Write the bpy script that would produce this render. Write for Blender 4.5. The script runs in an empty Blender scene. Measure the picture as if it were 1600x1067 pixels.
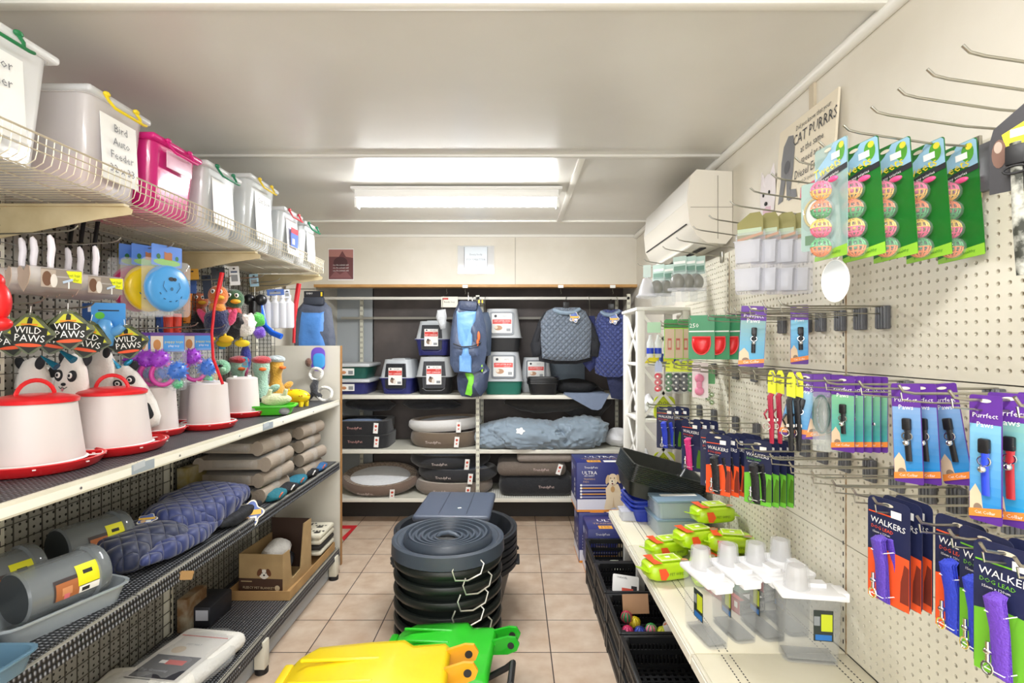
import bpy, bmesh, math, random
from math import sin, cos, pi, sqrt, radians as R
from mathutils import Vector, Matrix, noise
random.seed(7)
SC = bpy.context.scene
COL = SC.collection
# ---------------------------------------------------------------- camera
F, CX, CY, HC = 810.0, 804.0, 540.0, 1.55
cd = bpy.data.cameras.new('camera'); cam = bpy.data.objects.new('camera', cd); COL.objects.link(cam)
cam.location = (0, 0, HC); cam.rotation_euler = (pi/2, 0, 0)
cd.sensor_width = 36; cd.lens = 36*F/1600
cd.shift_x = -(CX-800)/1600; cd.shift_y = (CY-533.5)/1600
cd.clip_start = .05
SC.camera = cam
# ---------------------------------------------------------------- light
w = bpy.data.worlds.new('world'); SC.world = w; w.use_nodes = True
w.node_tree.nodes['Background'].inputs[0].default_value = (.93, .96, 1, 1)
w.node_tree.nodes['Background'].inputs[1].default_value = 1.0
def area(name, loc, sx, sy, power, rot=(0, 0, 0), col=(1, 1, 1)):
    l = bpy.data.lights.new(name, 'AREA'); l.shape = 'RECTANGLE'; l.size = sx; l.size_y = sy; l.energy = power; l.color = col
    o = bpy.data.objects.new(name, l); COL.objects.link(o); o.location = loc; o.rotation_euler = rot
    return o
TUBE_Y, TUBE_X, TUBE_Z = 3.08, -.34, 2.395
area('tube_glow', (TUBE_X, TUBE_Y, TUBE_Z-.03), 1.15, .04, 32, col=(.97, .98, 1))
area('near_fill', (-.1, .35, 2.35), 1.15, .12, 12, col=(1, .99, .97))  # added fill lamp, out of view over the front of the aisle
area('rear_fill', (-.3, -1.0, 1.3), 2.3, 2.3, 42, rot=(R(90), 0, 0), col=(1, .98, .95))  # added fill panel behind the camera; no doorway stands there
vs = SC.view_settings
vs.view_transform = 'Standard'; vs.look = 'None'; vs.gamma = 1; vs.use_curve_mapping = False; vs.exposure = 0.17

# ---------------------------------------------------------------- helpers
def P(px, py, Y):
    return Vector(((px-CX)/F*Y, Y, HC-(py-CY)/F*Y))
def lin(h):
    h = h.lstrip('#'); c = [int(h[i:i+2], 16)/255 for i in (0, 2, 4)]
    return tuple((x/12.92 if x <= .04045 else ((x+.055)/1.055)**2.4) for x in c)+(1,)
MATS = {}
def mat(hx, rough=.5, metal=0., alpha=1., bump=None, emit=0., sheen=0., coat=0.):
    key = (hx, rough, metal, alpha, bump, emit, sheen, coat)
    if key in MATS: return MATS[key]
    m = bpy.data.materials.new('m_'+hx.strip('#')); m.use_nodes = True
    nt = m.node_tree; b = nt.nodes['Principled BSDF']
    b.inputs['Base Color'].default_value = lin(hx); b.inputs['Roughness'].default_value = rough
    b.inputs['Metallic'].default_value = metal; b.inputs['Alpha'].default_value = alpha
    if sheen: b.inputs['Sheen Weight'].default_value = sheen
    if coat: b.inputs['Coat Weight'].default_value = coat
    if emit:
        b.inputs['Emission Color'].default_value = lin(hx); b.inputs['Emission Strength'].default_value = emit
    if bump:
        tc = nt.nodes.new('ShaderNodeTexCoord'); n = nt.nodes.new('ShaderNodeTexNoise'); n.inputs['Scale'].default_value = bump[0]
        n.inputs['Detail'].default_value = 3
        bp = nt.nodes.new('ShaderNodeBump'); bp.inputs['Strength'].default_value = bump[1]; bp.inputs['Distance'].default_value = .01
        nt.links.new(tc.outputs['Object'], n.inputs['Vector']); nt.links.new(n.outputs['Fac'], bp.inputs['Height']); nt.links.new(bp.outputs['Normal'], b.inputs['Normal'])
    MATS[key] = m; return m
def mottled(hx, hx2, scale, rough=.6, bump=.1, lo=.4, hi=.65):
    key = ('mot', hx, hx2, scale, rough, bump)
    if key in MATS: return MATS[key]
    m = mat(hx, rough).copy(); nt = m.node_tree; b = nt.nodes['Principled BSDF']
    tc = nt.nodes.new('ShaderNodeTexCoord'); n = nt.nodes.new('ShaderNodeTexNoise'); n.inputs['Scale'].default_value = scale; n.inputs['Detail'].default_value = 6
    cr = nt.nodes.new('ShaderNodeValToRGB'); cr.color_ramp.elements[0].color = lin(hx); cr.color_ramp.elements[1].color = lin(hx2)
    cr.color_ramp.elements[0].position = lo; cr.color_ramp.elements[1].position = hi
    nt.links.new(tc.outputs['Object'], n.inputs['Vector']); nt.links.new(n.outputs['Fac'], cr.inputs[0]); nt.links.new(cr.outputs[0], b.inputs['Base Color'])
    if bump:
        n2 = nt.nodes.new('ShaderNodeTexNoise'); n2.inputs['Scale'].default_value = scale*14
        bp = nt.nodes.new('ShaderNodeBump'); bp.inputs['Strength'].default_value = bump; bp.inputs['Distance'].default_value = .004
        nt.links.new(tc.outputs['Object'], n2.inputs['Vector']); nt.links.new(n2.outputs['Fac'], bp.inputs['Height']); nt.links.new(bp.outputs['Normal'], b.inputs['Normal'])
    MATS[key] = m; return m
def M_(nt, op, a, b=None):
    n = nt.nodes.new('ShaderNodeMath'); n.operation = op
    for i, v in enumerate((a, b)):
        if v is None: continue
        if isinstance(v, (int, float)): n.inputs[i].default_value = v
        else: nt.links.new(v, n.inputs[i])
    return n.outputs[0]
def quilt(hx, pitch=.035, ax=('X', 'Z'), rough=.55):
    key = ('q', hx, pitch, ax)
    if key in MATS: return MATS[key]
    m = mat(hx, rough, sheen=.3).copy(); nt = m.node_tree; b = nt.nodes['Principled BSDF']
    tc = nt.nodes.new('ShaderNodeTexCoord'); sp = nt.nodes.new('ShaderNodeSeparateXYZ'); nt.links.new(tc.outputs['Object'], sp.inputs[0])
    u, v = sp.outputs[ax[0]], sp.outputs[ax[1]]
    a = M_(nt, 'ABSOLUTE', M_(nt, 'SINE', M_(nt, 'MULTIPLY', M_(nt, 'ADD', u, v), pi/pitch/1.4)))
    c = M_(nt, 'ABSOLUTE', M_(nt, 'SINE', M_(nt, 'MULTIPLY', M_(nt, 'SUBTRACT', u, v), pi/pitch/1.4)))
    h = M_(nt, 'POWER', M_(nt, 'MULTIPLY', a, c), .4)
    bp = nt.nodes.new('ShaderNodeBump'); bp.inputs['Strength'].default_value = .9; bp.inputs['Distance'].default_value = .012
    nt.links.new(h, bp.inputs['Height']); nt.links.new(bp.outputs['Normal'], b.inputs['Normal'])
    MATS[key] = m; return m
def stripes_mat():
    if 'rubber' in MATS: return MATS['rubber']
    m = mat('#26272b', .45).copy(); nt = m.node_tree; b = nt.nodes['Principled BSDF']
    tc = nt.nodes.new('ShaderNodeTexCoord'); sp = nt.nodes.new('ShaderNodeSeparateXYZ'); nt.links.new(tc.outputs['Object'], sp.inputs[0])
    a = M_(nt, 'SINE', M_(nt, 'MULTIPLY', sp.outputs['Y'], 2*pi/.013))
    c = M_(nt, 'SINE', M_(nt, 'MULTIPLY', M_(nt, 'ADD', sp.outputs['X'], sp.outputs['Z']), 2*pi/.016))
    h = M_(nt, 'MULTIPLY', M_(nt, 'ADD', a, 1.0), M_(nt, 'ADD', M_(nt, 'MULTIPLY', c, .5), .8))
    cr = nt.nodes.new('ShaderNodeValToRGB'); cr.color_ramp.elements[0].color = lin('#17181b'); cr.color_ramp.elements[1].color = lin('#9a9da3')
    cr.color_ramp.elements[0].position = .25; cr.color_ramp.elements[1].position = 1.0
    nt.links.new(M_(nt, 'MULTIPLY', h, .38), cr.inputs[0]); nt.links.new(cr.outputs[0], b.inputs['Base Color'])
    bp = nt.nodes.new('ShaderNodeBump'); bp.inputs['Strength'].default_value = .6; bp.inputs['Distance'].default_value = .004
    nt.links.new(h, bp.inputs['Height']); nt.links.new(bp.outputs['Normal'], b.inputs['Normal'])
    MATS['rubber'] = m; return m
def peg_mat():      # small drilled holes, pitch 25 mm
    m = mat('#8f8e84', .55).copy(); nt = m.node_tree; b = nt.nodes['Principled BSDF']
    tc = nt.nodes.new('ShaderNodeTexCoord'); sp = nt.nodes.new('ShaderNodeSeparateXYZ'); nt.links.new(tc.outputs['Object'], sp.inputs[0])
    def cell(o):
        return M_(nt, 'POWER', M_(nt, 'SUBTRACT', M_(nt, 'FRACT', M_(nt, 'MULTIPLY', o, 1/.0254)), .5), 2)
    d = M_(nt, 'ADD', cell(sp.outputs['Y']), cell(sp.outputs['Z']))
    k = M_(nt, 'LESS_THAN', d, .035)
    mx = nt.nodes.new('ShaderNodeMix'); mx.data_type = 'RGBA'; mx.inputs[6].default_value = lin('#a5a298'); mx.inputs[7].default_value = lin('#17160f')
    nt.links.new(k, mx.inputs[0]); nt.links.new(mx.outputs[2], b.inputs['Base Color'])
    return m

TXT = {}
def text_geo(s, size):
    k = (s, size)
    if k in TXT: return TXT[k]
    cu = bpy.data.curves.new('t', 'FONT'); cu.body = s; cu.size = size; cu.align_x = 'CENTER'; cu.align_y = 'CENTER'; cu.resolution_u = 1
    ob = bpy.data.objects.new('t', cu); COL.objects.link(ob)
    bpy.context.view_layer.update()
    me = ob.to_mesh()
    vv = [(v.co.x, v.co.y) for v in me.vertices]; ff = [tuple(p.vertices) for p in me.polygons]
    ob.to_mesh_clear(); bpy.data.objects.remove(ob); bpy.data.curves.remove(cu)
    TXT[k] = (vv, ff); return TXT[k]

class MB:
    def __init__(s): s.v = []; s.f = []; s.m = []; s.mats = []; s.T = Matrix.Identity(4)
    def mi(s, m):
        if m not in s.mats: s.mats.append(m)
        return s.mats.index(m)
    def add(s, vs, fs, m, T=None):
        n = len(s.v); TT = s.T @ T if T is not None else s.T
        s.v += [tuple(TT @ Vector(v)) for v in vs]
        s.f += [tuple(i+n for i in f) for f in fs]; s.m += [s.mi(m)]*len(fs); return s
    def box(s, c, d, m, rot=None, bev=0, seg=2, taper=None):
        x, y, z = d[0]/2, d[1]/2, d[2]/2
        T = Matrix.Translation(c)
        if rot: T = T @ Matrix.Rotation(rot[2], 4, 'Z') @ Matrix.Rotation(rot[1], 4, 'Y') @ Matrix.Rotation(rot[0], 4, 'X')
        t = taper or 1
        vs = [(-x*t, -y*t, -z), (x*t, -y*t, -z), (x*t, y*t, -z), (-x*t, y*t, -z), (-x, -y, z), (x, -y, z), (x, y, z), (-x, y, z)]
        fs = [(0, 3, 2, 1), (4, 5, 6, 7), (0, 1, 5, 4), (1, 2, 6, 5), (2, 3, 7, 6), (3, 0, 4, 7)]
        if bev:
            bm = bmesh.new(); bv = [bm.verts.new(v) for v in vs]
            for f in fs: bm.faces.new([bv[i] for i in f])
            bmesh.ops.bevel(bm, geom=list(bm.edges), offset=min(bev, .49*min(d)), segments=seg, affect='EDGES', profile=.5)
            bm.verts.index_update(); vs = [tuple(v.co) for v in bm.verts]; fs = [tuple(v.index for v in f.verts) for f in bm.faces]; bm.free()
        return s.add(vs, fs, m, T)
    def tray(s, c, d, wall, m, taper=.9, rim=0, r=.0):      # open box: c = centre of base
        X, Y, Z = d[0]/2, d[1]/2, d[2]
        def ring(k, z, o):
            a, b = X*k+o, Y*k+o; q = min(r, a*.5, b*.5)
            if q <= 0: return [(-a, -b, z), (a, -b, z), (a, b, z), (-a, b, z)]
            pts = []
            for cx_, cy_, a0 in ((a-q, b-q, 0), (-a+q, b-q, 90), (-a+q, -b+q, 180), (a-q, -b+q, 270)):
                for j in range(4): an = R(a0+j*30); pts.append((cx_+q*cos(an), cy_+q*sin(an), z))
            return pts
        rs = [ring(taper, 0, 0), ring(1, Z, 0)]
        if rim: rs += [ring(1, Z, rim), ring(1, Z-rim*.8, rim), ring(1, Z-rim*.8, rim-.002), ring(1, Z+.001, rim*.5)]
        rs += [ring(1, Z, -wall), ring(taper, wall, -wall)]
        n = len(rs[0]); vs = [p for q in rs for p in q]; fs = []
        for k in range(len(rs)-1):
            for i in range(n): fs.append((k*n+i, k*n+(i+1) % n, (k+1)*n+(i+1) % n, (k+1)*n+i))
        fs.append(tuple(range(n))[::-1]); fs.append(tuple(range((len(rs)-1)*n, len(rs)*n)))
        return s.add(vs, fs, m, Matrix.Translation(c))
    def cyl(s, p0, p1, r, m, r1=None, n=12, caps=True):
        p0 = Vector(p0); p1 = Vector(p1); r1 = r if r1 is None else r1
        d = (p1-p0); q = d.to_track_quat('Z', 'Y').to_matrix()
        vs = []; 
        for p, rr in ((p0, r), (p1, r1)):
            for i in range(n): a = 2*pi*i/n; vs.append(tuple(p+q @ Vector((rr*cos(a), rr*sin(a), 0))))
        fs = [(i, (i+1) % n, n+(i+1) % n, n+i) for i in range(n)]
        if caps: fs += [tuple(range(n))[::-1], tuple(range(n, 2*n))]
        return s.add(vs, fs, m)
    def tube(s, pts, r, m, n=6, closed=False, flat=1.0):
        pts = [Vector(p) for p in pts]; N = len(pts); vs = []; fs = []
        up = None
        for i, p in enumerate(pts):
            a = pts[(i-1) % N] if (closed or i) else p; b = pts[(i+1) % N] if (closed or i < N-1) else p
            t = (b-a).normalized()
            if up is None: up = Vector((0, 0, 1)) if abs(t.z) < .9 else Vector((0, 1, 0))
            sd = t.cross(up).normalized(); up = sd.cross(t).normalized()
            rr = r[i] if isinstance(r, (list, tuple)) else r
            for k in range(n): an = 2*pi*k/n; vs.append(tuple(p+sd*rr*cos(an)+up*rr*flat*sin(an)))
        for i in range(N if closed else N-1):
            j = (i+1) % N
            for k in range(n): fs.append((i*n+k, i*n+(k+1) % n, j*n+(k+1) % n, j*n+k))
        if not closed: fs += [tuple(range(n))[::-1], tuple(range((N-1)*n, N*n))]
        return s.add(vs, fs, m)
    def lathe(s, prof, m, n=32, c=(0, 0, 0), sx=1, sy=1, rot=None):
        vs = []; fs = []; K = len(prof)
        for i in range(n):
            a = 2*pi*i/n
            for r_, z in prof: vs.append((r_*cos(a)*sx, r_*sin(a)*sy, z))
        for i in range(n):
            j = (i+1) % n
            for k in range(K-1): fs.append((i*K+k, j*K+k, j*K+k+1, i*K+k+1))
        T = Matrix.Translation(c)
        if rot: T = T @ Matrix.Rotation(rot[2], 4, 'Z') @ Matrix.Rotation(rot[1], 4, 'Y') @ Matrix.Rotation(rot[0], 4, 'X')
        return s.add(vs, fs, m, T)
    def ell(s, c, r, m, n=16, k=10, rot=None, amp=0, freq=8, seed=0, flat=None):
        vs = []; fs = []
        for j in range(k+1):
            ph = pi*j/k
            for i in range(n):
                a = 2*pi*i/n; v = Vector((sin(ph)*cos(a), sin(ph)*sin(a), cos(ph)))
                q = 1.0
                if amp: q = 1+amp*noise.noise(Vector((v.x*r[0], v.y*r[1], v.z*r[2]))*freq+Vector((seed*7.3, seed*3.1, 0)))
                z = v.z*r[2]*q
                if flat is not None: z = max(z, -flat*r[2])
                vs.append((v.x*r[0]*q, v.y*r[1]*q, z))
        for j in range(k):
            for i in range(n): fs.append((j*n+i, (j+1)*n+i, (j+1)*n+(i+1) % n, j*n+(i+1) % n))
        T = Matrix.Translation(c)
        if rot: T = T @ Matrix.Rotation(rot[2], 4, 'Z') @ Matrix.Rotation(rot[1], 4, 'Y') @ Matrix.Rotation(rot[0], 4, 'X')
        return s.add(vs, fs, m, T)
    def prism(s, out, y0, y1, m, T=None):          # outline in x,z extruded along y
        n = len(out); vs = [(x, y0, z) for x, z in out]+[(x, y1, z) for x, z in out]
        fs = [(i, (i+1) % n, n+(i+1) % n, n+i) for i in range(n)]+[tuple(range(n))[::-1], tuple(range(n, 2*n))]
        return s.add(vs, fs, m, T)
    def rect(s, x0, z0, x1, z1, y, m): return s.add([(x0, y, z0), (x1, y, z0), (x1, y, z1), (x0, y, z1)], [(0, 1, 2, 3)], m)
    def poly(s, pts, y, m): return s.add([(x, y, z) for x, z in pts], [tuple(range(len(pts)))], m)
    def oval(s, cx, cz, rx, rz, y, m, n=16, a0=0): return s.poly([(cx+rx*cos(2*pi*i/n)*cos(a0)-rz*sin(2*pi*i/n)*sin(a0), cz+rx*cos(2*pi*i/n)*sin(a0)+rz*sin(2*pi*i/n)*cos(a0)) for i in range(n)], y, m)
    def text(s, t, size, cx, cz, y, m, rot=0, sx=1):
        vv, ff = text_geo(t, size); c_, s_ = cos(rot), sin(rot)
        return s.add([(cx+(a*sx)*c_-b*s_, y, cz+(a*sx)*s_+b*c_) for a, b in vv], ff, m)
    def puff(s, out, d, m, rings=5, y=0, amp=0, seed=0, back=True):
        n = len(out); cx_ = sum(p[0] for p in out)/n; cz_ = sum(p[1] for p in out)/n
        for sg in ((-1, 1) if back else (-1,)):
            vs = []; fs = []
            for i in range(rings):
                t = 1-i/rings; h = d*sqrt(max(0, 1-t*t))
                for (x, z) in out:
                    X = cx_+(x-cx_)*t; Z = cz_+(z-cz_)*t
                    o = amp*noise.noise(Vector((X*9+seed, Z*9, seed*2.1))) if amp and i else 0
                    vs.append((X, y+sg*h+o, Z))
            vs.append((cx_, y+sg*d, cz_))
            for i in range(rings-1):
                for k in range(n): fs.append((i*n+k, i*n+(k+1) % n, (i+1)*n+(k+1) % n, (i+1)*n+k))
            for k in range(n): fs.append(((rings-1)*n+k, (rings-1)*n+(k+1) % n, n*rings))
            s.add(vs, fs, m)
        return s
    def build(s, name, parent=None, loc=None, rot=None, smooth=True, ang=40, solid=0):
        me = bpy.data.meshes.new(name); me.from_pydata(s.v, [], s.f)
        for m in s.mats: me.materials.append(m)
        me.polygons.foreach_set('material_index', s.m)
        me.update()
        if smooth:
            me.polygons.foreach_set('use_smooth', [True]*len(me.polygons)); me.set_sharp_from_angle(angle=R(ang))
        o = bpy.data.objects.new(name, me); COL.objects.link(o)
        if parent is not None: o.parent = parent
        if loc is not None: o.location = loc
        if rot is not None: o.rotation_euler = rot
        if solid:
            md = o.modifiers.new('thickness', 'SOLIDIFY'); md.thickness = solid; md.offset = 0
        return o
def rr(x0, z0, x1, z1, r, n=4):     # rounded rectangle outline
    pts = []
    for cx_, cz_, a0 in ((x1-r, z1-r, 0), (x0+r, z1-r, 90), (x0+r, z0+r, 180), (x1-r, z0+r, 270)):
        for j in range(n+1): a = R(a0+90*j/n); pts.append((cx_+r*cos(a), cz_+r*sin(a)))
    return pts
def tag(o, label, cat, group=None):
    o['label'] = label; o['category'] = cat
    if group: o['group'] = group
    return o
def struct(o): o['kind'] = 'structure'; return o
def thing(name, loc=(0, 0, 0), rz=0):
    o = bpy.data.objects.new(name, None); COL.objects.link(o); o.location = loc; o.rotation_euler = (0, 0, rz); o.empty_display_size = .05
    return o
PROTO = {}; KIDS = {}
def inst(key, fn, loc, rz=0., label='', cat='', group=None, tilt=(0, 0), sc=1.0):
    if key not in PROTO:
        o = fn(); PROTO[key] = o
        KIDS[key] = [(c, [g for g in bpy.data.objects if g.parent == c]) for c in bpy.data.objects if c.parent == o]
    else:
        src = PROTO[key]; o = src.copy(); COL.objects.link(o)
        for k in list(o.keys()): del o[k]
        for c, gs in KIDS[key]:
            cc = c.copy(); COL.objects.link(cc); cc.parent = o
            for g in gs:
                gg = g.copy(); COL.objects.link(gg); gg.parent = cc
    o.location = loc; o.rotation_euler = (tilt[0], tilt[1], rz)
    o.scale = (sc, sc, sc) if isinstance(sc, (int, float)) else sc
    return tag(o, label, cat, group)
ORD = ['first', 'second', 'third', 'fourth', 'fifth', 'sixth', 'seventh', 'eighth', 'ninth', 'tenth', 'eleventh', 'twelfth', 'thirteenth', 'fourteenth', 'fifteenth', 'sixteenth', 'seventeenth', 'eighteenth']
# common materials
WHITE = mat('#f2f2ef', .45); CREAM = mat('#d8d3c0', .45); BLACK = mat('#141417', .5); STEEL = mat('#a8a69c', .28, 1.); CHROME = mat('#d8d8d8', .15, 1.)
CLEAR = mat('#e8eef2', .08, 0, .16, coat=.3); CLEAR2 = mat('#e4e6ee', .15, 0, .38); FROST = mat('#e4dbd8', .4, 0, .9)
PAPER = mat('#f3f2ee', .6); KRAFT = mottled('#a98455', '#b8935f', 6, .75, .05); RED = mat('#d81e22', .32); TAGR = mat('#c8452f', .6)
INK = mat('#222228', .6)
# ================================================================= SETTING
XL, XR, YB, ZC = -1.70, 1.04, 4.97, 2.49
def floor_mat():
    m = mat('#c9ab92', .38).copy(); nt = m.node_tree; b = nt.nodes['Principled BSDF']
    tc = nt.nodes.new('ShaderNodeTexCoord'); mp = nt.nodes.new('ShaderNodeMapping'); mp.inputs['Location'].default_value = (-.183, -2.62, 0)
    nt.links.new(tc.outputs['Object'], mp.inputs[0])
    br = nt.nodes.new('ShaderNodeTexBrick'); br.offset = 0; br.squash = 1
    br.inputs['Scale'].default_value = 1; br.inputs['Brick Width'].default_value = .3075; br.inputs['Row Height'].default_value = .3075
    br.inputs['Mortar Size'].default_value = .0028; br.inputs['Mortar Smooth'].default_value = .1; br.inputs['Bias'].default_value = 0
    br.inputs['Color1'].default_value = lin('#dac9b5'); br.inputs['Color2'].default_value = lin('#d1bfab'); br.inputs['Mortar'].default_value = lin('#40383a')
    nt.links.new(mp.outputs[0], br.inputs[0])
    n = nt.nodes.new('ShaderNodeTexNoise'); n.inputs['Scale'].default_value = 9; n.inputs['Detail'].default_value = 8
    cr = nt.nodes.new('ShaderNodeValToRGB'); cr.color_ramp.elements[0].color = lin('#dccbbd'); cr.color_ramp.elements[1].color = (1, 1, 1, 1)
    cr.color_ramp.elements[0].position = .3; cr.color_ramp.elements[1].position = .75
    nt.links.new(tc.outputs['Object'], n.inputs['Vector']); nt.links.new(n.outputs['Fac'], cr.inputs[0])
    mx = nt.nodes.new('ShaderNodeMix'); mx.data_type = 'RGBA'; mx.blend_type = 'MULTIPLY'; mx.inputs[0].default_value = .8
    nt.links.new(br.outputs[0], mx.inputs[6]); nt.links.new(cr.outputs[0], mx.inputs[7]); nt.links.new(mx.outputs[2], b.inputs['Base Color'])
    bp = nt.nodes.new('ShaderNodeBump'); bp.invert = True; bp.inputs['Strength'].default_value = .5; bp.inputs['Distance'].default_value = .003
    nt.links.new(br.outputs['Fac'], bp.inputs['Height']); nt.links.new(bp.outputs['Normal'], b.inputs['Normal'])
    return m
WALLP = mottled('#dbd5c6', '#e5e0d4', 2.2, .5, .12); CEIL = mottled('#d9d7d0', '#e2e0da', 1.3, .28, .05)
BACKD = mottled('#4c4543', '#625955', 3, .6, .05); TRIMW = mat('#eceae2', .35)
struct(MB().box(((XL+XR)/2, 1.8, -.03), (XR-XL+.2, 6.6, .06), floor_mat()).build('floor'))
struct(MB().box(((XL+XR)/2, 1.8, ZC+.03), (XR-XL+.2, 6.6, .06), CEIL).build('ceiling'))
struct(MB().box((XL-.03, 1.8, ZC/2), (.06, 6.5, ZC), WALLP).build('wall_left'))
struct(MB().box((XR+.03, 1.8, ZC/2), (.06, 6.5, ZC), WALLP).build('wall_right'))
b = MB(); b.box(((XL+XR)/2+.17, YB+.03, ZC/2), (XR-XL-.34, .06, ZC), BACKD); b.box((XL+.175, YB+.03, ZC/2), (.35, .06, ZC), mat('#aab0b4', .5)); struct(b.build('wall_back'))
# bulkhead above the back shelving, with its timber edge
b = MB(); b.box(((XL+XR)/2, 4.45, 2.28), (XR-XL, .08, .42), WALLP); b.box((.006, 4.408, 2.28), (.006, .004, .42), mat('#b7b1a2', .6)); struct(b.build('wall_bulkhead'))
struct(MB().box(((XL+XR)/2, 4.44, 2.058), (XR-XL, .1, .022), mottled('#b98a4e', '#c99c61', 9, .5)).build('trim_1'))
# ceiling battens and the quarter-round along the right wall
for i, y in enumerate((1.42, 2.56, 3.9)):
    struct(MB().box(((XL+XR)/2, y, ZC-.006), (XR-XL, .035, .014), TRIMW if i != 1 else CEIL, bev=.004).build('trim_%d' % (i+2)))
struct(MB().box((.335, 3.23, ZC-.007), (.035, 1.32, .014), TRIMW, bev=.004).build('trim_5'))
struct(MB().cyl((XR-.012, -1, ZC-.014), (XR-.012, 4.4, ZC-.014), .02, TRIMW, n=12).build('trim_6'))
struct(MB().box((XR-.005, 1.8, 2.23), (.01, .028, .5), mat('#c9bda6', .5)).build('trim_7'))
struct(MB().box(((XL+XR)/2, 4.4, ZC-.01), (XR-XL, .02, .02), TRIMW).build('trim_8'))
# scuff and damp marks on the right wall
b = MB(); b.T = Matrix.Translation((XR-.0008, 0, 0)) @ Matrix.Rotation(-pi/2, 4, 'Z')
b.poly([(-.97, 2.10), (-.92, 2.15), (-.885, 2.165), (-.88, 2.17), (-.93, 2.157), (-.975, 2.105)], 0, mat('#f7f4ec', .4)); struct(b.build('wall_scuff'))
# ---------------------------------------------------------------- fluorescent lights
def light_fitting():
    t = thing('fluorescent_light')
    MB().box((0, 0, .05), (1.2, .085, .05), WHITE, bev=.006).box((0, 0, .08), (1.24, .11, .018), WHITE, bev=.004).build('fitting_body', t)
    MB().cyl((-.585, 0, -.005), (.585, 0, -.005), .016, mat('#ffffff', .3, emit=60.), n=16).build('tube', t)
    for x in (-.595, .595):
        MB().box((x, 0, .005), (.018, .06, .07), WHITE, bev=.004).build('end_holder', t)
    return t
inst('fl', light_fitting, (TUBE_X, TUBE_Y, TUBE_Z), 0, 'lit white fluorescent batten light on the ceiling near the back of the shop', 'ceiling light')
inst('fl', light_fitting, (-.1, .35, TUBE_Z), 0, 'added fluorescent fill light, out of view above the front of the aisle', 'ceiling light')  # unseen fitting added for fill, goes with the near area lamp
# ---------------------------------------------------------------- air conditioner
t = thing('air_conditioner', (XR-.002, 2.9, 2.07)); tag(t, 'white split air conditioner mounted high on the right wall', 'air conditioner')
ACM = mat('#e9e4d8', .35); prof = [(0, 0), (0, .31), (-.17, .32), (-.2, .29), (-.215, .17), (-.205, .07), (-.17, .005), (-.12, -.03), (-.03, -.035)]
b = MB(); b.prism(prof, -.43, .40, ACM); b.build('body', t)
b = MB(); b.prism([(-.216, .17), (-.2015, .285), (-.17, .315), (-.168, .309), (-.196, .28), (-.209, .17)], -.415, .385, mat('#f4f2ec', .3)); b.build('front_panel', t)
b = MB(); b.box((-.204, -.01, .068), (.012, .76, .004), INK, rot=(0, -.2, 0)); b.box((-.15, -.01, -.012), (.07, .62, .006), mat('#f1efe8', .35), rot=(0, -.66, 0)); b.box((-.098, -.01, -.036), (.028, .62, .006), INK, rot=(0, -.2, 0)); b.build('air_louvre', t)
b = MB(); b.box((-.1, -.431, .14), (.2, .003, .002), mat('#a59f92', .5)); b.box((-.07, -.432, .14), (.002, .004, .3), mat('#a59f92', .5)); b.build('end_seam', t)
# ---------------------------------------------------------------- pictures and signs
GB = mat('#8b5a5c', .6); GB2 = mat('#6f4244', .6); GB3 = mat('#b07a74', .6)
o = P(513, 438, 4.405); t = thing('poster', (o.x, 4.405, o.z)); tag(t, 'dark red-brown photo poster with white script on the left of the bulkhead', 'poster')
b = MB(); b.box((.108, 0, .135), (.218, .003, .27), PAPER); b.rect(.004, .01, .212, .262, -.002, GB2); b.poly([(.004, .262), (.212, .262), (.212, .19), (.15, .2), (.12, .25), (.09, .2), (.004, .2)], -.0025, GB3)
b.poly([(.01, .02), (.06, .08), (.1, .05), (.15, .08), (.2, .02)], -.0025, GB); b.oval(.105, .15, .06, .05, -.003, mat('#4d2c30', .6)); b.build('print', t)
b = MB()
for i, (a, c) in enumerate(((.03, .18), (.02, .19), (.03, .185))):
    b.text('see the animals will', .017, .107, .13-i*.024, -.0035, PAPER)
b.build('lettering', t)
o = P(716, 428, 4.405); t = thing('notice', (o.x, 4.405, o.z)); tag(t, 'pale blue notice in a clear sleeve taped at the middle of the bulkhead', 'notice')
MB().box((.15, .001, .12), (.31, .002, .24), mat('#f4f6f8', .12, 0, .5, coat=.5)).build('plastic_sleeve', t)
b = MB(); b.rect(.05, .01, .25, .23, -.001, mat('#dfe8f0', .25)); b.rect(.05, .01, .053, .23, -.002, INK); b.rect(.247, .01, .25, .23, -.002, INK); b.build('print', t)
MB().text('YOU MATTER', .027, .15, .12, -.003, mat('#8f98a2', .5)).text('Every body', .024, .15, .165, -.003, mat('#8f98a2', .5)).text('like Bob', .016, .15, .07, -.003, mat('#8f98a2', .5)).build('lettering', t)
# cat poster leaning on the wall, facing the aisle
t = thing('cat_poster', (XR-.042, 1.82, 1.99), -pi/2); t.rotation_euler = (R(-4), 0, -pi/2); tag(t, 'cream cat purrs poster board with a dark animal leaning on the right wall', 'poster')
PB = mat('#e9dfc9', .6); INK2 = mat('#454548', .7)
MB().box((0, .004, .19), (.36, .008, .38), PB).build('board', t)
G1 = mat('#7c7d80', .7)
b = MB(); b.puff([(-.15, .25), (-.14, .31), (-.11, .34), (-.075, .33), (-.06, .28), (-.06, .2), (-.07, .12), (-.055, .1), (-.09, .095), (-.1, .17), (-.115, .18), (-.12, .1), (-.155, .095), (-.145, .18)], .002, G1, y=-.0015, back=False); b.oval(-.1, .22, .02, .025, -.0045, mat('#5d5e62', .7)); b.poly([(-.08, .09), (-.02, .09), (-.03, .12), (-.07, .13)], -.002, G1); b.build('animal_picture', t)
b = MB()
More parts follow.
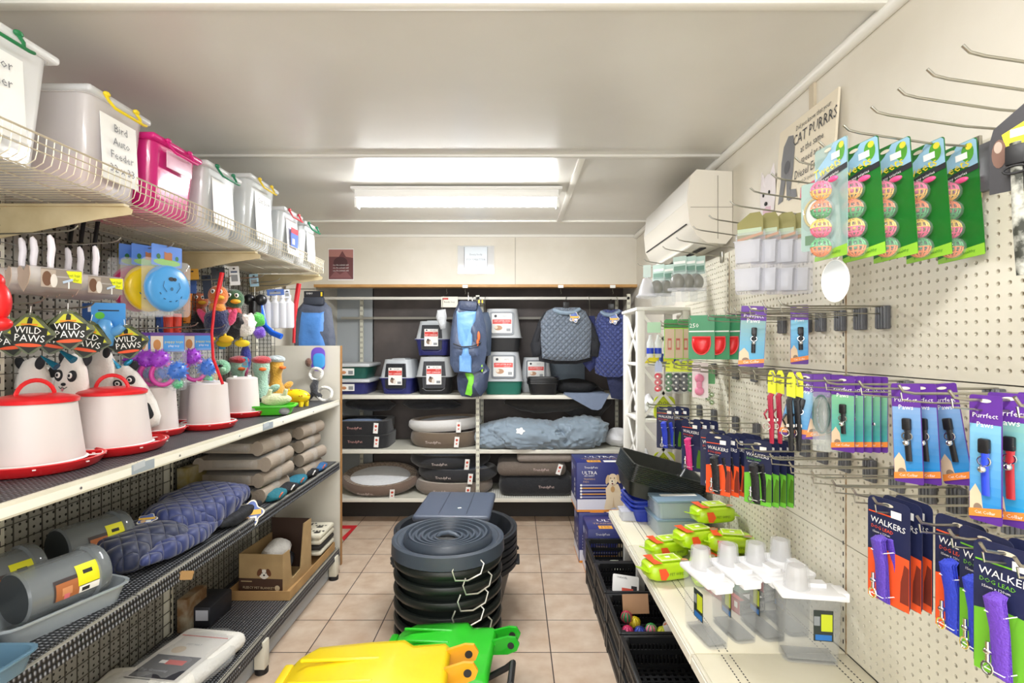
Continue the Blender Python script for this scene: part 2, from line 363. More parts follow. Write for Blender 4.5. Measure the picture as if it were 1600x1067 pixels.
for s_, sz, x, z in (('Did you know that your', .026, .045, .345), ('CAT PURRRS', .056, .055, .302), ('at the same', .036, .05, .255), ('speed as a', .036, .05, .215), ('Diesel Engine?', .044, .055, .17), ("That's 26 cycles per second", .018, .06, .138)):
    b.text(s_, sz, x, z, -.002, INK2, sx=.82)
b.build('lettering', t)
b = MB(); b.rect(.0, .07, .15, .115, -.0015, mat('#d85a78', .5)); b.text('masters', .036, .075, .092, -.0025, PAPER); b.build('brand_strip', t)
# cut-out dog head
t = thing('dog_head_cutout', (XR-.02, 2.085, 2.03), -pi/2); tag(t, 'small white fluffy dog head cut-out beside the cat poster', 'cut-out')
b = MB(); b.puff([(-.06, .06), (-.065, .14), (-.055, .2), (-.05, .235), (-.03, .2), (0, .21), (.03, .2), (.05, .24), (.06, .19), (.065, .12), (.05, .05), (.02, .0), (-.02, -.0)], .006, mat('#e9e2e4', .8), y=-.002); b.build('head', t)
b = MB(); b.ell((-.022, -.009, .13), (.007, .003, .008), BLACK); b.ell((.025, -.009, .13), (.007, .003, .008), BLACK); b.ell((0, -.01, .09), (.011, .004, .008), BLACK); b.puff([(-.03, .0), (-.04, .08), (0, .1), (.04, .08), (.03, .0), (0, -.02)], .006, mat('#d9b9c6', .8), y=-.003, back=False); b.build('face', t)
# red floor marking
b = MB(); b.T = Matrix.Translation((-1.18, 3.35, 0)); RT = mat('#d22a33', .5)
def fl(px, py): Y = HC*F/(py-CY); return ((px-CX)/F*Y+1.18, Y-3.35)
pts = [fl(534, 821), fl(559, 821), fl(537, 845), fl(534, 840), fl(549, 826), fl(534, 826)]
b.add([(x, y, .0015) for x, y in pts]+[(x, y, .0002) for x, y in pts], [tuple(range(6))[::-1], tuple(range(6, 12))]+[(i, (i+1) % 6, 6+(i+1) % 6, 6+i) for i in range(6)], RT)
tag(b.build('floor_tape'), 'red tape mark on the tiled floor beside the left end panel', 'floor tape')

# ================================================================= RIGHT WALL SHELVING
t = thing('pegboard_shelving', (XR, 1.6, 0)); tag(t, 'long cream pegboard shelving unit along the right wall', 'shelving unit')
GC = mat('#dbd6c5', .42); GCD = mat('#8c7f66', .8)
XP = .99
def pegpanel(y0, y1, z0, z1):
    b = MB(); p = .0254; ny = int((y1-y0-.008)/p); nz = int((z1-z0-.008)/p); oy = (y0+y1)/2-ny*p/2; oz = (z0+z1)/2-nz*p/2
    r = .0048; V = []; Fc = []; x = XP-XR
    out = [(1, 0), (1, 1), (0, 1), (-1, 1), (-1, 0), (-1, -1), (0, -1), (1, -1)]
    for i in range(ny):
        for j in range(nz):
            cy, cz = oy+(i+.5)*p-1.6, oz+(j+.5)*p; n = len(V)
            for a, c in out: V.append((x, cy+a*p/2, cz+c*p/2))
            for k in range(8): V.append((x, cy+r*cos(k*pi/4), cz+r*sin(k*pi/4)))
            for k in range(8): V.append((x+.006, cy+r*cos(k*pi/4), cz+r*sin(k*pi/4)))
            for k in range(8):
                l = (k+1) % 8; Fc.append((n+k, n+8+k, n+8+l, n+l)); Fc.append((n+8+k, n+16+k, n+16+l, n+8+l))
    b.add(V, Fc, GC)
    Y0, Y1, Z0, Z1 = oy-1.6, oy+ny*p-1.6, oz, oz+nz*p
    a0, a1, b0, b1 = y0-1.6+.0015, y1-1.6-.0015, z0+.0015, z1-.0015
    b.box((x+.0075, (a0+a1)/2, (b0+b1)/2), (.003, a1-a0, b1-b0), GCD)
    for (c0, c1, d0, d1) in ((a0, a1, b0, Z0), (a0, a1, Z1, b1), (a0, Y0, Z0, Z1), (Y1, a1, Z0, Z1)):
        b.box((x+.003, (c0+c1)/2, (d0+d1)/2), (.006, c1-c0, d1-d0), GC)
    b.build('pegboard_panel', t, smooth=False)
ZS = .631; SEAM = [.55, 1.548, 2.39, 3.02]
for y0, y1 in zip(SEAM, SEAM[1:]):
    for z0, z1 in ((ZS+.002, .956), (.956, 1.47), (1.47, 1.985)): pegpanel(y0, y1, z0, z1)
RUST = mottled('#b5a88b', '#8f6c44', 30, .7)
for y in SEAM[1:3]:
    b = MB(); b.box((XP-XR+.001, y-1.6, 1.3), (.004, .006, 1.36), RUST)
    for k in range(40): b.box((XP-XR-.0012, y-1.6+.012, .66+k*.033), (.001, .003, .012), INK)
    b.build('slotted_upright', t)
b = MB(); b.box((-.018, SEAM[0]/2+1.51-1.6-.0, 1.98), (.034, 2.47, .012), GC); b.build('top_cap', t)
XF = .54
for i, (y0, y1) in enumerate(zip(SEAM, SEAM[1:])):
    b = MB(); a, c = y0-1.6+.002, y1-1.6-.002
    if i == 2: c = 2.9-1.6
    b.box(((XF+XP)/2-XR, (a+c)/2, ZS-.008), (XP-XF, c-a, .016), mottled('#dcd5bd', '#e4dec9', 3, .4), bev=.002)
    b.box((XF-XR-.006, (a+c)/2, ZS-.022), (.012, c-a, .042), GC, bev=.003)
    b.box((XF-XR-.013, (a+c)/2, ZS-.022), (.004, c-a-.01, .028), mat('#efecdf', .3))
    n = int((c-a)/.0125)
    for k in range(n):
        for x in (XF+.075, XF+.1, XP-.04, XP-.065): b.box((x-XR, a+.01+k*.0125, ZS+.0002), (.003, .006, .0012), INK)
    b.build('shelf', t)
b = MB(); b.box((-.045, 1.72-1.6, .31), (.01, 2.4, .62), GC); b.build('lower_back_panel', t)
for y in SEAM[1:3]: MB().prism([(XF-XR+.05, ZS-.018), (-.05, ZS-.018), (-.05, ZS-.16)], y-1.6-.002, y-1.6+.002, GC).build('shelf_bracket', t)

# ---- hooks
def hook(kind):
    def f():
        t = thing('peg_hook'); L = .285
        if kind == 'top':
            MB().tube([(0, 0, 0), (-.1, 0, .008), (-L+.035, 0, .03), (-L+.012, 0, .036), (-L, 0, .047)], .0026, STEEL, n=8).build('prong', t)
            MB().box((-.004, 0, -.005), (.008, .03, .05), STEEL, bev=.002).build('backplate', t)
        else:
            MB().tube([(0, 0, 0), (-L+.03, 0, 0), (-L+.008, 0, .004), (-L, 0, .016)], .0026, STEEL, n=8).tube([(0, 0, -.02), (-L+.06, 0, -.017), (-L+.006, 0, -.012), (-L+.004, 0, .002)], .0018, STEEL, n=6).build('prong', t)
            b = MB(); b.box((-.008, 0, -.03), (.012, .042, .062), mat('#55565a', .4), bev=.003)
            for k in range(4): b.box((-.0155, -.0155+k*.0103, -.03), (.005, .006, .058), mat('#6d6f73', .35), bev=.0015)
            b.build('backplate', t)
        return t
    return f
TIPS = [995, 1005, 1034, 1055, 1081, 1106, 1139, 1170, 1203, 1240, 1277, 1315, 1358, 1400, 1445, 1500]
YS = [.70*F/(x-CX) for x in TIPS]
for i, y in enumerate(YS):
    inst('hk_top', hook('top'), (XP-.001, y, 1.975), 0, 'steel hook in the top row of the right pegboard, %s from the back' % ORD[i], 'hook', 'hooks of the top row')
YC = [2.75, 2.5, 2.25, 2.1, 1.9, 1.74, 1.66, 1.56, 1.47, 1.38]
for i, y in enumerate(YC):
    inst('hk_c', hook('mid'), (XP-.001, y, 1.655), 0, 'hook in the second row of the right pegboard, %s from the back' % ORD[i], 'hook', 'hooks of the second row')
YD = [2.75, 2.55, 2.3, 2.12, 1.98, 1.86, 1.74, 1.63, 1.53, 1.42, 1.3, 1.18, 1.06, .95, .84, .73]
for i, y in enumerate(YD):
    inst('hk_c', hook('mid'), (XP-.001, y, 1.462), 0, 'hook in the third row of the right pegboard, %s from the back' % ORD[i], 'hook', 'hooks of the third row')
YE = [2.75, 2.55, 2.3, 2.1, 1.85, 1.75, 1.65, 1.54, 1.43, 1.33, 1.23, 1.15, 1.08, 1.018, .907, .84, .784, .73]
for i, y in enumerate(YE):
    inst('hk_c', hook('mid'), (XP-.001, y, 1.236), 0, 'hook in the fourth row of the right pegboard, %s from the back' % ORD[i], 'hook', 'hooks of the fourth row')
t = thing('price_card', (XP-.012, 1.115, 1.9), -pi/2); tag(t, 'brown price card on the pegboard right of the bird toy cards', 'price card')
b = MB(); b.box((0, 0, 0), (.06, .002, .08), mat('#d9b88c', .6)); b.text('8.99', .02, 0, .01, -.0015, mat('#7a5a3a', .6)); b.build('card', t)
MB().box((.045, 0, .02), (.035, .012, .1), mat('#55565a', .4), bev=.002).build('holder', t)

# ---------------------------------------------------------------- carded goods
NAVY = mat('#1e2447', .45); ORG = mat('#f0582a', .45); LIME = mat('#86cf2a', .45); GRN = mat('#2c9a3a', .4); PUR = mat('#5d2e91', .45)
def tweets(pale=False):
    def f():
        t = thing('bird_toy_card'); b = MB(); w, h = .1, .25
        g = mat('#1c6d26', .35) if not pale else mat('#a9cbc8', .2, 0, .45)
        b.prism(rr(-w/2, -h+.018, w/2, .018, .006), -.0006, .0006, g)
        b.poly([(w/2-.001, .012), (w/2-.001, -.045), (0, -.03), (-w/2+.001, -.052), (-w/2+.001, -.03), (-.01, -.005), (.01, .017), (w/2-.006, .017)], -.0012, mat('#93bcd4', .35))
        b.poly([(w/2, -.05), (0, -.056), (-w/2, -.07), (-w/2, -.058), (0, -.043), (w/2, -.038)], -.0016, INK)
        b.poly([(-w/2, -h+.018), (w/2, -h+.018), (w/2, -h+.042), (0, -h+.038), (-w/2, -h+.028)], -.0012, mat('#8fc63a', .4))
        b.oval(.03, -.008, .013, .02, -.0018, mat('#4f9a2e', .5)); b.oval(.034, .004, .007, .007, -.0022, mat('#e4cf3a', .5)); b.rect(.005, -.02, .03, -.006, -.0026, PAPER)
        b.text('Tweets', .028, -.008, -.034, -.003, mat('#f3d81f', .4), rot=.12); b.text('for any aviaries', .009, 0, -.053, -.003, PAPER, rot=.1); b.text('your pets healthy', .009, 0, -h+.029, -.002, mat('#2c7a2a', .5), rot=.05)
        b.oval(-.005, .006, .011, .004, -.003, mat('#cfc8b4', .6))
        b.build('card', t)
        cols = [('#e8558c', '#e8b13a'), ('#ea7a3a', '#1f9a4a'), ('#ecc23c', '#ea4f7e'), ('#33a356', '#e8823a')]
        for k, (c1, c2) in enumerate(cols):
            b = MB(); r = .0195; cz = -.085-k*.041; A, B = mat(c1, .35), mat(c2, .35)
            for q in range(6):
                a = q*pi/6
                for sg, m in ((1, A), (-1, B)):
                    b.tube([(r*cos(p)*cos(a), -.023+r*cos(p)*sin(a), cz+sg*r*sin(p)) for p in [pi*i/8 for i in range(9)]], .0017, m, n=4)
            for zz, m in ((.6, A), (0, A), (-.6, B), (-.05, B)):
                q = r*sqrt(1-zz*zz); b.tube([(q*cos(a), -.023+q*sin(a), cz+r*zz) for a in [2*pi*i/12 for i in range(12)]], .0017, m, n=4, closed=True)
            b.ell((0, -.023, cz), (.005, .005, .005), A)
            b.build('lattice_ball', t)
        MB().ell((.022, -.012, -.066), (.014, .006, .006), mat('#e8558c', .35)).build('plastic_clip', t)
        b = MB()
        for k in range(4): b.ell((0, -.02, -.085-k*.041), (.024, .024, .023), CLEAR, flat=1)
        b.build('blister', t)
        return t
    return f
for i, (px, yw) in enumerate(((1345, 74), (1394, 76), (1446, 78), (1496, 80))):
    o = P(px-6, 246, 1.125+.004*i)
    inst('tweets', tweets(), (o.x, o.y, 1.968), -R(yw), 'green bird toy card with lattice balls, %s from the left' % ['first', 'second', 'third', 'last'][i], 'toy', 'bird toy cards', tilt=(0, R(-4)))
o = P(1298, 240, 1.13); inst('tweets_p', tweets(True), (o.x, o.y, 1.972), -R(84), 'bird toy card with see-through pale backing in front of the green ones', 'toy', 'bird toy cards')

def mirror_pack(col='#e9eef0'):
    t = thing('oval_mirror_toy'); b = MB(); b.prism([(.033*cos(a), -.06+.055*sin(a)) for a in [2*pi*i/24 for i in range(24)]], -.003, .003, mat('#dfe6ea', .15, .2)); b.build('mirror', t)
    MB().tube([(.034*cos(a), 0, -.06+.056*sin(a)) for a in [2*pi*i/24 for i in range(24)]], .003, WHITE, closed=True).build('frame', t)
    MB().tube([(.01*cos(a), 0, .008+.012*sin(a)) for a in [2*pi*i/12 for i in range(12)]], .0018, WHITE, closed=True).build('hanging_ring', t)
    return t
o = P(1305, 404, 1.15); inst('mirror', mirror_pack, tuple(o), -R(58), 'white oval bird mirror hanging below the pale bird toy card', 'mirror', sc=.82)
def mirror_card():
    t = thing('carded_bird_mirror'); b = MB(); b.prism(rr(-.04, -.16, .04, .015, .006), -.0006, .0006, mat('#a9c3bd', .3)); b.oval(0, -.065, .028, .036, -.0014, WHITE); b.rect(-.03, -.145, .03, -.12, -.0014, mat('#6d8f72', .5)); b.oval(.01, -.12, .014, .008, -.0018, mat('#47604a', .5)); b.build('card', t)
    MB().tube([(.03*cos(a), -.006, -.065+.038*sin(a)) for a in [2*pi*i/24 for i in range(24)]], .003, mat('#c9b877', .4), closed=True).build('mirror_frame', t)
    MB().puff(rr(-.038, -.11, .038, -.02, .02), .016, CLEAR, back=False).build('blister', t); return t
o = P(1278, 346, 1.33); inst('mirror_card', mirror_card, (o.x, o.y, 1.955), -R(50), 'carded round bird mirror hanging left of the bird toy cards', 'mirror')

def box_set():
    t = thing('clear_bird_bath_pack'); b = MB(); b.prism([(-.04, -.075), (.04, -.055), (.04, .0), (.03, .02), (-.0, .02), (-.04, -.01)], -.0006, .0006, mat('#8f8a52', .5)); b.rect(-.039, -.05, .035, -.03, -.0012, mat('#b9c9ae', .5)); b.poly([(-.039, -.072), (.039, -.053), (.039, -.045), (-.039, -.062)], -.0014, mat('#c98a4e', .5)); b.build('header_card', t)
    b = MB()
    for k in (0, 1):
        z = -.115-k*.09
        b.T = Matrix.Translation((0, -.018, z-.03)); b.tray((0, 0, 0), (.078, .034, .07), .0015, CLEAR2, taper=.92, rim=.003)
        b.T = Matrix.Translation((0, -.018, z)); b.box((0, -.012, .005), (.05, .003, .045), mat('#f2f3fa', .15, 0, .6)); b.cyl((-.03, -.01, .03), (.03, -.005, -.02), .0012, CLEAR2)
    b.T = Matrix(); b.build('plastic_tub', t)
    MB().puff(rr(-.046, -.245, .046, -.04, .01), .028, mat('#e6e6f2', .12, 0, .22), amp=.006, rings=6).build('plastic_bag', t)
    return t
for i, px in enumerate((1172, 1196, 1222, 1245)):
    o = P(px, 352, 1.69); inst('boxset', box_set, (o.x, o.y, 1.962), -R(40), 'clear plastic bird bath pack with header card, %s from the left' % ['first', 'second', 'third', 'last'][i], 'bird bath pack', 'clear bird bath packs')

def dish_pack():
    t = thing('hooded_dish_pack'); b = MB(); b.prism(rr(-.035, -.07, .035, .015, .004), -.0006, .0006, mat('#b8cfc6', .35)); b.rect(-.03, -.06, .03, -.03, -.0012, mat('#6f9484', .5)); b.rect(-.03, -.02, .03, -.008, -.0012, PAPER); b.build('header_card', t)
    MB().ell((0, -.02, -.11), (.036, .03, .042), mat('#8d8d86', .25, 0, .75), n=18, flat=.8).lathe([(.03, -.145), (.045, -.15), (.046, -.14)], CLEAR2, c=(0, -.02, 0)).build('hooded_dish', t)
    MB().puff(rr(-.042, -.2, .042, -.05, .01), .032, mat('#e6ecf0', .1, 0, .2), amp=.004).build('plastic_bag', t); return t
def dish_cup():
    t = thing('clear_hooded_feeder'); b = MB(); b.lathe([(.0, -.05), (.02, -.06), (.035, -.1), (.044, -.14), (.055, -.15), (.055, -.155), (.04, -.16), (0, -.165)], CLEAR2, c=(0, -.02, 0)); b.build('hood', t)
    MB().prism(rr(-.02, -.05, .02, .015, .004), -.0006, .0006, mat('#c9dcd6', .35)).build('header_card', t); return t
o = P(1011, 425, 2.72); inst('dishcup', dish_cup, (o.x, o.y, 1.958), -R(20), 'clear hooded bird feeder cup at the far left of the top row', 'bird feeder')
for i, (px, Y, nm) in enumerate(((1029, 2.72, 'behind the clear feeder cup'), (1044, 2.72, 'second in its row'), (1062, 2.47, 'third in its row'), (1077, 2.47, 'fourth in its row'), (1091, 2.47, 'last in its row'))):
    o = P(px, 425, Y); inst('dish', dish_pack, (o.x, o.y, 1.96), -R(48), 'bagged grey hooded dish, '+nm+' above the lattice rack', 'dish pack', 'bagged hooded dishes')

def leash_card(w, grad, accent='#1b1b1f', top='Purrfect', h=.185, second='Paws', flat=0):
    def f():
        t = thing('collar_card'); b = MB()
        b.prism(rr(-w/2, -h+.015, w/2, .015, .004), -.0006, .0006, PUR)
        n = 10; z0, z1 = -.032, -h+.032
        for k in range(n):
            u = k/(n-1); ca, cb = lin(grad[0]), lin(grad[1]); c = [ca[i]*(1-u)+cb[i]*u for i in range(3)]
            hx = '#%02x%02x%02x' % tuple(int(255*((12.92*x) if x <= .0031308 else 1.055*x**(1/2.4)-.055)) for x in c)
            b.rect(-w/2+.001, z0+(z1-z0)*(k+1)/n, w/2-.001, z0+(z1-z0)*k/n, -.0011, mat(hx, .4))
        b.poly([(-w/2+.001, -h+.03), (-w/2+.001, -h+.06), (-w*.3, -h+.075), (-w*.12, -h+.06), (-w*.05, -h+.03)], -.0014, mat('#dcc3a4', .6)); b.oval(-w*.22, -h+.036, w*.14, .008, -.0016, mat('#8a7563', .6))
        b.poly([(-w/2, -h+.02), (w/2, -h+.03), (w/2, -h+.043), (-w/2, -h+.033)], -.0018, mat('#ea8a3a', .45))
        b.text(top, w*.24, 0, -.018, -.002, PAPER); 
        if second: b.text(second, w*.26, 0, -.033, -.002, PAPER)
        b.text('Cat Collar', w*.15, 0, -h+.031, -.0022, PAPER, rot=.12); b.oval(0, .006, .009, .003, -.0016, mat('#e8e2d2', .5))
        b.build('card', t)
        A = mat(accent, .5); x = w*.05
        MB().tube([(x, -.004, -.06), (x+.002, -.008, -.07), (x, -.006, -.1), (x+.001, -.005, -h+.06)], .0062, A, n=8, flat=.5).build('collar', t)
        MB().box((x, -.007, -.066), (.016, .009, .024), mat('#18181b', .35), bev=.003).build('buckle', t)
        b = MB(); b.tube([(x+.009*cos(a), -.008, -.09+.008*sin(a)) for a in [2*pi*i/12 for i in range(12)]], .0014, CHROME, closed=True); b.ell((x, -.012, -.103), (.006, .006, .006), CHROME, n=10, k=8); b.build('bell', t)
        return t
    return f
o = P(1178, 482, 1.66); inst('pp1', leash_card(.075, ('#7fa6a6', '#4ba3cf'), h=.195), (o.x, o.y, 1.662), -R(20), 'wide purple cat collar card hanging right of the red bowl packs', 'collar card', tilt=(0, R(3)))
o = P(1249, 486, 1.62); inst('pp2', leash_card(.05, ('#7fc0dc', '#2f8fd0'), h=.185), (o.x, o.y, 1.662), -R(20), 'narrow purple cat collar card alone in the second row', 'collar card')
TL = [(1415, 1.05, '#141418', 'first from the left of three with black collars'), (1440, 1.05, '#141418', 'middle one of three with black collars'), (1473, 1.05, '#141418', 'tilted last of three with black collars')]
for i, (px, Y, c, nm) in enumerate(TL):
    o = P(px, 612, Y); inst('cc', leash_card(.052, ('#7fa3cf', '#1f86c9'), c, h=.2), (o.x, o.y, 1.458), -R(62+4*i), 'blue cat collar card, '+nm, 'collar card', 'blue collar cards', tilt=(0, R([2, 3, 9][i])*-1))
o = P(1540, 612, .835); inst('ccb', leash_card(.046, ('#7fb9d6', '#2b86c9'), '#2443c9', h=.205), (o.x, o.y, 1.455), -R(74), 'narrow blue cat collar card with a bright blue collar', 'collar card')
o = P(1577, 612, .84); inst('ccr', leash_card(.056, ('#7fb5ae', '#1f94cf'), '#b3222b', h=.215), (o.x, o.y, 1.458), -R(66), 'wide cat collar card with a glittery red collar', 'collar card')
o = P(1618, 612, .84); inst('ccb', None, (o.x, o.y, 1.458), -R(70), 'cat collar card cut off at the right edge of the photo', 'collar card')
for i, (px, tl) in enumerate(((1257, 12), (1271, -2))):
    o = P(px+2, 610, 1.42); inst('ccw', leash_card(.066, ('#8fb9cf', '#2f92d0'), '#23232a', h=.178), (o.x, o.y-.01*i, 1.458), -R(25), 'blue cat harness card beside the black halters, %s one' % ['tilted left', 'upright right'][i], 'collar card', 'blue harness cards', tilt=(0, R(tl)))
for i, px in enumerate((1317, 1331, 1344, 1357, 1368)):
    o = P(px, 612, 1.3); inst('cg' if i < 4 else 'cgr', leash_card(.055, ('#7cb98f', '#3aa3a8'), '#141418' if i < 4 else '#c23a63', h=.188), (o.x, o.y, 1.458), -R(58), 'green and teal cat collar card, %s in the row of five' % ['first', 'second', 'third', 'fourth', 'pink-collared last'][i], 'collar card', 'teal collar cards')

def cords():
    t = thing('cord_leash_pack'); b = MB(); G = mat('#4a6a66', .4)
    for k in range(3):
        q = .014+.003*k; b.tube([(q*cos(a), -.003*k, -.09+.05*sin(a)) for a in [2*pi*i/20 for i in range(20)]], .0022, G, closed=True)
    b.build('cord', t); MB().prism(rr(-.02, -.045, .02, .015, .003), -.0006, .0006, PUR).build('header_card', t)
    MB().puff(rr(-.022, -.19, .022, -.03, .006), .012, mat('#dfe5e0', .1, 0, .25)).build('plastic_bag', t); return t
for i, px in enumerate((1284, 1294, 1304)):
    o = P(px, 610, 1.38); inst('cord', cords, (o.x, o.y, 1.458), -R(45), 'bagged dark green cord leash, %s from the left' % ORD[i], 'leash', 'bagged cord leashes')

def halter(col):
    def f():
        t = thing('dog_halter'); C = mat(col, .5, bump=(400., .3))
        b = MB(); b.tube([(0, 0, -.055), (-.004, -.004, -.062), (-.002, -.003, -.1), (0, -.004, -.14), (0, 0, -.2)], [.010, .011, .010, .011, .008], C, n=10, flat=.6); b.tube([(-.012, 0, -.1), (-.02, -.004, -.115), (-.014, 0, -.13)], .005, C, flat=.5); b.build('webbing', t)
        MB().tube([(-.012+.01*cos(a), -.008, -.15+.01*sin(a)) for a in [2*pi*i/12 for i in range(12)]], .0018, CHROME, closed=True).box((0, -.008, -.13), (.02, .004, .008), CHROME).build('metal_ring', t)
        b = MB(); b.prism([(-.011, -.05), (.011, -.055), (.011, .0), (.005, .015), (-.005, .015), (-.011, .0)], -.001, .001, mat('#dfe22c', .45)); b.text('dog', .01, 0, -.02, -.0015, INK, rot=pi/2); b.build('header_tag', t)
        return t
    return f
for i, (px, c, nm, Y) in enumerate(((1206, '#b0203f', 'red dog halter with yellow tag, left one of the pair', 1.53), (1219, '#b0203f', 'red dog halter with yellow tag, right one of the pair', 1.53), (1236, '#17181b', 'black dog halter with yellow tag, left one of the pair', 1.42), (1248, '#17181b', 'black dog halter with yellow tag, right one of the pair', 1.42))):
    o = P(px, 600, Y); inst('halter'+c, halter(c), (o.x, o.y, 1.462), -R(40), nm, 'dog halter', 'hanging dog halters')

def lead(strap, base='#f0582a', name='WALKERS', acc='#f0582a', big=True):
    def f():
        t = thing('dog_lead_card'); b = MB(); w, h = .088, .205; A = mat(acc, .45)
        b.prism(rr(-w/2, -h+.015, w/2, .015, .012, 3), -.0006, .0006, NAVY)
        b.poly([(-w/2+.001, -h+.016), (w/2-.001, -h+.016), (w/2-.001, -.088), (.0, -.085), (-w/2+.001, -.094)], -.0012, mat(base, .45))
        b.poly([(w*.28, -h+.03), (w*.48, -h+.03), (w*.48, -.105), (w*.38, -.1), (w*.34, -.12), (w*.3, -.135)], -.0016, mat('#7a2d1c' if base == '#f0582a' else '#4f7f1c', .6))
        b.rect(-w/2+.003, -.018, w/2-.02, -.0155, -.0016, A); b.text('WALKERS', .0165, 0, -.034, -.0018, PAPER, rot=-.05); b.text('DOG LEAD', .0095, -.012, -.047, -.0018, A, rot=-.05); b.text('15mm x 120cm', .006, -.014, -.056, -.0018, PAPER)
        b.rect(w*.08, -.018, w*.32, -.004, -.002, PAPER); b.oval(0, .004, .012, .0035, -.0018, mat('#cfc8b4', .6))
        b.build('card', t)
        S = mat(strap, .5, bump=(300., .4)); b = MB()
        for k in range(3): b.tube([(-.004, -.006-.006*k, -.058), (-.006, -.012-.006*k, -.064), (-.003+.002*k, -.009-.006*k, -.11), (.002, -.008-.006*k, -.185+.004*k)], [.011, .0145, .0145, .012], S, n=8, flat=.32)
        b.build('webbing_lead', t)
        b = MB(); b.cyl((-.012, -.024, -.13), (-.012, -.024, -.16), .003, CHROME); b.tube([(-.012+.007*cos(a), -.025, -.17+.009*sin(a)) for a in [2*pi*i/12 for i in range(12)]], .0018, CHROME, closed=True); b.ell((-.012, -.024, -.145), (.006, .005, .005), CHROME, n=8, k=6); b.build('snap_clip', t)
        b = MB()
        for z in (-.084, -.17): b.tube([(-.018, -.004, z), (-.016, -.024, z-.001), (.01, -.026, z-.001), (.014, -.004, z)], .0009, PAPER, n=4)
        b.build('elastic_tie', t); return t
    return f
for i, px in enumerate((1388, 1409, 1427)):
    o = P(px, 790, 1.02); inst('lead_po', lead('#5b3fb0'), (o.x, o.y, 1.232), -R([76, 82, 86][i]), 'orange-based walkers lead card with purple lead, %s of three' % ['front', 'middle', 'rear'][i], 'dog lead', 'purple dog leads')
o = P(1500, 822, .905); inst('lead_bo', lead('#2a3fc4'), (o.x, o.y, 1.232), -R(80), 'orange-based walkers lead card with a royal blue lead', 'dog lead')
o = P(1540, 850, .842); inst('lead_bg', lead('#2a3fc4', '#6db52c', acc='#6db52c'), (o.x, o.y, 1.232), -R(84), 'green-based lead card with blue lead, partly hidden', 'dog lead')
o = P(1574, 872, .782); inst('lead_pg', lead('#6a3fb8', '#6db52c', acc='#6db52c'), (o.x, o.y, 1.232), -R(72), 'nearest green-based walkers lead card with purple lead', 'dog lead')
o = P(1625, 880, .785); inst('lead_pg', None, (o.x, o.y, 1.232), -R(80), 'green-based lead card cut by the right photo edge', 'dog lead')
for i, (px, Y) in enumerate(((1122, 1.76), (1138, 1.76), (1151, 1.76), (1163, 1.76), (1174, 1.76))):
    o = P(px, 690, Y); inst('lead_ko', lead('#17171b'), (o.x, o.y, 1.234), -R([48, 62, 66, 68, 70][i]), 'black dog lead on orange-based card, %s from the left' % ORD[i], 'dog lead', 'black leads on orange cards')
for i, px in enumerate((1184, 1198, 1210, 1222)):
    o = P(px, 700, 1.65); inst('lead_kg', lead('#17171b', '#6fc23a', acc='#6fc23a'), (o.x, o.y, 1.234), -R([50, 62, 66, 68][i]), 'black dog lead on green-based card, %s from the left' % ORD[i], 'dog lead', 'black leads on green cards')
for i, (px, c, Y, yw) in enumerate(((1040, '#2038c0', 2.55, 30), (1053, '#2038c0', 2.55, 55), (1066, '#20244a', 2.55, 60), (1080, '#d6307c', 2.1, 52), (1096, '#d6307c', 2.1, 62), (1107, '#18181c', 2.1, 55), (1114, '#2038c0', 1.86, 35))):
    o = P(px, 665, Y); nm = ['royal blue dog lead at the far end of the lead row', 'second royal blue dog lead beside the white rack', 'dark navy dog lead left of the pink leads', 'bright pink dog lead, left one', 'bright pink dog lead, right one', 'black dog lead behind the pink pair', 'royal blue dog lead between the pink and orange cards'][i]
    inst('lead_'+c, lead(c, '#1e2447' if c != '#d6307c' else '#2a2f55'), (o.x, o.y, 1.234), -R(yw), nm, 'dog lead', 'dog leads at the far end')

def bowl_card():
    t = thing('red_bowl_pack'); b = MB(); G = mat('#3f8f63', .4); b.prism(rr(-.05, -.165, .05, .012, .005), -.0006, .0006, G); b.rect(-.048, -.055, .048, -.05, -.0012, PAPER); b.text('250', .024, -.028, -.03, -.0013, PAPER); b.build('card', t)
    b = MB(); out = [(-.034, -.075), (.034, -.075)]+[(.034*cos(a), -.1+.045*sin(a)) for a in [-pi*i/12 for i in range(13)]]
    b.puff(out, .02, RED, back=False, y=-.003); b.tube([(x, -.004, z) for x, z in out], .003, mat('#ef5a5e', .3), closed=True); b.build('bowl', t); return t
for i, px in enumerate((1096, 1120, 1141, 1158)):
    o = P(px, 494, 2.08); inst('bowlc', bowl_card, (o.x, o.y, 1.66), -R([28, 40, 48, 60][i]), 'red half-round bowl on green card, %s from the left' % ORD[i], 'bowl pack', 'red bowl packs')
def gbox():
    t = thing('carded_box'); b = MB(); b.box((0, 0, -.1), (.05, .04, .15), mat('#8fca36', .4), bev=.002); b.rect(-.022, -.17, .022, -.03, -.0208, mat('#c3ad92', .5)); b.rect(-.009, -.13, .009, -.075, -.0215, mat('#b5584a', .5)); b.rect(-.006, -.12, .006, -.085, -.022, mat('#c3ad92', .5))
    b.T = Matrix.Rotation(-pi/2, 4, 'Z'); b.rect(-.018, -.17, .018, -.03, -.0258, mat('#e6efe0', .5)); b.oval(0, -.13, .013, .014, -.0262, mat('#5aa04a', .5)); b.T = Matrix(); b.build('carton', t)
    MB().prism([(-.025, -.028), (.025, -.028), (.025, .01), (.015, .018), (-.015, .018), (-.025, .01)], .015, .0165, mat('#2c8a3a', .45)).build('hang_tab', t); return t
for i, px in enumerate((1046, 1059, 1071, 1083)):
    o = P(px, 490, 2.5); inst('gbox', gbox, (o.x, o.y, 1.66), -R(14), 'lime green and tan hanging carton, %s from the left' % ORD[i], 'carton', 'hanging green cartons')
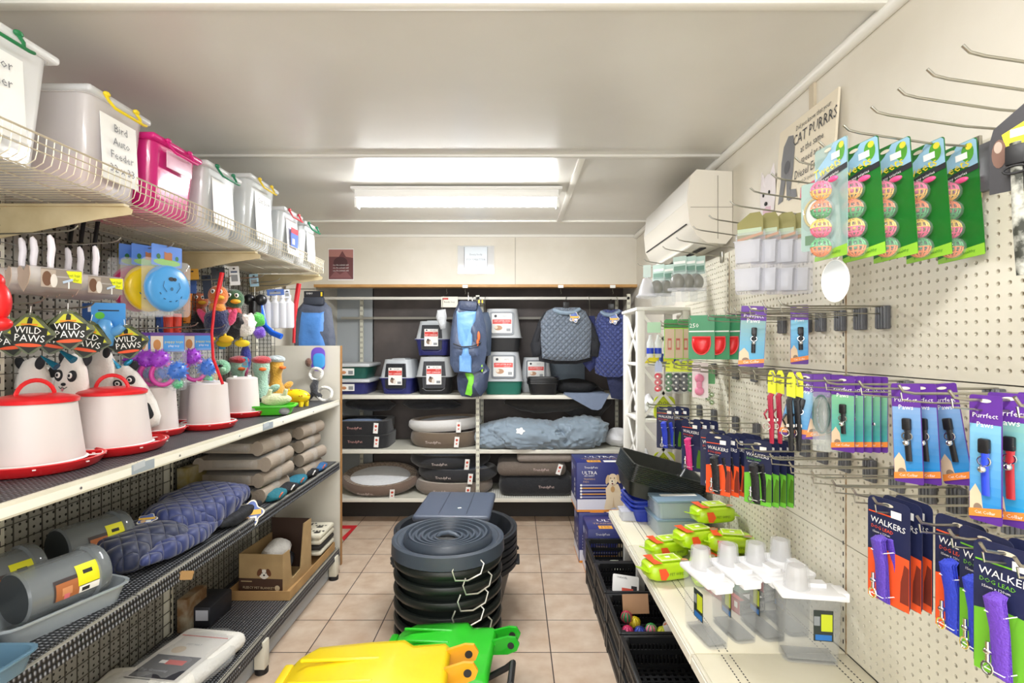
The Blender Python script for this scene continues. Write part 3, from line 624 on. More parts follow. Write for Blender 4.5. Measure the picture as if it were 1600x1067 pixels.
def bottle_pack():
    t = thing('water_bottle_pack'); b = MB()
    for x in (-.02, .02): b.lathe([(0, -.17), (.016, -.17), (.018, -.16), (.018, -.09), (.008, -.07), (.007, -.05), (0, -.05)], mat('#e9eef0', .15, 0, .5), c=(x, 0, 0), n=16)
    b.build('bottle', t); b = MB()
    for x in (-.02, .02): b.lathe([(.0188, -.15), (.0188, -.12)], mat('#2440b8', .4), c=(x, 0, 0), n=16)
    b.build('blue_label', t); MB().prism(rr(-.035, -.04, .035, .015, .004), -.0006, .0006, mat('#a9cfae', .4)).build('header_card', t); return t
o = P(1022, 492, 2.72); inst('bottlep', bottle_pack, (o.x, o.y, 1.658), -R(20), 'clear small bottles with blue labels hanging before the white rack', 'bottle pack')
def rolls(c):
    def f():
        t = thing('waste_bag_roll_pack'); b = MB(); C = mat(c, .4)
        for k in range(3): b.cyl((0, -.02, -.06-k*.03), (0, .02, -.06-k*.03), .0155, C, n=14); b.cyl((0, -.0205, -.06-k*.03), (0, -.0225, -.06-k*.03), .005, PAPER, n=10)
        b.build('bag_roll', t); MB().prism([(-.018, -.04), (.018, -.04), (.018, 0), (.008, .016), (-.008, .016), (-.018, 0)], -.001, .001, mat('#dbe33a', .45) if c != '#c43040' else mat('#a9b4cf', .45)).build('header_card', t)
        MB().puff(rr(-.02, -.145, .02, -.035, .006), .026, CLEAR).build('plastic_bag', t); return t
    return f
for i, (px, c, nm) in enumerate(((1029, '#c43040', 'red'), (1046, '#2f6a35', 'dark green'), (1058, '#1c2030', 'black, left'), (1070, '#1c2030', 'black, right'), (1080, '#3c8a45', 'mid green'))):
    o = P(px, 585, 2.55); inst('rolls'+c+('d' if i == 3 else ''), rolls(c), (o.x, o.y, 1.46), -R(30), 'hanging pack of %s waste bag rolls in the third row' % nm, 'waste bags', 'waste bag roll packs')
def bone_pack():
    t = thing('pink_bone_toy_pack'); b = MB(); P1 = mat('#e087a4', .5)
    b.prism(rr(-.035, -.14, .035, .015, .004), -.0006, .0006, mat('#f0e4e6', .35)); b.build('card', t)
    MB().ell((0, -.014, -.055), (.02, .012, .02), P1).ell((0, -.014, -.11), (.02, .012, .02), P1).ell((0, -.014, -.083), (.012, .01, .03), P1).build('toy', t); return t
o = P(1094, 582, 2.3); inst('bone', bone_pack, (o.x, o.y, 1.46), -R(35), 'pink bone-shaped toy on white card in the third row', 'toy')
def bells():
    t = thing('silver_bell_toy_pack'); b = MB()
    for k in range(4): b.ell((.008*(k % 2*2-1), -.01, -.09-k*.017), (.011, .011, .011), mat('#bcd0b0', .2, .8), n=12, k=8)
    b.build('bell', t); MB().prism(rr(-.02, -.06, .02, .01, .004), -.0006, .0006, mat('#5da868', .45)).build('header_card', t); return t
o = P(1086, 600, 2.5); inst('bells', bells, (o.x, 2.305, 1.44), -R(30), 'string of small silvery bells below the waste bag rolls', 'toy')
# camo collar pack, top right corner
t = thing('camo_collar_card', (.763, .77, 1.885)); t.rotation_euler = (0, 0, -R(62)); tag(t, 'black and yellow dog collar card with camouflage strap, upper right corner', 'dog collar')
b = MB(); b.prism([(-.045, -.1), (.05, -.1), (.05, .03), (.0, .03), (-.04, .0), (-.045, -.02)], -.0006, .0006, mat('#2b2a2e', .45)); b.poly([(-.03, -.012), (.049, .025), (.049, -.06), (-.02, -.055)], -.0013, mat('#f2df1a', .4)); b.oval(-.033, -.04, .009, .022, -.0016, mat('#6f5347', .8)); b.oval(-.034, -.03, .005, .009, -.002, mat('#a8988a', .8)); b.rect(-.02, -.02, .005, -.008, -.002, PAPER)
b.text('doggy', .02, .02, -.02, -.0018, mat('#7f9a2a', .5), rot=.2); b.build('card', t)
b = MB(); b.tube([(-.012, -.008, -.03), (-.009, -.012, -.08), (-.008, -.01, -.15), (-.004, -.008, -.23)], .007, mottled('#2a2c22', '#b9b9ae', 60, .6), n=8, flat=.4); b.build('camouflage_strap', t)
b = MB(); b.box((-.01, -.012, -.05), (.024, .01, .03), BLACK, bev=.003); b.tube([(-.01+.014*cos(a), -.014, -.072+.006*sin(a)) for a in [2*pi*i/12 for i in range(12)]], .002, BLACK, closed=True); b.build('buckle', t)
# ================================================================= WHITE LATTICE RACK
t = thing('lattice_rack', (.715, 2.95, 0)); tag(t, 'white corner rack with crossed lattice sides behind the right shelf', 'rack')
RW = mat('#e9e7e0', .4); RX, RY, RZ = .26, .34, 1.75
for x, y in ((0, 0), (RX, 0), (0, RY), (RX, RY)): MB().box((x, y, RZ/2), (.045, .035, RZ), RW, bev=.003).build('post', t)
MB().box((RX/2, RY/2, RZ+.008), (RX+.06, RY+.06, .018), RW, bev=.003).build('top_board', t)
for z in (.1, .45, .8, 1.12, 1.44): MB().box((RX/2, RY/2, z), (RX+.02, RY+.02, .016), RW, bev=.002).build('shelf', t)
b = MB()
for z0, z1 in ((.45, .8), (.8, 1.12), (1.12, 1.44), (1.44, 1.74)):
    for a, c in ((z0, z1), (z1, z0)):
        b.prism([(0, a-.013), (RX, c-.013), (RX, c+.013), (0, a+.013)], -.008, .0, RW)
        b.T = Matrix.Rotation(pi/2, 4, 'Z'); b.prism([(0, a-.013), (RY, c-.013), (RY, c+.013), (0, a+.013)], -.004, .004, RW); b.T = Matrix()
b.build('lattice', t)
b = MB(); b.prism([(.05, 0), (.2, 0), (.2, .02), (.13, .075), (.05, .03)], -.0, .02, mat('#f0e12a', .4)); b.build('base', None)
o = bpy.data.objects['base']; o.name = 'yellow_leaflet'; o.location = (.70, 3.0, 1.449); tag(o, 'yellow printed leaflet lying on the upper shelf of the white rack', 'leaflet')
o = MB().prism([(0, 0), (.1, 0), (.085, .055), (.01, .055)], 0, .03, mat('#1f3f9a', .4)).rect(.02, .01, .08, .04, -.001, mat('#e8e03a', .4)).build('blue_packet'); o.location = (.83, 2.965, 1.449); tag(o, 'blue and yellow packet on the upper shelf of the white rack', 'packet')
for i, (x, z, s_) in enumerate(((.78, 1.19, 1.0), (.88, 1.17, .75))):
    o = MB().ell((0, 0, 0), (.06*s_, .07*s_, .07*s_), mat('#e9e9ec', .4), amp=.5, freq=22, seed=i+2, n=20, k=12, flat=.8).build('plastic_bundle'); o.location = (x, 3.07, 1.129+.056*s_); tag(o, ['large', 'small'][i]+' crumpled white plastic bundle on the white rack', 'bundle')
for i, z in enumerate((1.129, .809)):
    o = MB().prism(rr(-.06, 0, .06, .13, .03), 0, .012, mat('#c9d62a', .4)).text('DOG', .03, 0, .09, -.001, INK).text('CHEWS', .022, 0, .055, -.001, INK).build('yellow_bag'); o.location = (.86, 2.972, z); tag(o, 'yellow-green printed bag standing in the white rack, %s' % ['upper one', 'lower one'][i], 'bag')
for i, z in enumerate((.809, .459)):
    o = MB().ell((0, 0, .06), (.05, .06, .06), mat('#d9dade', .35), amp=.5, freq=20, seed=i+8, n=20, k=12).build('plastic_bundle'); o.location = (.77, 3.1, z+.005); tag(o, 'grey-white plastic bundle in the white rack, %s' % ['above the training pad box', 'at the bottom'][i], 'bundle')

# ================================================================= RIGHT SHELF GOODS  (top surface z=.631)
Z1 = ZS+.0012
def storage_box():
    t = thing('storage_box'); m = mat('#bccbd6', .15, 0, .6, coat=.3)
    MB().tray((0, 0, 0), (.24, .2, .075), .003, m, taper=.95, rim=.004, r=.02).build('box_body', t); MB().box((0, 0, .082), (.25, .21, .012), mat('#8fa9bd', .15, 0, .75), bev=.005).build('lid', t); return t
for k in range(2): inst('sbox', storage_box, (.80, 2.58, Z1+.0885*k), R(3), 'pale blue clear lidded storage box beside the wipes, %s of two' % ['lower', 'upper'][k], 'storage box', 'lidded storage boxes')
t = MB().rect(-.09, -.018, .09, .018, 0, PAPER).build('paper_slip'); t.rotation_euler = (-pi/2, 0, R(3)); t.location = (.81, 2.57, Z1+.1775); tag(t, 'white paper slip on the lid of the blue storage box', 'paper slip')
def blue_tray():
    t = thing('blue_plastic_basin'); MB().tray((0, 0, 0), (.32, .22, .07), .003, mat('#2a3ea8', .35), taper=.86, rim=.01, r=.03).build('basin', t); return t
for k in range(3): inst('btray', blue_tray, (.765, 2.80, Z1+.0225*k), R(4), 'royal blue plastic basin under the black trays, %s from the bottom of its stack' % ORD[k], 'basin', 'stacked blue basins')
def black_tray():
    t = thing('black_litter_tray'); MB().tray((0, 0, 0), (.39, .29, .085), .003, mat('#1b1f1e', .3), taper=.84, rim=.008, r=.03).build('tray', t); return t
for k in range(10): 
    o = inst('ktray', black_tray, (.735+.0028*k, 2.76, .758+.0088*k), R(4), 'black litter tray in the tilted stack on the blue basins, %s from the bottom' % ORD[k], 'litter tray', 'tilted black litter trays', tilt=(R(6), R(16)))
o = MB().tray((0, 0, 0), (.1, .1, .045), .002, CLEAR2, taper=.95, rim=.002, r=.01).box((0, 0, .048), (.105, .105, .005), CLEAR2, bev=.002).build('small_clear_box'); o.location = (.61, 2.76, Z1); tag(o, 'small clear lidded box at the far corner of the right shelf', 'box')
LG = mat('#b6dc1e', .3, coat=.4)
def wipes():
    t = thing('wipes_pack'); b = MB(); b.ell((0, 0, .034), (.105, .062, .036), LG, n=28, k=14, amp=.12, freq=40, seed=3, flat=.95)
    b2 = MB(); vs = []; 
    # flattened soft brick
    b = MB(); n, k = 24, 10; V = []; Fs = []
    for j in range(k+1):
        for i in range(n):
            a = 2*pi*i/n; ph = pi*j/k-pi/2; e = .45
            sgn = lambda q: (1 if q >= 0 else -1)*abs(q)**e
            x = .092*sgn(cos(ph))*sgn(cos(a)); y = .055*sgn(cos(ph))*sgn(sin(a)); z = .03*sgn(sin(ph))
            q = noise.noise(Vector((x, y, z))*45)*.004; V.append((x+q, y-q, z+.032+q))
    for j in range(k):
        for i in range(n): Fs.append((j*n+i, j*n+(i+1) % n, (j+1)*n+(i+1) % n, (j+1)*n+i))
    b.add(V, Fs, LG); b.build('pack_body', t)
    b = MB()
    for s_ in (-1, 1): b.box((s_*.098, 0, .034), (.022, .09, .003), LG, rot=(.15*s_, .2, 0))
    b.build('sealed_end', t)
    b = MB(); b.box((.008, 0, .0665), (.085, .06, .006), mat('#c3e62f', .3), bev=.0018); wl = mat('#eef3c0', .3)
    for s_ in (-1, 1): b.box((.008, s_*.028, .0695), (.085, .004, .0025), wl); b.box((.008+s_*.0405, 0, .0695), (.004, .056, .0025), wl)
    b.box((.008, 0, .0697), (.018, .014, .002), PAPER); b.build('flip_lid', t)
    b = MB(); b.T = Matrix.Rotation(-pi/2, 4, 'X'); 
    b.poly([(-.078, .046), (-.04, .046), (-.05, .0), (-.036, -.046), (-.074, -.046)], -.0664, ORG); b.oval(.066, -.03, .014, .012, -.0666, mat('#c98a5e', .6)); b.oval(.06, -.04, .018, .008, -.0668, mat('#9a8a72', .6)); b.T = Matrix.Rotation(-pi/2, 4, 'X') @ Matrix.Identity(4)
    b.text('pet wipes', .011, .008, .017, -.0698, mat('#5c7f12', .5)); b.T = Matrix(); b.poly([(-.06, .052), (-.03, .052), (-.015, .03), (-.03, .012), (-.05, .014)], -.0585, ORG); b.text('PET WIPES', .014, .02, .03, -.0585, mat('#5c7f12', .5)); b.build('print', t)
    return t
WP = [(.60, 2.06, 0, 12, 'front left of the pile'), (.745, 2.03, 0, 78, 'front row, second from left'), (.665, 2.27, 0, 14, 'second row at the left'), (.855, 2.13, 0, 8, 'bottom row nearest the pegboard'), (.865, 2.30, 0, 8, 'under the topmost pack'), (.765, 2.19, .076, 16, 'second layer at the left'), (.885, 2.13, .076, -12, 'second layer nearest the pegboard'), (.865, 2.27, .15, 10, 'topmost at the back')]
for i, (x, y, z, a, nm) in enumerate(WP):
    inst('wipes', wipes, (x, y, Z1+z), R(a), 'lime green packet of pet wipes, '+nm, 'wipes', 'lime green wipes packets', sc=(.98, 1.0, 1.12))
def bwbox():
    t = thing('filter_box'); b = MB(); b.box((0, 0, .024), (.1, .2, .048), mat('#26282a', .35), bev=.0015); b.build('carton', t)
    b = MB(); b.box((-.0505, 0, .024), (.001, .2, .046), mat('#a8202a', .4)); b.T = Matrix.Rotation(-pi/2, 4, 'X'); b.rect(-.049, -.098, -.03, .098, -.0486, mat('#c0303a', .4)); b.rect(-.015, -.05, .045, .03, -.0487, mat('#6f9080', .4)); b.rect(-.01, -.095, .045, -.06, -.0487, PAPER); b.T = Matrix()
    b.rect(-.045, .008, .045, .04, -.1006, PAPER); b.text('COMFORT', .018, 0, .024, -.1012, INK)
    for k in range(6): b.box((-.0512, -.08+k*.032, .03), (.0006, .016, .02), PAPER)
    b.build('print', t); return t
for i, (x, y, z, a) in enumerate(((.79, 1.87, 0, 14), (.90, 1.95, 0, 12), (.90, 1.93, .049, 14))):
    inst('bwbox', bwbox, (x, y, Z1+z), R(a), 'black and red carton lying behind the dispensers, %s' % ['left one', 'right one at the bottom', 'uppermost one'][i], 'carton', 'black and red cartons')
def dispenser():
    t = thing('food_dispenser'); W_ = mat('#f4f4f6', .25)
    MB().tray((0, 0, 0), (.1, .19, .215), .002, mat('#eef2f2', .04, 0, .09, coat=.1), taper=.9, r=.022).build('container', t)
    MB().box((0, 0, .012), (.072, .15, .004), mat('#b9b9b4', .1, 0, .35)).build('base_ridge', t)
    b = MB(); b.box((0, 0, .222), (.112, .2, .02), W_, bev=.008); b.prism([(-.018, 0), (.018, 0), (.018, .016), (-.018, .016)], -.03, .03, W_, T=Matrix.Translation((.02, -.03, .23))); b.build('lid', t)
    b = MB(); b.box((0, -.1, .218), (.07, .035, .03), W_, bev=.004); b.build('pour_spout', t)
    b = MB(); b.lathe([(0, .305), (.026, .305), (.028, .30), (.036, .233)], mat('#dcdad8', .25, 0, .5), c=(0, .035, 0), n=24); b.build('measuring_cup', t)
    MB().lathe([(.028, .306), (.036, .304), (.042, .233)], mat('#e8eaec', .08, 0, .3), c=(0, .035, 0), n=24).build('cup_cover', t)
    b = MB(); b.box((-.0495, -.03, .13), (.001, .06, .10), mat('#2a3330', .4)); b.box((-.0502, -.04, .14), (.0008, .034, .055), mat('#c3cf2a', .4)); b.box((-.0502, -.03, .092), (.0008, .05, .018), mat('#2a6fb8', .4)); b.box((-.0502, -.01, .145), (.0008, .018, .03), mat('#8a8f92', .4)); b.build('label', t); return t
DN = ['front left one', 'second from the left', 'third from the left', 'rear one nearest the pegboard', 'front right one turned sideways']
for i, (x, y, a) in enumerate([(.605, 1.64, 10), (.705, 1.67, 9), (.80, 1.68, 8), (.895, 1.71, 6), (.865, 1.53, 82)]):
    inst('disp', dispenser, (x, y, Z1), R(a), 'clear pet food dispenser with white lid and measuring cup, '+DN[i], 'food dispenser', 'clear food dispensers', sc=(.82, .88, .88))

# ================================================================= CRATES UNDER THE SHELF
def crate():
    t = thing('black_crate'); m = mat('#17181a', .4); W_, L_, H_ = .36, .35, .14
    b = MB()
    for s_ in (-1, 1):
        for z, h in ((.012, .024), (.075, .02), (H_-.014, .028)):
            b.box((s_*(W_/2-.004), 0, z), (.008, L_, h), m); b.box((0, s_*(L_/2-.004), z), (W_, .008, h), m)
        for k in range(22): b.box((s_*(W_/2-.004), -L_/2+.01+k*(L_-.02)/21, H_/2), (.005, .006, H_), m)
        for k in range(22): b.box((-W_/2+.01+k*(W_-.02)/21, s_*(L_/2-.004), H_/2), (.006, .005, H_), m)
        for q in (-1, 1): b.box((s_*(W_/2-.01), q*(L_/2-.01), H_/2), (.03, .03, H_), m, bev=.004)
    b.build('sides', t); b = MB()
    for k in range(12): b.box((-W_/2+.015+k*(W_-.03)/11, 0, .006), (.014, L_-.01, .006), m); b.box((0, -L_/2+.015+k*(L_-.03)/11, .008), (W_-.01, .012, .004), m)
    b.build('slatted_bottom', t)
    b = MB()
    for s_ in (-1, 1): b.box((s_*(W_/2+.002), 0, H_-.004), (.016, L_+.016, .01), m, bev=.002); b.box((0, s_*(L_/2+.002), H_-.004), (W_, .016, .01), m, bev=.002)
    b.build('rim', t); return t
CYS = [(3.215, 'farthest'), (2.84, 'second farthest'), (2.46, 'third'), (2.08, 'fourth'), (1.70, 'nearest')]
for y, nm in CYS:
    for k in (0, 1): inst('crate', crate, (.65, y, .001+.145*k), 0, '%s black slatted crate of its stack, %s stack under the right shelf' % (['lower', 'upper'][k], nm), 'crate', 'black crates under the shelf')
# things in the crates
def ball(c1, c2):
    def f():
        b = MB(); b.ell((0, 0, 0), (.026, .026, .026), mat(c1, .4), n=16, k=10); 
        for k in range(4): b.tube([(.0268*cos(p)*cos(k*pi/4), .0268*cos(p)*sin(k*pi/4), .0268*sin(p)) for p in [2*pi*i/20 for i in range(20)]], .0022, mat(c2, .4), n=4, closed=True)
        return b.build('toy_ball')
    return f
for i, (c1, c2, x, y, z, nm) in enumerate((('#d84a7c', '#c9305e', .53, 2.43, .23, 'magenta'), ('#2e7d4a', '#c83a5a', .54, 2.5, .262, 'green-topped red'), ('#e6d03a', '#c9b520', .58, 2.5, .235, 'yellow'), ('#3a55b8', '#27397f', .585, 2.42, .232, 'dark blue'), ('#f08aa8', '#3fae5a', .64, 2.43, .24, 'pink and green'), ('#e4e44a', '#c9d52a', .69, 2.41, .236, 'lemon'), ('#e07a4a', '#d8d8d0', .73, 2.46, .234, 'orange'), ('#cf3f6a', '#efe6e0', .6, 2.36, .225, 'crimson'))):
    o = ball(c1, c2)(); o.location = (x, y, z-.02); tag(o, nm+' lattice toy ball in the third crate stack', 'toy ball', 'toy balls in the crate')
o = MB().puff(rr(-.06, -.02, .06, .03, .01), .02, mat('#eceae6', .3, 0, .8), amp=.02).build('plastic_bag'); o.location = (.74, 2.38, .24); o.rotation_euler = (-.8, .1, .4); tag(o, 'crumpled clear white plastic bag among the toy balls', 'bag')
o = MB().box((0, 0, 0), (.13, .003, .09), mat('#c79c78', .6)).build('cardboard_piece'); o.location = (.60, 2.57, .27); o.rotation_euler = (-.25, 0, .05); tag(o, 'tan cardboard piece standing behind the toy balls', 'cardboard')
o = MB().prism(rr(-.07, -.045, .07, .045, .008), -.001, .001, PAPER).text('UNRAVEL', .013, -.02, .03, -.0016, INK).rect(.03, -.03, .06, -.005, -.0015, INK).rect(-.02, -.04, .04, -.02, -.0016, mat('#d8503a', .5)).build('hang_card'); o.location = (.60, 2.80, .262); o.rotation_euler = (-.6, .1, -.12); tag(o, 'white printed toy card with barcode lying in the second crate', 'card')
o = MB().ell((0, 0, 0), (.06, .05, .03), mat('#cfd6c0', .4), amp=.4, freq=25).build('toy_packet'); o.location = (.62, 3.17, .2); tag(o, 'pale green and white toy packet in the farthest crate', 'packet')
o = MB().box((0, 0, 0), (.04, .003, .07), mat('#e3e3e6', .5)).build('swing_ticket'); o.location = (.80, 2.36, .31); o.rotation_euler = (0, .3, -.4); tag(o, 'white swing ticket hanging at the back of the third crate', 'ticket')
# ---------------------------------------------------------------- training pad boxes
def pads(w, d, h):
    def f():
        t = thing('training_pad_box'); N = mat('#2b3170', .4)
        b = MB(); b.box((0, d/2, h/2), (w, d, h), N, bev=.003); b.build('carton', t)
        b = MB(); y = -.0012
        b.rect(-w/2+.004, .008, w/2-.004, h*.26, y, mat('#dcdce6', .5)); b.rect(-w/2+.002, .002, w/2-.002, h*.05, y-.0004, mat('#e8963a', .5))
        b.text('TrendyPets', h*.06, -w*.24, h*.9, y-.0004, PAPER); b.text('ULTRA', h*.1, -w*.27, h*.79, y-.0004, PAPER); b.text('ABSORBENT', h*.038, -w*.27, h*.73, y-.0004, PAPER); b.text('TRAINING', h*.05, -w*.27, h*.665, y-.0004, mat('#c9a77a', .5)); b.text('PADS', h*.05, -w*.33, h*.61, y-.0004, mat('#c9a77a', .5))
        for k in range(5): b.rect(-w*.42, h*(.535-k*.06), w*.05, h*(.555-k*.06), y-.0004, [mat('#a9aacb', .5), mat('#e8a63a', .5)][k % 2]); b.oval(-w*.42, h*(.545-k*.06), .008, .008, y-.0008, PAPER)
        T0 = Matrix.Rotation(-pi/2, 4, 'X'); b.T = Matrix.Translation((0, 0, h)) @ T0      # top, read from the front
        b.T = Matrix.Translation((0, 0, h+.0012)) @ Matrix.Rotation(-pi/2, 4, 'X'); b.text('ULTRA', d*.25, 0, d*.62, 0, PAPER); b.text('TRAINING PADS', d*.14, 0, d*.4, 0, mat('#c9a77a', .5)); b.rect(-w*.3, d*.03, -w*.05, d*.25, 0, mat('#e8a63a', .5)); b.text('100', d*.16, -w*.18, d*.14, -.0006, NAVY); b.rect(.0, d*.03, w*.4, d*.22, 0, PAPER)
        b.T = Matrix.Translation((-w/2-.0012, d/2, 0)) @ Matrix.Rotation(-pi/2, 4, 'Z')
        b.rect(-d/2+.004, .004, d/2-.004, h*.22, 0, mat('#dcdce6', .5)); b.rect(-d/2+.004, .002, d/2-.004, h*.04, -.0004, mat('#e8963a', .5)); b.text('ULTRA', h*.08, d*.1, h*.85, -.0004, PAPER); b.oval(-d*.25, h*.8, d*.12, h*.08, -.0004, mat('#b9bce0', .5))
        for k in range(4): b.oval(d*.2, h*(.6-k*.1), .014, .014, -.0004, PAPER)
        b.T = Matrix(); b.build('print', t)
        b = MB(); y = -.003; cx = w*.17; D1 = mat('#e6d2b0', .8); D2 = mat('#d0b48a', .8)
        b.puff([(cx-.07, .03), (cx-.055, .1), (cx-.06, .17), (cx-.03, .21), (cx+.03, .2), (cx+.06, .13), (cx+.085, .08), (cx+.09, .03), (cx+.04, .02), (cx, .035), (cx-.03, .02)], .003, D1, back=False, y=y)
        b.oval(cx-.01, .235, .036, .042, y-.003, D1, n=20); b.oval(cx-.048, .235, .012, .034, y-.004, D2, a0=-.2); b.oval(cx+.032, .24, .013, .034, y-.004, D2, a0=.3)
        b.oval(cx-.014, .215, .018, .02, y-.004, mat('#f1e4cc', .8)); b.oval(cx-.014, .223, .006, .005, y-.0046, BLACK); b.oval(cx-.025, .245, .004, .004, y-.0046, BLACK); b.oval(cx+.002, .245, .004, .004, y-.0046, BLACK); b.oval(cx-.012, .205, .007, .006, y-.0046, mat('#7a3a34', .6))
        b.oval(cx-.048, .028, .022, .009, y-.004, D1); b.oval(cx+.04, .026, .022, .009, y-.004, D1); b.poly([(cx-.012, .035), (cx-.004, .11), (cx+.004, .035)], y-.0042, D2); b.oval(cx-.01, .165, .015, .022, y-.0042, mat('#caa06a', .8))
        b.build('dog_picture', t); return t
    return f
inst('pads_a', pads(.40, .30, .355), (.66, 3.70, 0), 0, 'dark blue training pad box standing on the floor under another, at the back', 'carton')
inst('pads_a', None, (.645, 3.72, .3562), R(1), 'dark blue training pad box with sitting puppy picture, topmost', 'carton')
inst('pads_b', pads(.37, .27, .34), (.67, 3.415, 0), 0, 'low dark blue training pad box on the floor behind the crates', 'carton')

# ================================================================= BACK WALL SHELVING
BZ = (.243, .66, 1.127); BYF = 4.45
t = thing('back_shelving', (-.33, 4.7, 0)); tag(t, 'cream steel bay shelving across the back wall with three levels', 'shelving unit')
SH = mat('#d4d2c4', .4)
for z in BZ:
    for x0, x1 in ((-1.66, -.33), (-.33, .985)):
        b = MB(); b.box(((x0+x1)/2+.33, 0, z-.008), (x1-x0-.004, .5, .014), SH); b.box(((x0+x1)/2+.33, -.25, z-.018), (x1-x0-.004, .012, .034), mat('#e2e0d4', .35), bev=.002); b.build('shelf', t)
for x, y, z0, z1 in ((-.315, -.265, .23, 1.98), (.975, -.265, .23, 1.99), (-1.45, .22, 0, 2.0), (-1.66+.01, -.265, .23, 1.98), (-.31, .23, 0, 2.0), (.97, .23, 0, 2.0)):
    b = MB(); b.box((x+.33, y, (z0+z1)/2), (.03, .02, z1-z0), mat('#dedccb', .4))
    for k in range(int((z1-z0)/.05)):
        for s_ in (-.006, .006): b.box((x+.33+s_, y-.0105, z0+.03+k*.05), (.004, .001, .02), INK)
    b.build('slotted_upright', t)
for z, y in ((1.955, -.265), (1.81, .2)): MB().box((0, y, z), (2.62, .012 if y > 0 else .02, .022), mat('#c4c2b8', .4)).build('cross_rail', t)
MB().box((0, .02, .07), (2.6, .02, .14), mat('#3a3836', .7)).build('kick_plate', t)
b = MB()
for z, x0, x1 in ((BZ[0], -.3, .95),):
    for k in range(60): b.box((x0+.33+.02*k, -.1, z+.0005), (.01, .28, .001), mat('#f0efe8', .4))
b.build('shelf_grille', t)

def add_tag(parent, x, y, z, rot=(0, 0, 0), s=1.0):
    b = MB(); b.box((0, 0, -.045*s), (.04*s, .0015, .09*s), PAPER); b.oval(0, -.028*s, .011*s, .011*s, -.0012, TAGR); b.poly([(-.011*s, -.07*s), (-.004*s, -.06*s), (-.011*s, -.05*s), (0, -.055*s), (.011*s, -.05*s), (.004*s, -.06*s), (.011*s, -.07*s), (0, -.065*s)], -.0012, TAGR)
    b.tube([(0, .0, 0), (.004, .004, .02)], .0008, INK, n=4)
    return b.build('swing_tag', parent, loc=(x, y, z), rot=rot)
def carrier(top, base, door='#2a2c33'):
    def f():
        t = thing('pet_carrier'); T_ = mat(top, .45); B_ = mat(base, .35); w, d, h = .29, .40, .30
        MB().tray((0, 0, 0), (w, d, h*.47), .004, B_, taper=.85, rim=.01, r=.04).build('lower_shell', t)
        b = MB(); b.T = Matrix.Translation((0, 0, h)) @ Matrix.Rotation(pi, 4, 'X'); b.tray((0, 0, 0), (w+.004, d+.004, h*.53), .004, T_, taper=.80, rim=.008, r=.05); b.T = Matrix(); b.box((0, 0, h+.004), (.12, .2, .01), T_, bev=.004); b.build('upper_shell', t)
        b = MB(); D_ = mat(door, .4); out = [(-.088, .05), (.088, .05), (.095, .15), (.082, .265), (-.082, .265), (-.095, .15)]
        b.prism(out, -d/2-.004, -d/2+.03, D_); b.T = Matrix.Translation((0, 0, 0))
        for k in range(9): b.box((-.072+.018*k, -d/2-.006, .157), (.004, .004, .2), mat('#17181c', .4))
        for k in range(7): b.box((0, -d/2-.006, .07+k*.03), (.16, .003, .004), mat('#17181c', .4))
        b.build('door', t)
        b = MB(); y = -d/2-.01; b.box((0, y, .155), (.12, .003, .15), PAPER); b.rect(-.058, .165, .058, .205, y-.002, RED if False else mat('#d63a30', .45)); b.text('PET CARRIER', .0185, 0, .177, y-.003, PAPER); b.text('MEDIUM', .009, .03, .196, y-.003, PAPER); b.text('PETS PETS', .011, .015, .217, y-.003, INK); b.oval(-.04, .219, .008, .006, y-.0025, INK)
        b.oval(-.022, .118, .022, .022, y-.0025, mat('#8a7260', .6)); b.oval(-.028, .135, .01, .01, y-.0028, mat('#3f3431', .6)); b.oval(-.005, .108, .012, .02, y-.003, mat('#e4dcd2', .6)); b.rect(.02, .09, .052, .11, y-.0025, mat('#8c8f92', .5)); b.build('label', t)
        b = MB(); b.tube([(-.09, -d/2-.012, .05), (-.06, -d/2-.02, .03), (.06, -d/2-.02, .03), (.09, -d/2-.012, .05)], .005, B_); b.build('front_latch', t)
        return t
    return f
TOPZ = BZ[2]+.0005
inst('car_n', carrier('#bfc4c8', '#2b2f6e'), (P(625, 0, 4.65).x, 4.72, TOPZ), R(-3), 'grey and navy pet carrier, lower left of the three carriers', 'pet carrier', 'pet carriers')
inst('car_k', carrier('#b4b7b8', '#1f2023'), (P(681, 0, 4.65).x, 4.70, TOPZ), R(2), 'grey and black pet carrier below the navy one', 'pet carrier', 'pet carriers', sc=(1.08, 1, 1.08))
inst('car_n', None, (P(679, 0, 4.65).x, 4.72, TOPZ+.338), R(-2), 'grey and navy pet carrier on top of the black carrier', 'pet carrier', 'pet carriers')
def litter_tray(c):
    def f():
        t = thing('rimmed_litter_tray'); MB().tray((0, 0, 0), (.36, .42, .11), .004, mat(c, .4), taper=.85, r=.05, rim=.004).build('tray', t)
        b = MB(); b.box((0, 0, .118), (.40, .46, .03), mat('#c9cdd0', .4), bev=.012); b.build('white_rim', t)
        b = MB(); b.box((-.04, -.203, .06), (.2, .003, .06), PAPER); b.rect(-.14, .033, -.06, .088, -.2055, mat('#d63a30', .45)); b.text('LITTER', .02, -.1, .06, -.2062, PAPER); b.oval(-.03, .055, .022, .014, -.206, mat('#c98a5e', .6)); b.rect(.01, .04, .05, .07, -.206, mat('#8c8f92', .5)); b.build('label', t); return t
    return f
x = P(562, 0, 4.65).x
inst('lt_b', litter_tray('#2b2f6e'), (x-.06, 4.7, TOPZ), 0, 'navy litter tray with pale rim, lower of the pair on the top shelf', 'litter tray')
inst('lt_g', litter_tray('#1f5a50'), (x-.07, 4.7, TOPZ+.135), R(2), 'dark green litter tray with pale rim, stacked on the navy one', 'litter tray')
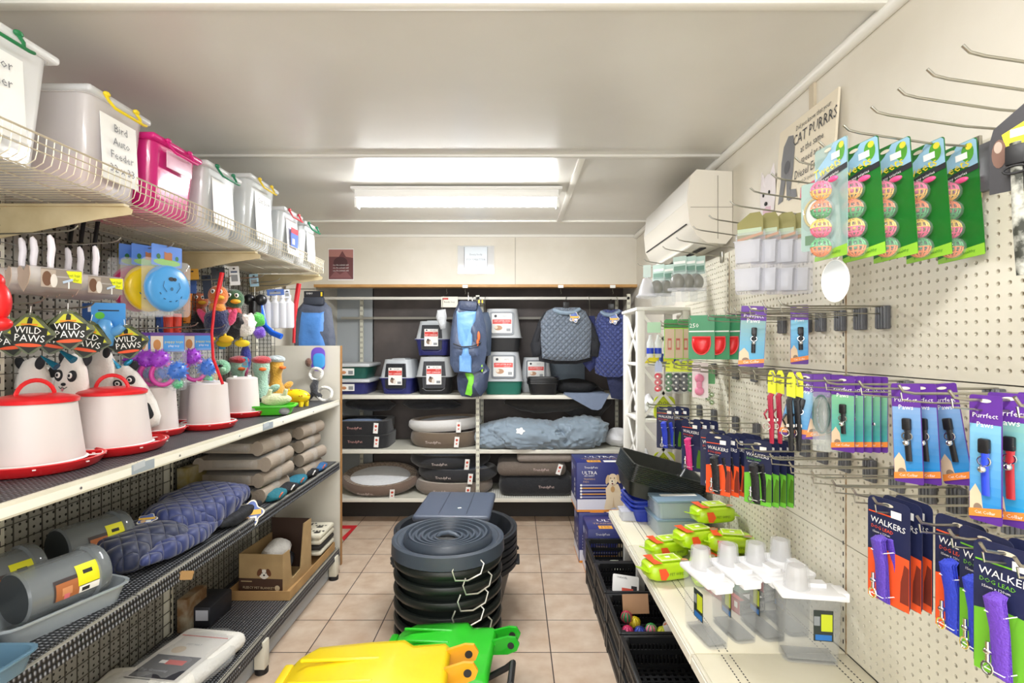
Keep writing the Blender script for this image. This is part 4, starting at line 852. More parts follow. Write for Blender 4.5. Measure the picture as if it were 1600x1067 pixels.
def hooded(base):
    def f():
        t = thing('hooded_litter_box'); w, d, h = .34, .42, .37; G = mat('#bcc0c3', .45)
        MB().tray((0, 0, 0), (w-.01, d-.01, .12), .004, mat(base, .4), taper=.9, r=.05).build('base', t)
        b = MB(); b.T = Matrix.Translation((0, 0, h)) @ Matrix.Rotation(pi, 4, 'X'); b.tray((0, 0, 0), (w, d, h-.115), .004, G, taper=.78, rim=.008, r=.06); b.T = Matrix(); b.build('hood', t)
        tl = .118
        b = MB(); b.T = Matrix.Translation((0, -d/2+.016, 0)) @ Matrix.Rotation(-R(9.5), 4, 'X'); b.T = Matrix.Translation((0, -d/2-.002, .13)) @ Matrix.Rotation(-R(10.5), 4, 'X')
        b.prism(rr(-.105, .01, .105, .215, .02), -.008, .004, mat('#5e646c', .35)); b.build('door_flap', t)
        b2 = MB(); b2.T = b.T; b2.prism(rr(-.088, .025, .088, .2, .01), -.011, -.009, mat('#dcdcd8', .4)); b2.rect(-.082, .105, .082, .145, -.0115, mat('#d63a30', .45)); b2.text('CAT LITTER BOX', .018, 0, .13, -.012, PAPER); b2.text('with hood', .012, .03, .113, -.012, PAPER); b2.oval(-.03, .07, .035, .022, -.0115, mat('#b58a6a', .6)); b2.oval(-.05, .075, .015, .014, -.0118, mat('#e6d6c2', .6)); b2.rect(.04, .04, .075, .065, -.0115, mat('#8c8f92', .5)); b2.oval(-.055, .175, .012, .012, -.0115, INK); b2.text('PETS', .02, .03, .172, -.012, mat('#7c8086', .5)); b2.build('label', t)
        return t
    return f
inst('hb_g', hooded('#1f6a5a'), (P(787, 0, 4.6).x, 4.68, TOPZ), 0, 'grey hooded cat litter box with a green base, lower one', 'litter box', 'hooded litter boxes')
inst('hb_k', hooded('#222326'), (P(787, 0, 4.6).x-.01, 4.69, TOPZ+.375), R(-1), 'grey hooded cat litter box with a black base, upper one', 'litter box', 'hooded litter boxes')
inst('hb_w', hooded('#b9bdbf'), (P(838, 0, 4.8).x, 4.80, TOPZ), R(-4), 'all-grey hooded litter box half hidden behind the black trays', 'litter box', sc=(.85, .6, .85))
def kt():
    t = thing('black_cat_tray'); MB().tray((0, 0, 0), (.26, .2, .1), .003, mat('#17181a', .3), taper=.85, rim=.008, r=.03).build('tray', t); return t
for k in range(4): inst('kt', kt, (P(848, 0, 4.55).x, 4.55, TOPZ+.015*k), 0, 'small black cat tray on the top back shelf, %s of the stack' % ['bottom', 'second', 'third', 'top'][k], 'litter tray', 'small black cat trays')
# beds -----------------------------------------------------------------
def bed(outer, inner, cush, rx=.36, ry=.25, h=.14, logo=True, qu=None):
    def f():
        t = thing('pet_bed'); O_ = mat(outer, .85, bump=(140., .3), sheen=.3); I_ = mat(inner, .9, bump=(60., .5), sheen=.4)
        b = MB(); b.lathe([(.0, 0), (.86, 0), (.97, .03*1), (1.0, h*.5), (.98, h*.85), (.93, h)], O_, n=40, sx=rx, sy=ry); b.build('outer_wall', t)
        b = MB(); b.lathe([(.93, h), (.86, h*1.03), (.78, h*.9), (.74, h*.6), (.7, h*.5)], qu or I_, n=40, sx=rx, sy=ry); b.build('bolster', t)
        b = MB(); b.ell((0, 0, h*.62), (rx*.84, ry*.84, h*.42), mat(cush, .9, bump=(50., .6), sheen=.4), n=32, k=12, amp=.05, freq=12); b.build('cushion', t)
        if logo:
            b = MB(); b.text('TrendyPet', .032, 0, 0, 0, mat('#d8c8c0', .6)); b.build('stitched_logo', t, loc=(-rx*.25, -ry*.97-.004, h*.42))
        add_tag(t, rx*.42, -ry*.93-.012, h*.8, rot=(0, .1, .2))
        return t
    return f
Q = quilt('#cfcdca', .03, ('X', 'Y'))
zb0, zb1 = BZ[0]+.0005, BZ[1]+.0005
inst('bed_wb', bed('#6f5c50', '#b09c88', '#dfe1e4', .34, .26, .105, qu=quilt('#8f7c6a', .03, ('X', 'Y'))), (P(585, 0, 4.5).x+.01, 4.69, zb0+.055), R(3), 'large oval brown bed with a white fleecy cushion, bottom left shelf', 'pet bed', sc=(1.02, .95, 1.0), tilt=(R(15), 0))
inst('bed_tan', bed('#80746a', '#b5aa9b', '#c9c4ba', .35, .23, .115), (P(706, 0, 4.5).x, 4.68, zb0), 0, 'low taupe oval bed at the bottom of the middle pile', 'pet bed')
inst('bed_blk', bed('#25262a', '#3a3b40', '#9fb0cc', .36, .23, .11), (P(712, 0, 4.5).x, 4.69, zb0+.118), R(-4), 'black oval bed with pale blue cushion, second in the middle pile', 'pet bed')
inst('bed_blk', None, (P(700, 0, 4.5).x, 4.70, zb0+.235), R(5), 'black oval bed with pale blue cushion, top of the middle pile', 'pet bed')
def sqbed(c, cush):
    def f():
        t = thing('square_pet_bed'); C = mat(c, .85, bump=(120., .3), sheen=.2)
        MB().tray((0, 0, 0), (.52, .42, .115), .06, C, taper=.97, r=.09).build('bed_wall', t); MB().ell((0, 0, .085), (.21, .16, .03), mat(cush, .9, bump=(50., .6)), n=28).build('cushion', t)
        MB().text('TrendyPet', .03, 0, 0, 0, mat('#d9a09a', .6)).build('stitched_logo', t, loc=(-.02, -.214, .06)); add_tag(t, .17, -.219, .105, rot=(0, .08, 0)); return t
    return f
x = P(560, 0, 4.5).x
inst('sq_k', sqbed('#1d1e21', '#8fa3c4'), (x, 4.68, zb1), 0, 'black square bed at the bottom of the pair, left of the middle back shelf', 'pet bed')
inst('sq_k', None, (x-.01, 4.68, zb1+.118), R(1), 'black square bed with blue cushion, on top of its twin', 'pet bed')
inst('bed_br', bed('#6b5c4c', '#8a7c6c', '#6e6458', .31, .22, .13), (P(688, 0, 4.5).x+.02, 4.68, zb1), 0, 'brown oval bed with a stitched logo under the white-rimmed bed', 'pet bed')
inst('bed_wq', bed('#d9d8d6', '#8c7a68', '#3a3f4a', .33, .22, .10, logo=False), (P(690, 0, 4.5).x+.01, 4.69, zb1+.142), R(2), 'white quilted-rim oval bed with dark fur cushion', 'pet bed', tilt=(0, R(-3)))
DK = mat('#1e1f23', .9, bump=(30., .5), sheen=.2)
for i, (x, y, z, rx, rz_, c, nm) in enumerate(((-1.30, 4.76, zb1+.30, .24, .055, '#202126', 'dark folded bed on top of the black square beds'), (-.78, 4.82, zb1+.3, .28, .055, '#2a2c31', 'dark bed behind the white-rimmed bed'), (.33, 4.8, zb1+.28, .42, .09, '#35322f', 'brown-black throw heaped behind the blue comforter'), (.66, 4.82, zb1+.22, .22, .16, '#2e2d2f', 'dark blanket bundle at the right of the middle shelf'))):
    o = MB().ell((0, 0, rz_*.9), (rx, .16, rz_), mat(c, .9, bump=(40., .5), sheen=.2), n=32, k=14, amp=.3, freq=7, seed=i, flat=.85).build('folded_bedding'); o.location = (x, y, z-rz_*.05); tag(o, nm, 'bedding')
# blue-grey comforter: a draped pile
def comforter():
    t = thing('comforter'); C = mat('#8696a4', .8, bump=(25., .2), sheen=.3)
    def heap(rx, ry, rz_, seed, amp=.22, c=C):
        b = MB(); n, k = 160, 60; V = []; Fs = []
        for j in range(k+1):
            ph = pi*j/k
            for i in range(n):
                a = 2*pi*i/n; e = .7; sg = lambda q: (1 if q >= 0 else -1)*abs(q)**e
                v = Vector((sg(sin(ph))*sg(cos(a))*rx, sg(sin(ph))*sg(sin(a))*ry, sg(cos(ph))*rz_))
                fo = v.x*16-v.z*30+5*noise.noise(Vector((v.x*3+seed, v.y*2, v.z*3))); q = 1+amp*(.8*noise.noise(Vector((v.x*4+v.z*5+seed, v.y*3, v.z*9-v.x*2)))+.22*(1-abs(sin(fo)))**2*(1+noise.noise(Vector((v.x*6, v.z*6, seed)))) + .7*abs(noise.noise(Vector((v.x*20-v.z*14, v.y*6, v.z*22+v.x*12+seed)))))
                V.append((v.x*q, v.y*q, max(v.z*q, -rz_*.86)))
        for j in range(k):
            for i in range(n): Fs.append((j*n+i, (j+1)*n+i, (j+1)*n+(i+1) % n, j*n+(i+1) % n))
        b.add(V, Fs, c); return b
    heap(.40, .19, .125, 3).build('quilt', t, loc=(-.12, 0, .108), rot=(0, R(3), 0))
    heap(.22, .17, .14, 9).build('folded_end', t, loc=(.36, .0, .125), rot=(0, 0, .1))
    heap(.15, .15, .1, 14).build('corner', t, loc=(-.42, -.02, .088))
    MB().puff([(.035*cos(a)*(1+.2*cos(5*a)), .028*sin(a)*(1+.2*cos(5*a))) for a in [2*pi*i/30 for i in range(30)]], .002, PAPER).build('care_label', t, loc=(-.17, -.20, .165), rot=(-.5, 0, 0)); return t
inst('comf', comforter, (P(846, 0, 4.6).x-.02, 4.6, zb1), 0, 'crumpled blue-grey comforter spilling over the middle back shelf', 'comforter')
o = MB().ell((0, 0, .07), (.1, .12, .08), mat('#e4e4e6', .5), amp=.3, freq=14, seed=5, n=24, flat=.85).build('white_blanket'); o.location = (P(965, 0, 4.6).x, 4.62, zb1); tag(o, 'white plastic-wrapped blanket right of the comforter', 'blanket')
for i, (px, z, c, rx, rz_, nm) in enumerate(((838, zb0, '#1d1e22', .33, .1, 'black dog pillow on the bottom back shelf'), (830, zb0+.175, '#6a5f56', .30, .07, 'grey-brown dog pillow on the black pillow'), (850, zb0+.30, '#8a8078', .24, .042, 'flat taupe pad lying on the brown pillow'))):
    t = thing('dog_pillow', (P(px, 0, 4.6).x, 4.66, z)); tag(t, nm, 'pet bed')
    b = MB(); V = []; Fs = []; n, k = 40, 12
    b.box((0, 0, rz_*.88), (rx*2, .4, rz_*1.75), mat(c, .9, bump=(60., .5), sheen=.2), bev=rz_*.8, seg=6); b.build('pillow', t, ang=80)
    if i < 2: MB().text('TrendyPet', .032, 0, 0, 0, mat('#d9c0ba', .6)).build('stitched_logo', t, loc=(.08, -.204, rz_*.9))
    if i == 1: add_tag(t, rx-.05, -.21, rz_*1.6, rot=(0, .3, 0))
# things on the top shelf right
o = MB().box((0, 0, 0), (.42, .03, .3), mat('#6f7b86', .8, bump=(50., .3)), bev=.012).build('grey_panel_cushion'); o.location = (P(880, 0, 4.85).x, 4.9, TOPZ+.152); tag(o, 'flat grey cushion standing behind the hanging jackets', 'cushion')
o = MB().ell((0, 0, .06), (.2, .16, .07), mat('#17181b', .9, bump=(50., .4)), n=28, k=12, amp=.15, freq=9, flat=.85).build('black_cushion'); o.location = (P(900, 0, 4.6).x, 4.64, TOPZ); tag(o, 'black padded cushion on the top back shelf below the jackets', 'cushion')
b = MB(); V = []; Fs = []
b.box((0, 0, .008), (.36, .3, .012), mat('#76839a', .85, bump=(50., .4)), bev=.005)
b.prism([(-.2, .012), (.2, .012), (.13, -.115), (.1, -.13), (.05, -.125)], -.165, -.157, mat('#76839a', .85, bump=(50., .4)))
o = b.build('grey_blanket'); o.location = (P(912, 0, 4.6).x, 4.60, TOPZ); tag(o, 'grey-blue blanket corner drooping over the top back shelf', 'blanket')
def hanger_for(o, x0, y0, z0):      # wire from the garment up to the cross rail
    MB().tube([(0, 0, z0), (0, (4.435-y0)*.5, 1.955-o.location.z-.01), (0, 4.435-y0, 1.975-o.location.z), (0, 4.455-y0, 1.955-o.location.z)], .002, STEEL).build('hanger_wire', o)
# ---- jackets on hangers
def paw_tag(parent, x, y, z, s=1.0, rot=(0, 0, 0)):
    b = MB(); b.puff([(.034*s*cos(a)*(1+.16*cos(5*a)), .034*s*sin(a)*(1+.16*cos(5*a))) for a in [2*pi*i/40+.3 for i in range(40)]], .0015, mat('#f0ead8', .5)); b.puff([(.030*s*cos(a)*(1+.16*cos(5*a)), .030*s*sin(a)*(1+.16*cos(5*a))) for a in [2*pi*i/40+.3 for i in range(40)]], .0015, mat('#5f74b4', .5), y=-.001, back=False)
    b.rect(-.03*s, -.006*s, .03*s, .008*s, -.003, mat('#e8b84a', .5)); b.oval(-.01*s, -.016*s, .01*s, .009*s, -.003, mat('#d8b48a', .5)); b.rect(.0, -.024*s, .018*s, -.01*s, -.003, PAPER)
    return b.build('paw_label', parent, loc=(x, y, z), rot=rot)
def jacket(body, side, collar, w=.38, h=.42, sleeves=True, dk='#1a1c22'):
    def f():
        t = thing('dog_jacket'); B_ = quilt(body, .034); D_ = mat(dk, .8, bump=(60., .4))
        out = [(-w*.22, 0), (-w*.38, -.03), (-w*.5, -.12), (-w*.5, -h*.6), (-w*.47, -h*.95), (-w*.2, -h), (w*.2, -h), (w*.47, -h*.94), (w*.5, -h*.55), (w*.5, -.13), (w*.38, -.03), (w*.22, 0)]
        MB().puff(out, .045, B_, amp=.02, rings=8).build('quilted_back', t)
        if sleeves:
            MB().puff([(x*1.12, z*1.04-.01) for x, z in out], .03, D_, y=.035, amp=.02).build('black_lining', t)
            for s_ in (-1, 1): MB().puff([(s_*w*.42, -.1), (s_*w*.55, -.13), (s_*w*.7, -h*.7), (s_*w*.66, -h*.93), (s_*w*.5, -h*.92), (s_*w*.45, -h*.5)], .03, D_, y=.03, amp=.02).build('sleeve', t)
        MB().tube([(-w*.26, -.02, -.02), (-w*.12, -.04, -.045), (0, -.045, -.05), (w*.12, -.04, -.045), (w*.26, -.02, -.015)], [.022, .026, .026, .026, .022], mat(collar, .8, bump=(80., .4)), n=8, flat=.7).build('collar', t)
        paw_tag(t, w*.14, -.062, -.085, 1.15, rot=(-.1, 0, 0))
        b = MB(); b.tube([(0, 0, -.03), (0, 0, .05), (.0, -.012, .085), (0, -.028, .075)], .003, BLACK); b.tube([(-w*.3, 0, -.05), (0, 0, 0), (w*.3, 0, -.05)], .005, BLACK); b.box((0, -.004, .02), (.05, .012, .05), BLACK, bev=.003); b.build('hanger', t)
        return t
    return f
o = P(884, 500, 4.3); jl = (o.x, 4.27, 1.865)
inst('jk_g', jacket('#66717f', '', '#8597a8', .42, .44), jl, R(3), 'grey quilted dog jacket with black lining on the back rail', 'dog jacket')
o = P(955, 500, 4.3)
inst('jk_n', jacket('#2f3d7a', '', '#7d8fa6', .30, .56, sleeves=False), (o.x, 4.29, 1.85), R(-28), 'navy quilted dog jacket hanging right of the grey one', 'dog jacket')
o = MB().puff([(-.06, 0), (-.1, -.1), (-.11, -.5), (-.06, -.72), (.06, -.74), (.1, -.5), (.09, -.1), (.05, 0)], .04, mat('#232a4c', .8, bump=(60., .5)), amp=.03, rings=8).build('navy_coat'); o.location = (P(968, 0, 4.3).x, 4.35, 1.83); tag(o, 'dark navy coat hanging behind the navy quilted jacket', 'coat'); hanger_for(o, 0, 4.35, -.01)
o = MB().puff([(-.04, 0), (-.07, -.1), (-.06, -.4), (0, -.47), (.05, -.42), (.06, -.1), (.04, 0)], .03, mat('#2a3262', .8, bump=(60., .5)), amp=.03).build('narrow_navy_coat'); o.location = (P(922, 0, 4.35).x, 4.36, 1.80); tag(o, 'narrow dark coat sleeve hanging between the two quilted jackets', 'coat'); hanger_for(o, 0, 4.36, -.01)
def raincoat():
    t = thing('dog_raincoat'); G = mat('#47536c', .35, bump=(22., .6)); Bl = mat('#6fa0d8', .35, bump=(18., .5)); Gn = mat('#6fc43a', .4, bump=(20., .5))
    MB().puff([(-.09, 0), (-.14, -.1), (-.17, -.3), (-.17, -.5), (-.13, -.57), (.05, -.58), (.14, -.54), (.17, -.4), (.16, -.2), (.12, -.06), (.08, 0)], .05, G, amp=.05, rings=9).build('side_panels', t)
    MB().puff([(-.105, -.075), (-.1, -.2), (-.085, -.34), (-.08, -.56), (.03, -.57), (.035, -.4), (.05, -.25), (.07, -.14), (.075, -.08)], .028, Bl, y=-.035, amp=.03, rings=7, back=False).build('blue_back_panel', t)
    MB().box((0, -.03, -.035), (.17, .05, .08), mat('#35405a', .5, bump=(40., .5)), bev=.02, rot=(0, .05, 0)).build('collar', t)
    b = MB(); b.tube([(-.13, -.075, -.34), (-.05, -.085, -.365), (.04, -.08, -.36), (.12, -.06, -.33)], .006, BLACK); b.ell((.1, -.07, -.28), (.014, .008, .04), mat('#d8652f', .5)); b.ell((.09, -.065, -.33), (.012, .008, .03), mat('#d8652f', .5)); b.build('strap', t)
    MB().tube([(0, 0, 0), (0, 0, .04), (0, -.012, .075), (0, -.026, .06)], .003, CHROME).build('hanger_hook', t)
    MB().box((.1, -.03, .0), (.1, .004, .03), INK).box((.1, -.033, .0), (.016, .003, .024), mat('#e8c82a', .5)).box((.13, -.033, .0), (.012, .003, .024), mat('#e8c82a', .5)).build('size_label', t); return t
o = P(730, 468, 4.2); inst('rain', raincoat, (o.x+.01, 4.2, 1.905), 0, 'shiny blue and grey dog raincoat hanging in front of the carriers', 'dog raincoat', sc=(.88, 1, 1))
def lowrain():
    t = thing('dog_raincoat'); G = mat('#3d475f', .35, bump=(22., .6)); Gn = mat('#7ad03a', .4, bump=(20., .5))
    MB().puff([(-.09, 0), (-.12, -.12), (-.11, -.22), (-.08, -.27), (0, -.28), (.08, -.27), (.13, -.2), (.15, -.05), (.1, .02)], .045, G, amp=.05, rings=8).build('side_panels', t)
    MB().puff([(-.05, -.0), (-.055, -.08), (-.02, -.15), (-.05, -.25), (.0, -.265), (.03, -.2), (.03, -.1), (-.01, -.04), (-.01, -.0)], .02, Gn, y=-.035, amp=.02, back=False).build('green_panel', t)
    MB().ell((.09, -.05, -.02), (.012, .008, .05), mat('#a9e03a', .4)).build('green_toggle', t); return t
o = P(736, 568, 4.22); o = inst('lrain', lowrain, (o.x, 4.26, o.z), 0, 'dark raincoat with a lime green panel below the blue one', 'dog raincoat'); hanger_for(o, 0, 4.26, -.01)
o = MB().puff([(-.04, 0), (-.05, -.3), (-.03, -.38), (.05, -.36), (.06, -.1), (.03, 0)], .04, mat('#4c5a70', .4, bump=(22., .6)), amp=.04).build('grey_raincoat'); o.location = (P(757, 0, 4.3).x, 4.33, 1.83); tag(o, 'grey-blue raincoat edge hanging just right of the blue one', 'dog raincoat'); hanger_for(o, 0, 4.33, -.01)
o = MB().puff([(-.04, 0), (-.05, -.06), (-.01, -.16), (.03, -.15), (.04, -.05), (.03, .01)], .03, mat('#c9cccf', .8, bump=(90., .8)), amp=.02).build('fluffy_grey_cover'); o.location = (P(690, 0, 4.3).x, 4.32, 1.845); tag(o, 'crumpled pale grey cloth hanging beside the top carrier', 'cloth'); hanger_for(o, 0, 4.32, -.01)
o = MB().box((0, 0, 0), (.14, .003, .09), mat('#d9d5c6', .5)).rect(-.06, .02, -.01, .035, -.002, mat('#b83a34', .5)).text('Ready Stop', .02, 0, .0, -.002, INK).build('price_sign'); o.location = (P(702, 0, 4.38).x, 4.395, 1.92); tag(o, 'cream price sign hanging from the back rail left of the raincoat', 'sign')
for i, px in enumerate((698, 727, 876, 957)):
    b = MB(); b.tube([(0, 0, 0), (0, -.01, -.02), (.006, -.012, -.035), (0, -.02, -.045)], .002, STEEL); 
    if i: b.box((0, -.012, .02), (.045, .003, .025), PAPER)
    o = b.build('rail_hook'); o.location = (P(px, 0, 4.39).x, 4.39, 2.03); tag(o, ['bare steel hook under the bulkhead, leftmost', 'ticketed hook above the blue raincoat', 'ticketed hook above the grey quilted jacket', 'ticketed hook above the navy quilted jacket'][i], 'hook')

# ================================================================= BINS IN THE AISLE
def tub():
    t = thing('black_garden_tub'); m = mat('#23262b', .45)
    MB().lathe([(0, 0), (.24, 0), (.26, .01), (.335, .30), (.345, .31), (.36, .31), (.36, .285), (.352, .285), (.35, .305), (.34, .318), (.325, .31), (.25, .02), (0, .02)], m, n=48).build('tub', t)
    b = MB()
    for s_ in (-1, 1): b.box((s_*.36, 0, .29), (.03, .12, .02), m, bev=.006)
    b.build('handle', t); return t
for k in range(6): inst('tub', tub, (-.345, 3.06, .001+.035*k), R(20*k), 'wide round black tub at the back of the bin row, %s from the floor' % ORD[k], 'tub', 'nested wide tubs')
def rectbin():
    t = thing('rectangular_storage_bin'); m = mat('#2b2f37', .45); L_ = mat('#4a5364', .4)
    MB().tray((0, 0, 0), (.385, .44, .50), .004, m, taper=.78, rim=.006, r=.05).build('bin_body', t)
    b = MB(); b.box((0, 0, .525), (.42, .475, .05), L_, bev=.022, seg=4); b.box((-.07, 0, .5505), (.004, .42, .003), mat('#343b48', .45)); b.box((.08, 0, .5505), (.004, .42, .003), mat('#343b48', .45)); b.box((.03, -.1, .552), (.02, .012, .002), PAPER, rot=(0, 0, .4)); b.build('lid', t); return t
inst('rectbin', rectbin, (-.335, 3.01, .198), R(-2), 'dark grey rectangular bin with ridged lid standing in the wide tubs', 'storage bin', sc=(1, 1, .8))
def bucket(lid):
    def f():
        t = thing('feed_bucket'); m = mat('#1b211f' if not lid else '#2c3138', .38)
        MB().lathe([(0, 0), (.165, 0), (.172, .006), (.203, .192), (.204, .205), (.222, .208), (.227, .214), (.229, .228), (.224, .24), (.214, .242), (.206, .236), (.193, .20), (.163, .01), (0, .01)], m, n=48).build('bucket', t)
        b = MB(); pts = [(.12, -.20, .19), (.105, -.232, .175), (.10, -.236, .15), (.02+.09, -.236, .14)]
        for s_ in (1,):
            b.tube([(.165, -.165, .215), (.18, -.165, .20), (.17, -.178, .165), (.125, -.208, .15), (.08, -.225, .155), (.068, -.226, .19), (.078, -.218, .215)], .0032, mat('#d8d8d0', .3, .6), n=6)
        b.T = Matrix.Rotation(pi, 4, 'Z'); b.tube([(.165, -.165, .215), (.18, -.165, .20), (.17, -.178, .165), (.125, -.208, .15), (.08, -.225, .155), (.068, -.226, .19), (.078, -.218, .215)], .0032, mat('#d8d8d0', .3, .6), n=6)
        b.build('wire_handle', t)
        if lid:
            L_ = mat('#414a56', .35)
            prof = [(.0, .232)]
            for k in range(5): r0 = .05+k*.026; prof += [(r0, .232+.004*k), (r0+.004, .243+.004*k), (r0+.012, .243+.004*k), (r0+.017, .232+.004*k)]
            prof += [(.178, .262), (.186, .25), (.188, .225)]
            MB().lathe(prof, L_, n=48).build('lid', t)
            b = MB(); b.tube([(-.045, 0, .236), (-.03, -.004, .25), (0, .004, .254), (.03, -.004, .25), (.045, 0, .236)], .008, mat('#5b6674', .3), n=8); b.build('lid_grip', t); MB().ell((0, 0, .2345), (.06, .034, .006), mat('#0c0d10', .6)).build('grip_recess', t)
            MB().lathe([(.188, .228), (.205, .238), (.226, .246), (.236, .24), (.238, .19), (.230, .185)], L_, n=48).build('rim_ring', t)
        return t
    return f
for k in range(7):
    top = k == 6
    inst('bkt_t' if top else 'bkt', bucket(top), (-.31, 2.43, .001+.0655*k), R(-6+5*(k % 3)), ('lidded black bucket with ringed lid on top of the stack' if top else 'black round bucket with wire handle, %s from the floor in the stack' % ORD[k]), 'bucket', 'stacked black buckets', sc=1.1)
def wheelie(c, c2, grow, W_=.42, D_=.5):
    # local: hinge side towards +x, lid top at z = grow
    def f():
        t = thing('mini_wheelie_bin'); m = mat(c, .3, coat=.2); m2 = mat(c2, .3, coat=.2)
        MB().tray((0, 0, .03), (W_-.06, D_-.1, grow-.09), .004, mat(c2 if c != '#2fc22a' else '#1fae2a', .35), taper=.72, rim=.008, r=.04).build('bin_body', t)
        b = MB(); x0, x1, y = -W_/2, W_/2, D_/2
        secs = [(x0-.025, -.055), (x0, -.03), (x0+.05, -.012), (x0+W_*.45, 0), (x1-W_*.32, .004), (x1-W_*.26, -.016), (x1-.02, -.012), (x1, -.03)]
        V = []; Fs = []; ys = (-y, -y+.02, -y+.05, y-.05, y-.02, y)
        def zz(j): return (-.035, -.008, 0, 0, -.008, -.035)[j]
        for (x, z) in secs:
            for j, yy in enumerate(ys): V.append((x, yy*(1 if x > x0 else .9), grow+z+zz(j)))
        n = len(ys)
        for i in range(len(secs)-1):
            for j in range(n-1): Fs.append((i*n+j, (i+1)*n+j, (i+1)*n+j+1, i*n+j+1))
        b.add(V, Fs, m)
        for yy in (-y*.35, y*.05, y*.5): b.box((x0+W_*.30, yy, grow+.001), (W_*.5, .008, .006), m, bev=.002)
        b.build('lid', t, solid=.004, ang=50)
        b = MB(); b.box((x0-.03, 0, grow-.05), (.03, D_*.72, .022), m, bev=.008); b.build('lid_grip', t)
        for yy in (D_*.18, D_*.38):
            b = MB()
            ring = [(x1-.02, -.04), (x1+.05, -.035), (x1+.085, -.02), (x1+.095, .005), (x1+.08, .03), (x1+.05, .032), (x1-.02, .012)]
            ring = [(a, grow+c_-.03) for a, c_ in ring]; b.prism(ring, yy-.006, yy+.006, m2); b.cyl((x1+.062, yy-.0075, grow-.03), (x1+.062, yy+.0075, grow-.03), .013, mat('#2a2a2c', .5), n=14)
            b.build('hinge_lug', t)
        b = MB(); b.tube([(x1-.02, -D_*.38, grow-.12), (x1+.05, -D_*.38, grow-.08), (x1+.075, -D_*.36, grow-.055), (x1+.075, -D_*.02, grow-.055), (x1+.05, 0, grow-.08), (x1-.02, 0, grow-.12)], .012, BLACK, n=8); b.build('rear_handle', t)
        b = MB()
        for yy in (-D_*.36, D_*.36): b.cyl((x1-.04, yy-.02, .05), (x1-.04, yy+.02, .05), .05, BLACK, n=24)
        b.build('wheel', t)
        MB().box((x0+W_*.18, -y*.5, grow+.004), (.02, .028, .001), PAPER, rot=(0, 0, .2)).build('price_sticker', t)
        return t
    return f
inst('wb_g', wheelie('#2fc22a', '#22ad24', .425, .38, .36), (-.27, 1.955, 0), R(-4), 'bright green mini wheelie bin in front of the black buckets', 'wheelie bin')
inst('wb_y', wheelie('#f2d51c', '#eba81f', .55, .49, .50), (-.45, 1.53, 0), R(3), 'bright yellow mini wheelie bin nearest the camera', 'wheelie bin')
# ================================================================= LEFT WALL SHELVING
ZT, ZM, ZL = 1.18, .765, .18; XW, XE = -1.655, -1.19
t = thing('gondola_shelving', (XL, 1.8, 0)); tag(t, 'long grey-cream shelving unit with black mesh liners along the left wall', 'shelving unit')
DX = -XL
LB = mat('#dcd8c6', .42); LG_ = mottled('#d5d0bd', '#e2decd', 3, .4)
for y0, y1 in ((.3, .82), (.82, 1.64), (1.64, 2.46), (2.46, 3.53)):
    b = MB(); b.box((XW-.008+DX, (y0+y1)/2-1.8, 1.03), (.012, y1-y0-.004, 2.04), peg_mat() if 'pgm' not in MATS else MATS['pgm'])
    MATS['pgm'] = b.mats[0]; b.build('pegboard_panel', t)
for y in (.82, 1.64, 2.46, 3.28):
    b = MB(); b.box((XW+.012+DX, y-1.8, 1.04), (.025, .034, 2.06), LB)
    for k in range(50): b.box((XW+.0255+DX, y-1.8, .08+k*.04), (.001, .006, .02), INK)
    b.build('slotted_upright', t)
for z, nm in ((ZT, 'top'), (ZM, 'mid'), (ZL, 'low')):
    for y0, y1 in ((.3, .82), (.82, 1.64), (1.64, 2.46), (2.46, 3.53)):
        b = MB(); b.box(((XW+XE)/2+DX, (y0+y1)/2-1.8, z-.014), (XE-XW-.02, y1-y0-.003, .014), LG_)
        b.box((XE-.008+DX, (y0+y1)/2-1.8, z-.018), (.014, y1-y0-.003, .04 if nm == 'top' else .03), LG_ if nm == 'top' else mat('#8e8b80', .5), bev=.003)
        if nm == 'top': b.box((XE-.0005+DX, (y0+y1)/2-1.8, z-.020), (.002, y1-y0-.02, .022), mat('#f0eee2', .3)); 
        for k in (.2, .6): b.cyl((XE+.0+DX, y0+k-1.8, z-.02), (XE+.003+DX, y0+k-1.8, z-.02), .004, CHROME, n=8)
        b.build('shelf', t)
    b = MB(); b.box(((XW+XE)/2+DX-.006, 1.915-1.8, z-.004), (XE-XW-.035, 3.22, .004), stripes_mat())
    if nm != 'top':       # liner folds down over the shelf edge
        b.prism([(XE+DX-.018, z-.003), (XE+DX+.001, z-.006), (XE+DX+.006, z-.05), (XE+DX+.004, z-.05), (XE+DX-.001, z-.008), (XE+DX-.02, z-.006)], .31-1.8, 3.51-1.8, stripes_mat())
    b.build('mesh_liner', t)
b = MB(); b.box(((XL+.01+XE)/2+DX, 3.555-1.8, .80), (XE-XL-.01, .022, 1.5), mottled('#cfcabd', '#d8d4c8', 2, .5)); b.box((XE+DX+.001, 3.555-1.8, .80), (.006, .026, 1.5), mat('#a97c4b', .5)); b.build('end_panel', t)
b = MB(); b.box((XE-.045+DX, 1.9-1.8, .075), (.012, 3.24, .13), mat('#aab0b5', .4)); b.build('kick_plate', t)
for y in (3.44, 2.46, 1.64): MB().box((XE-.01+DX, y-1.8, .09), (.05, .05, .13), LB, bev=.004).cyl((XE-.01+DX, y-1.8, .001), (XE-.01+DX, y-1.8, .025), .03, BLACK, n=16).build('levelling_foot', t)
WIRE = mat('#5d5a52', .4, .7)
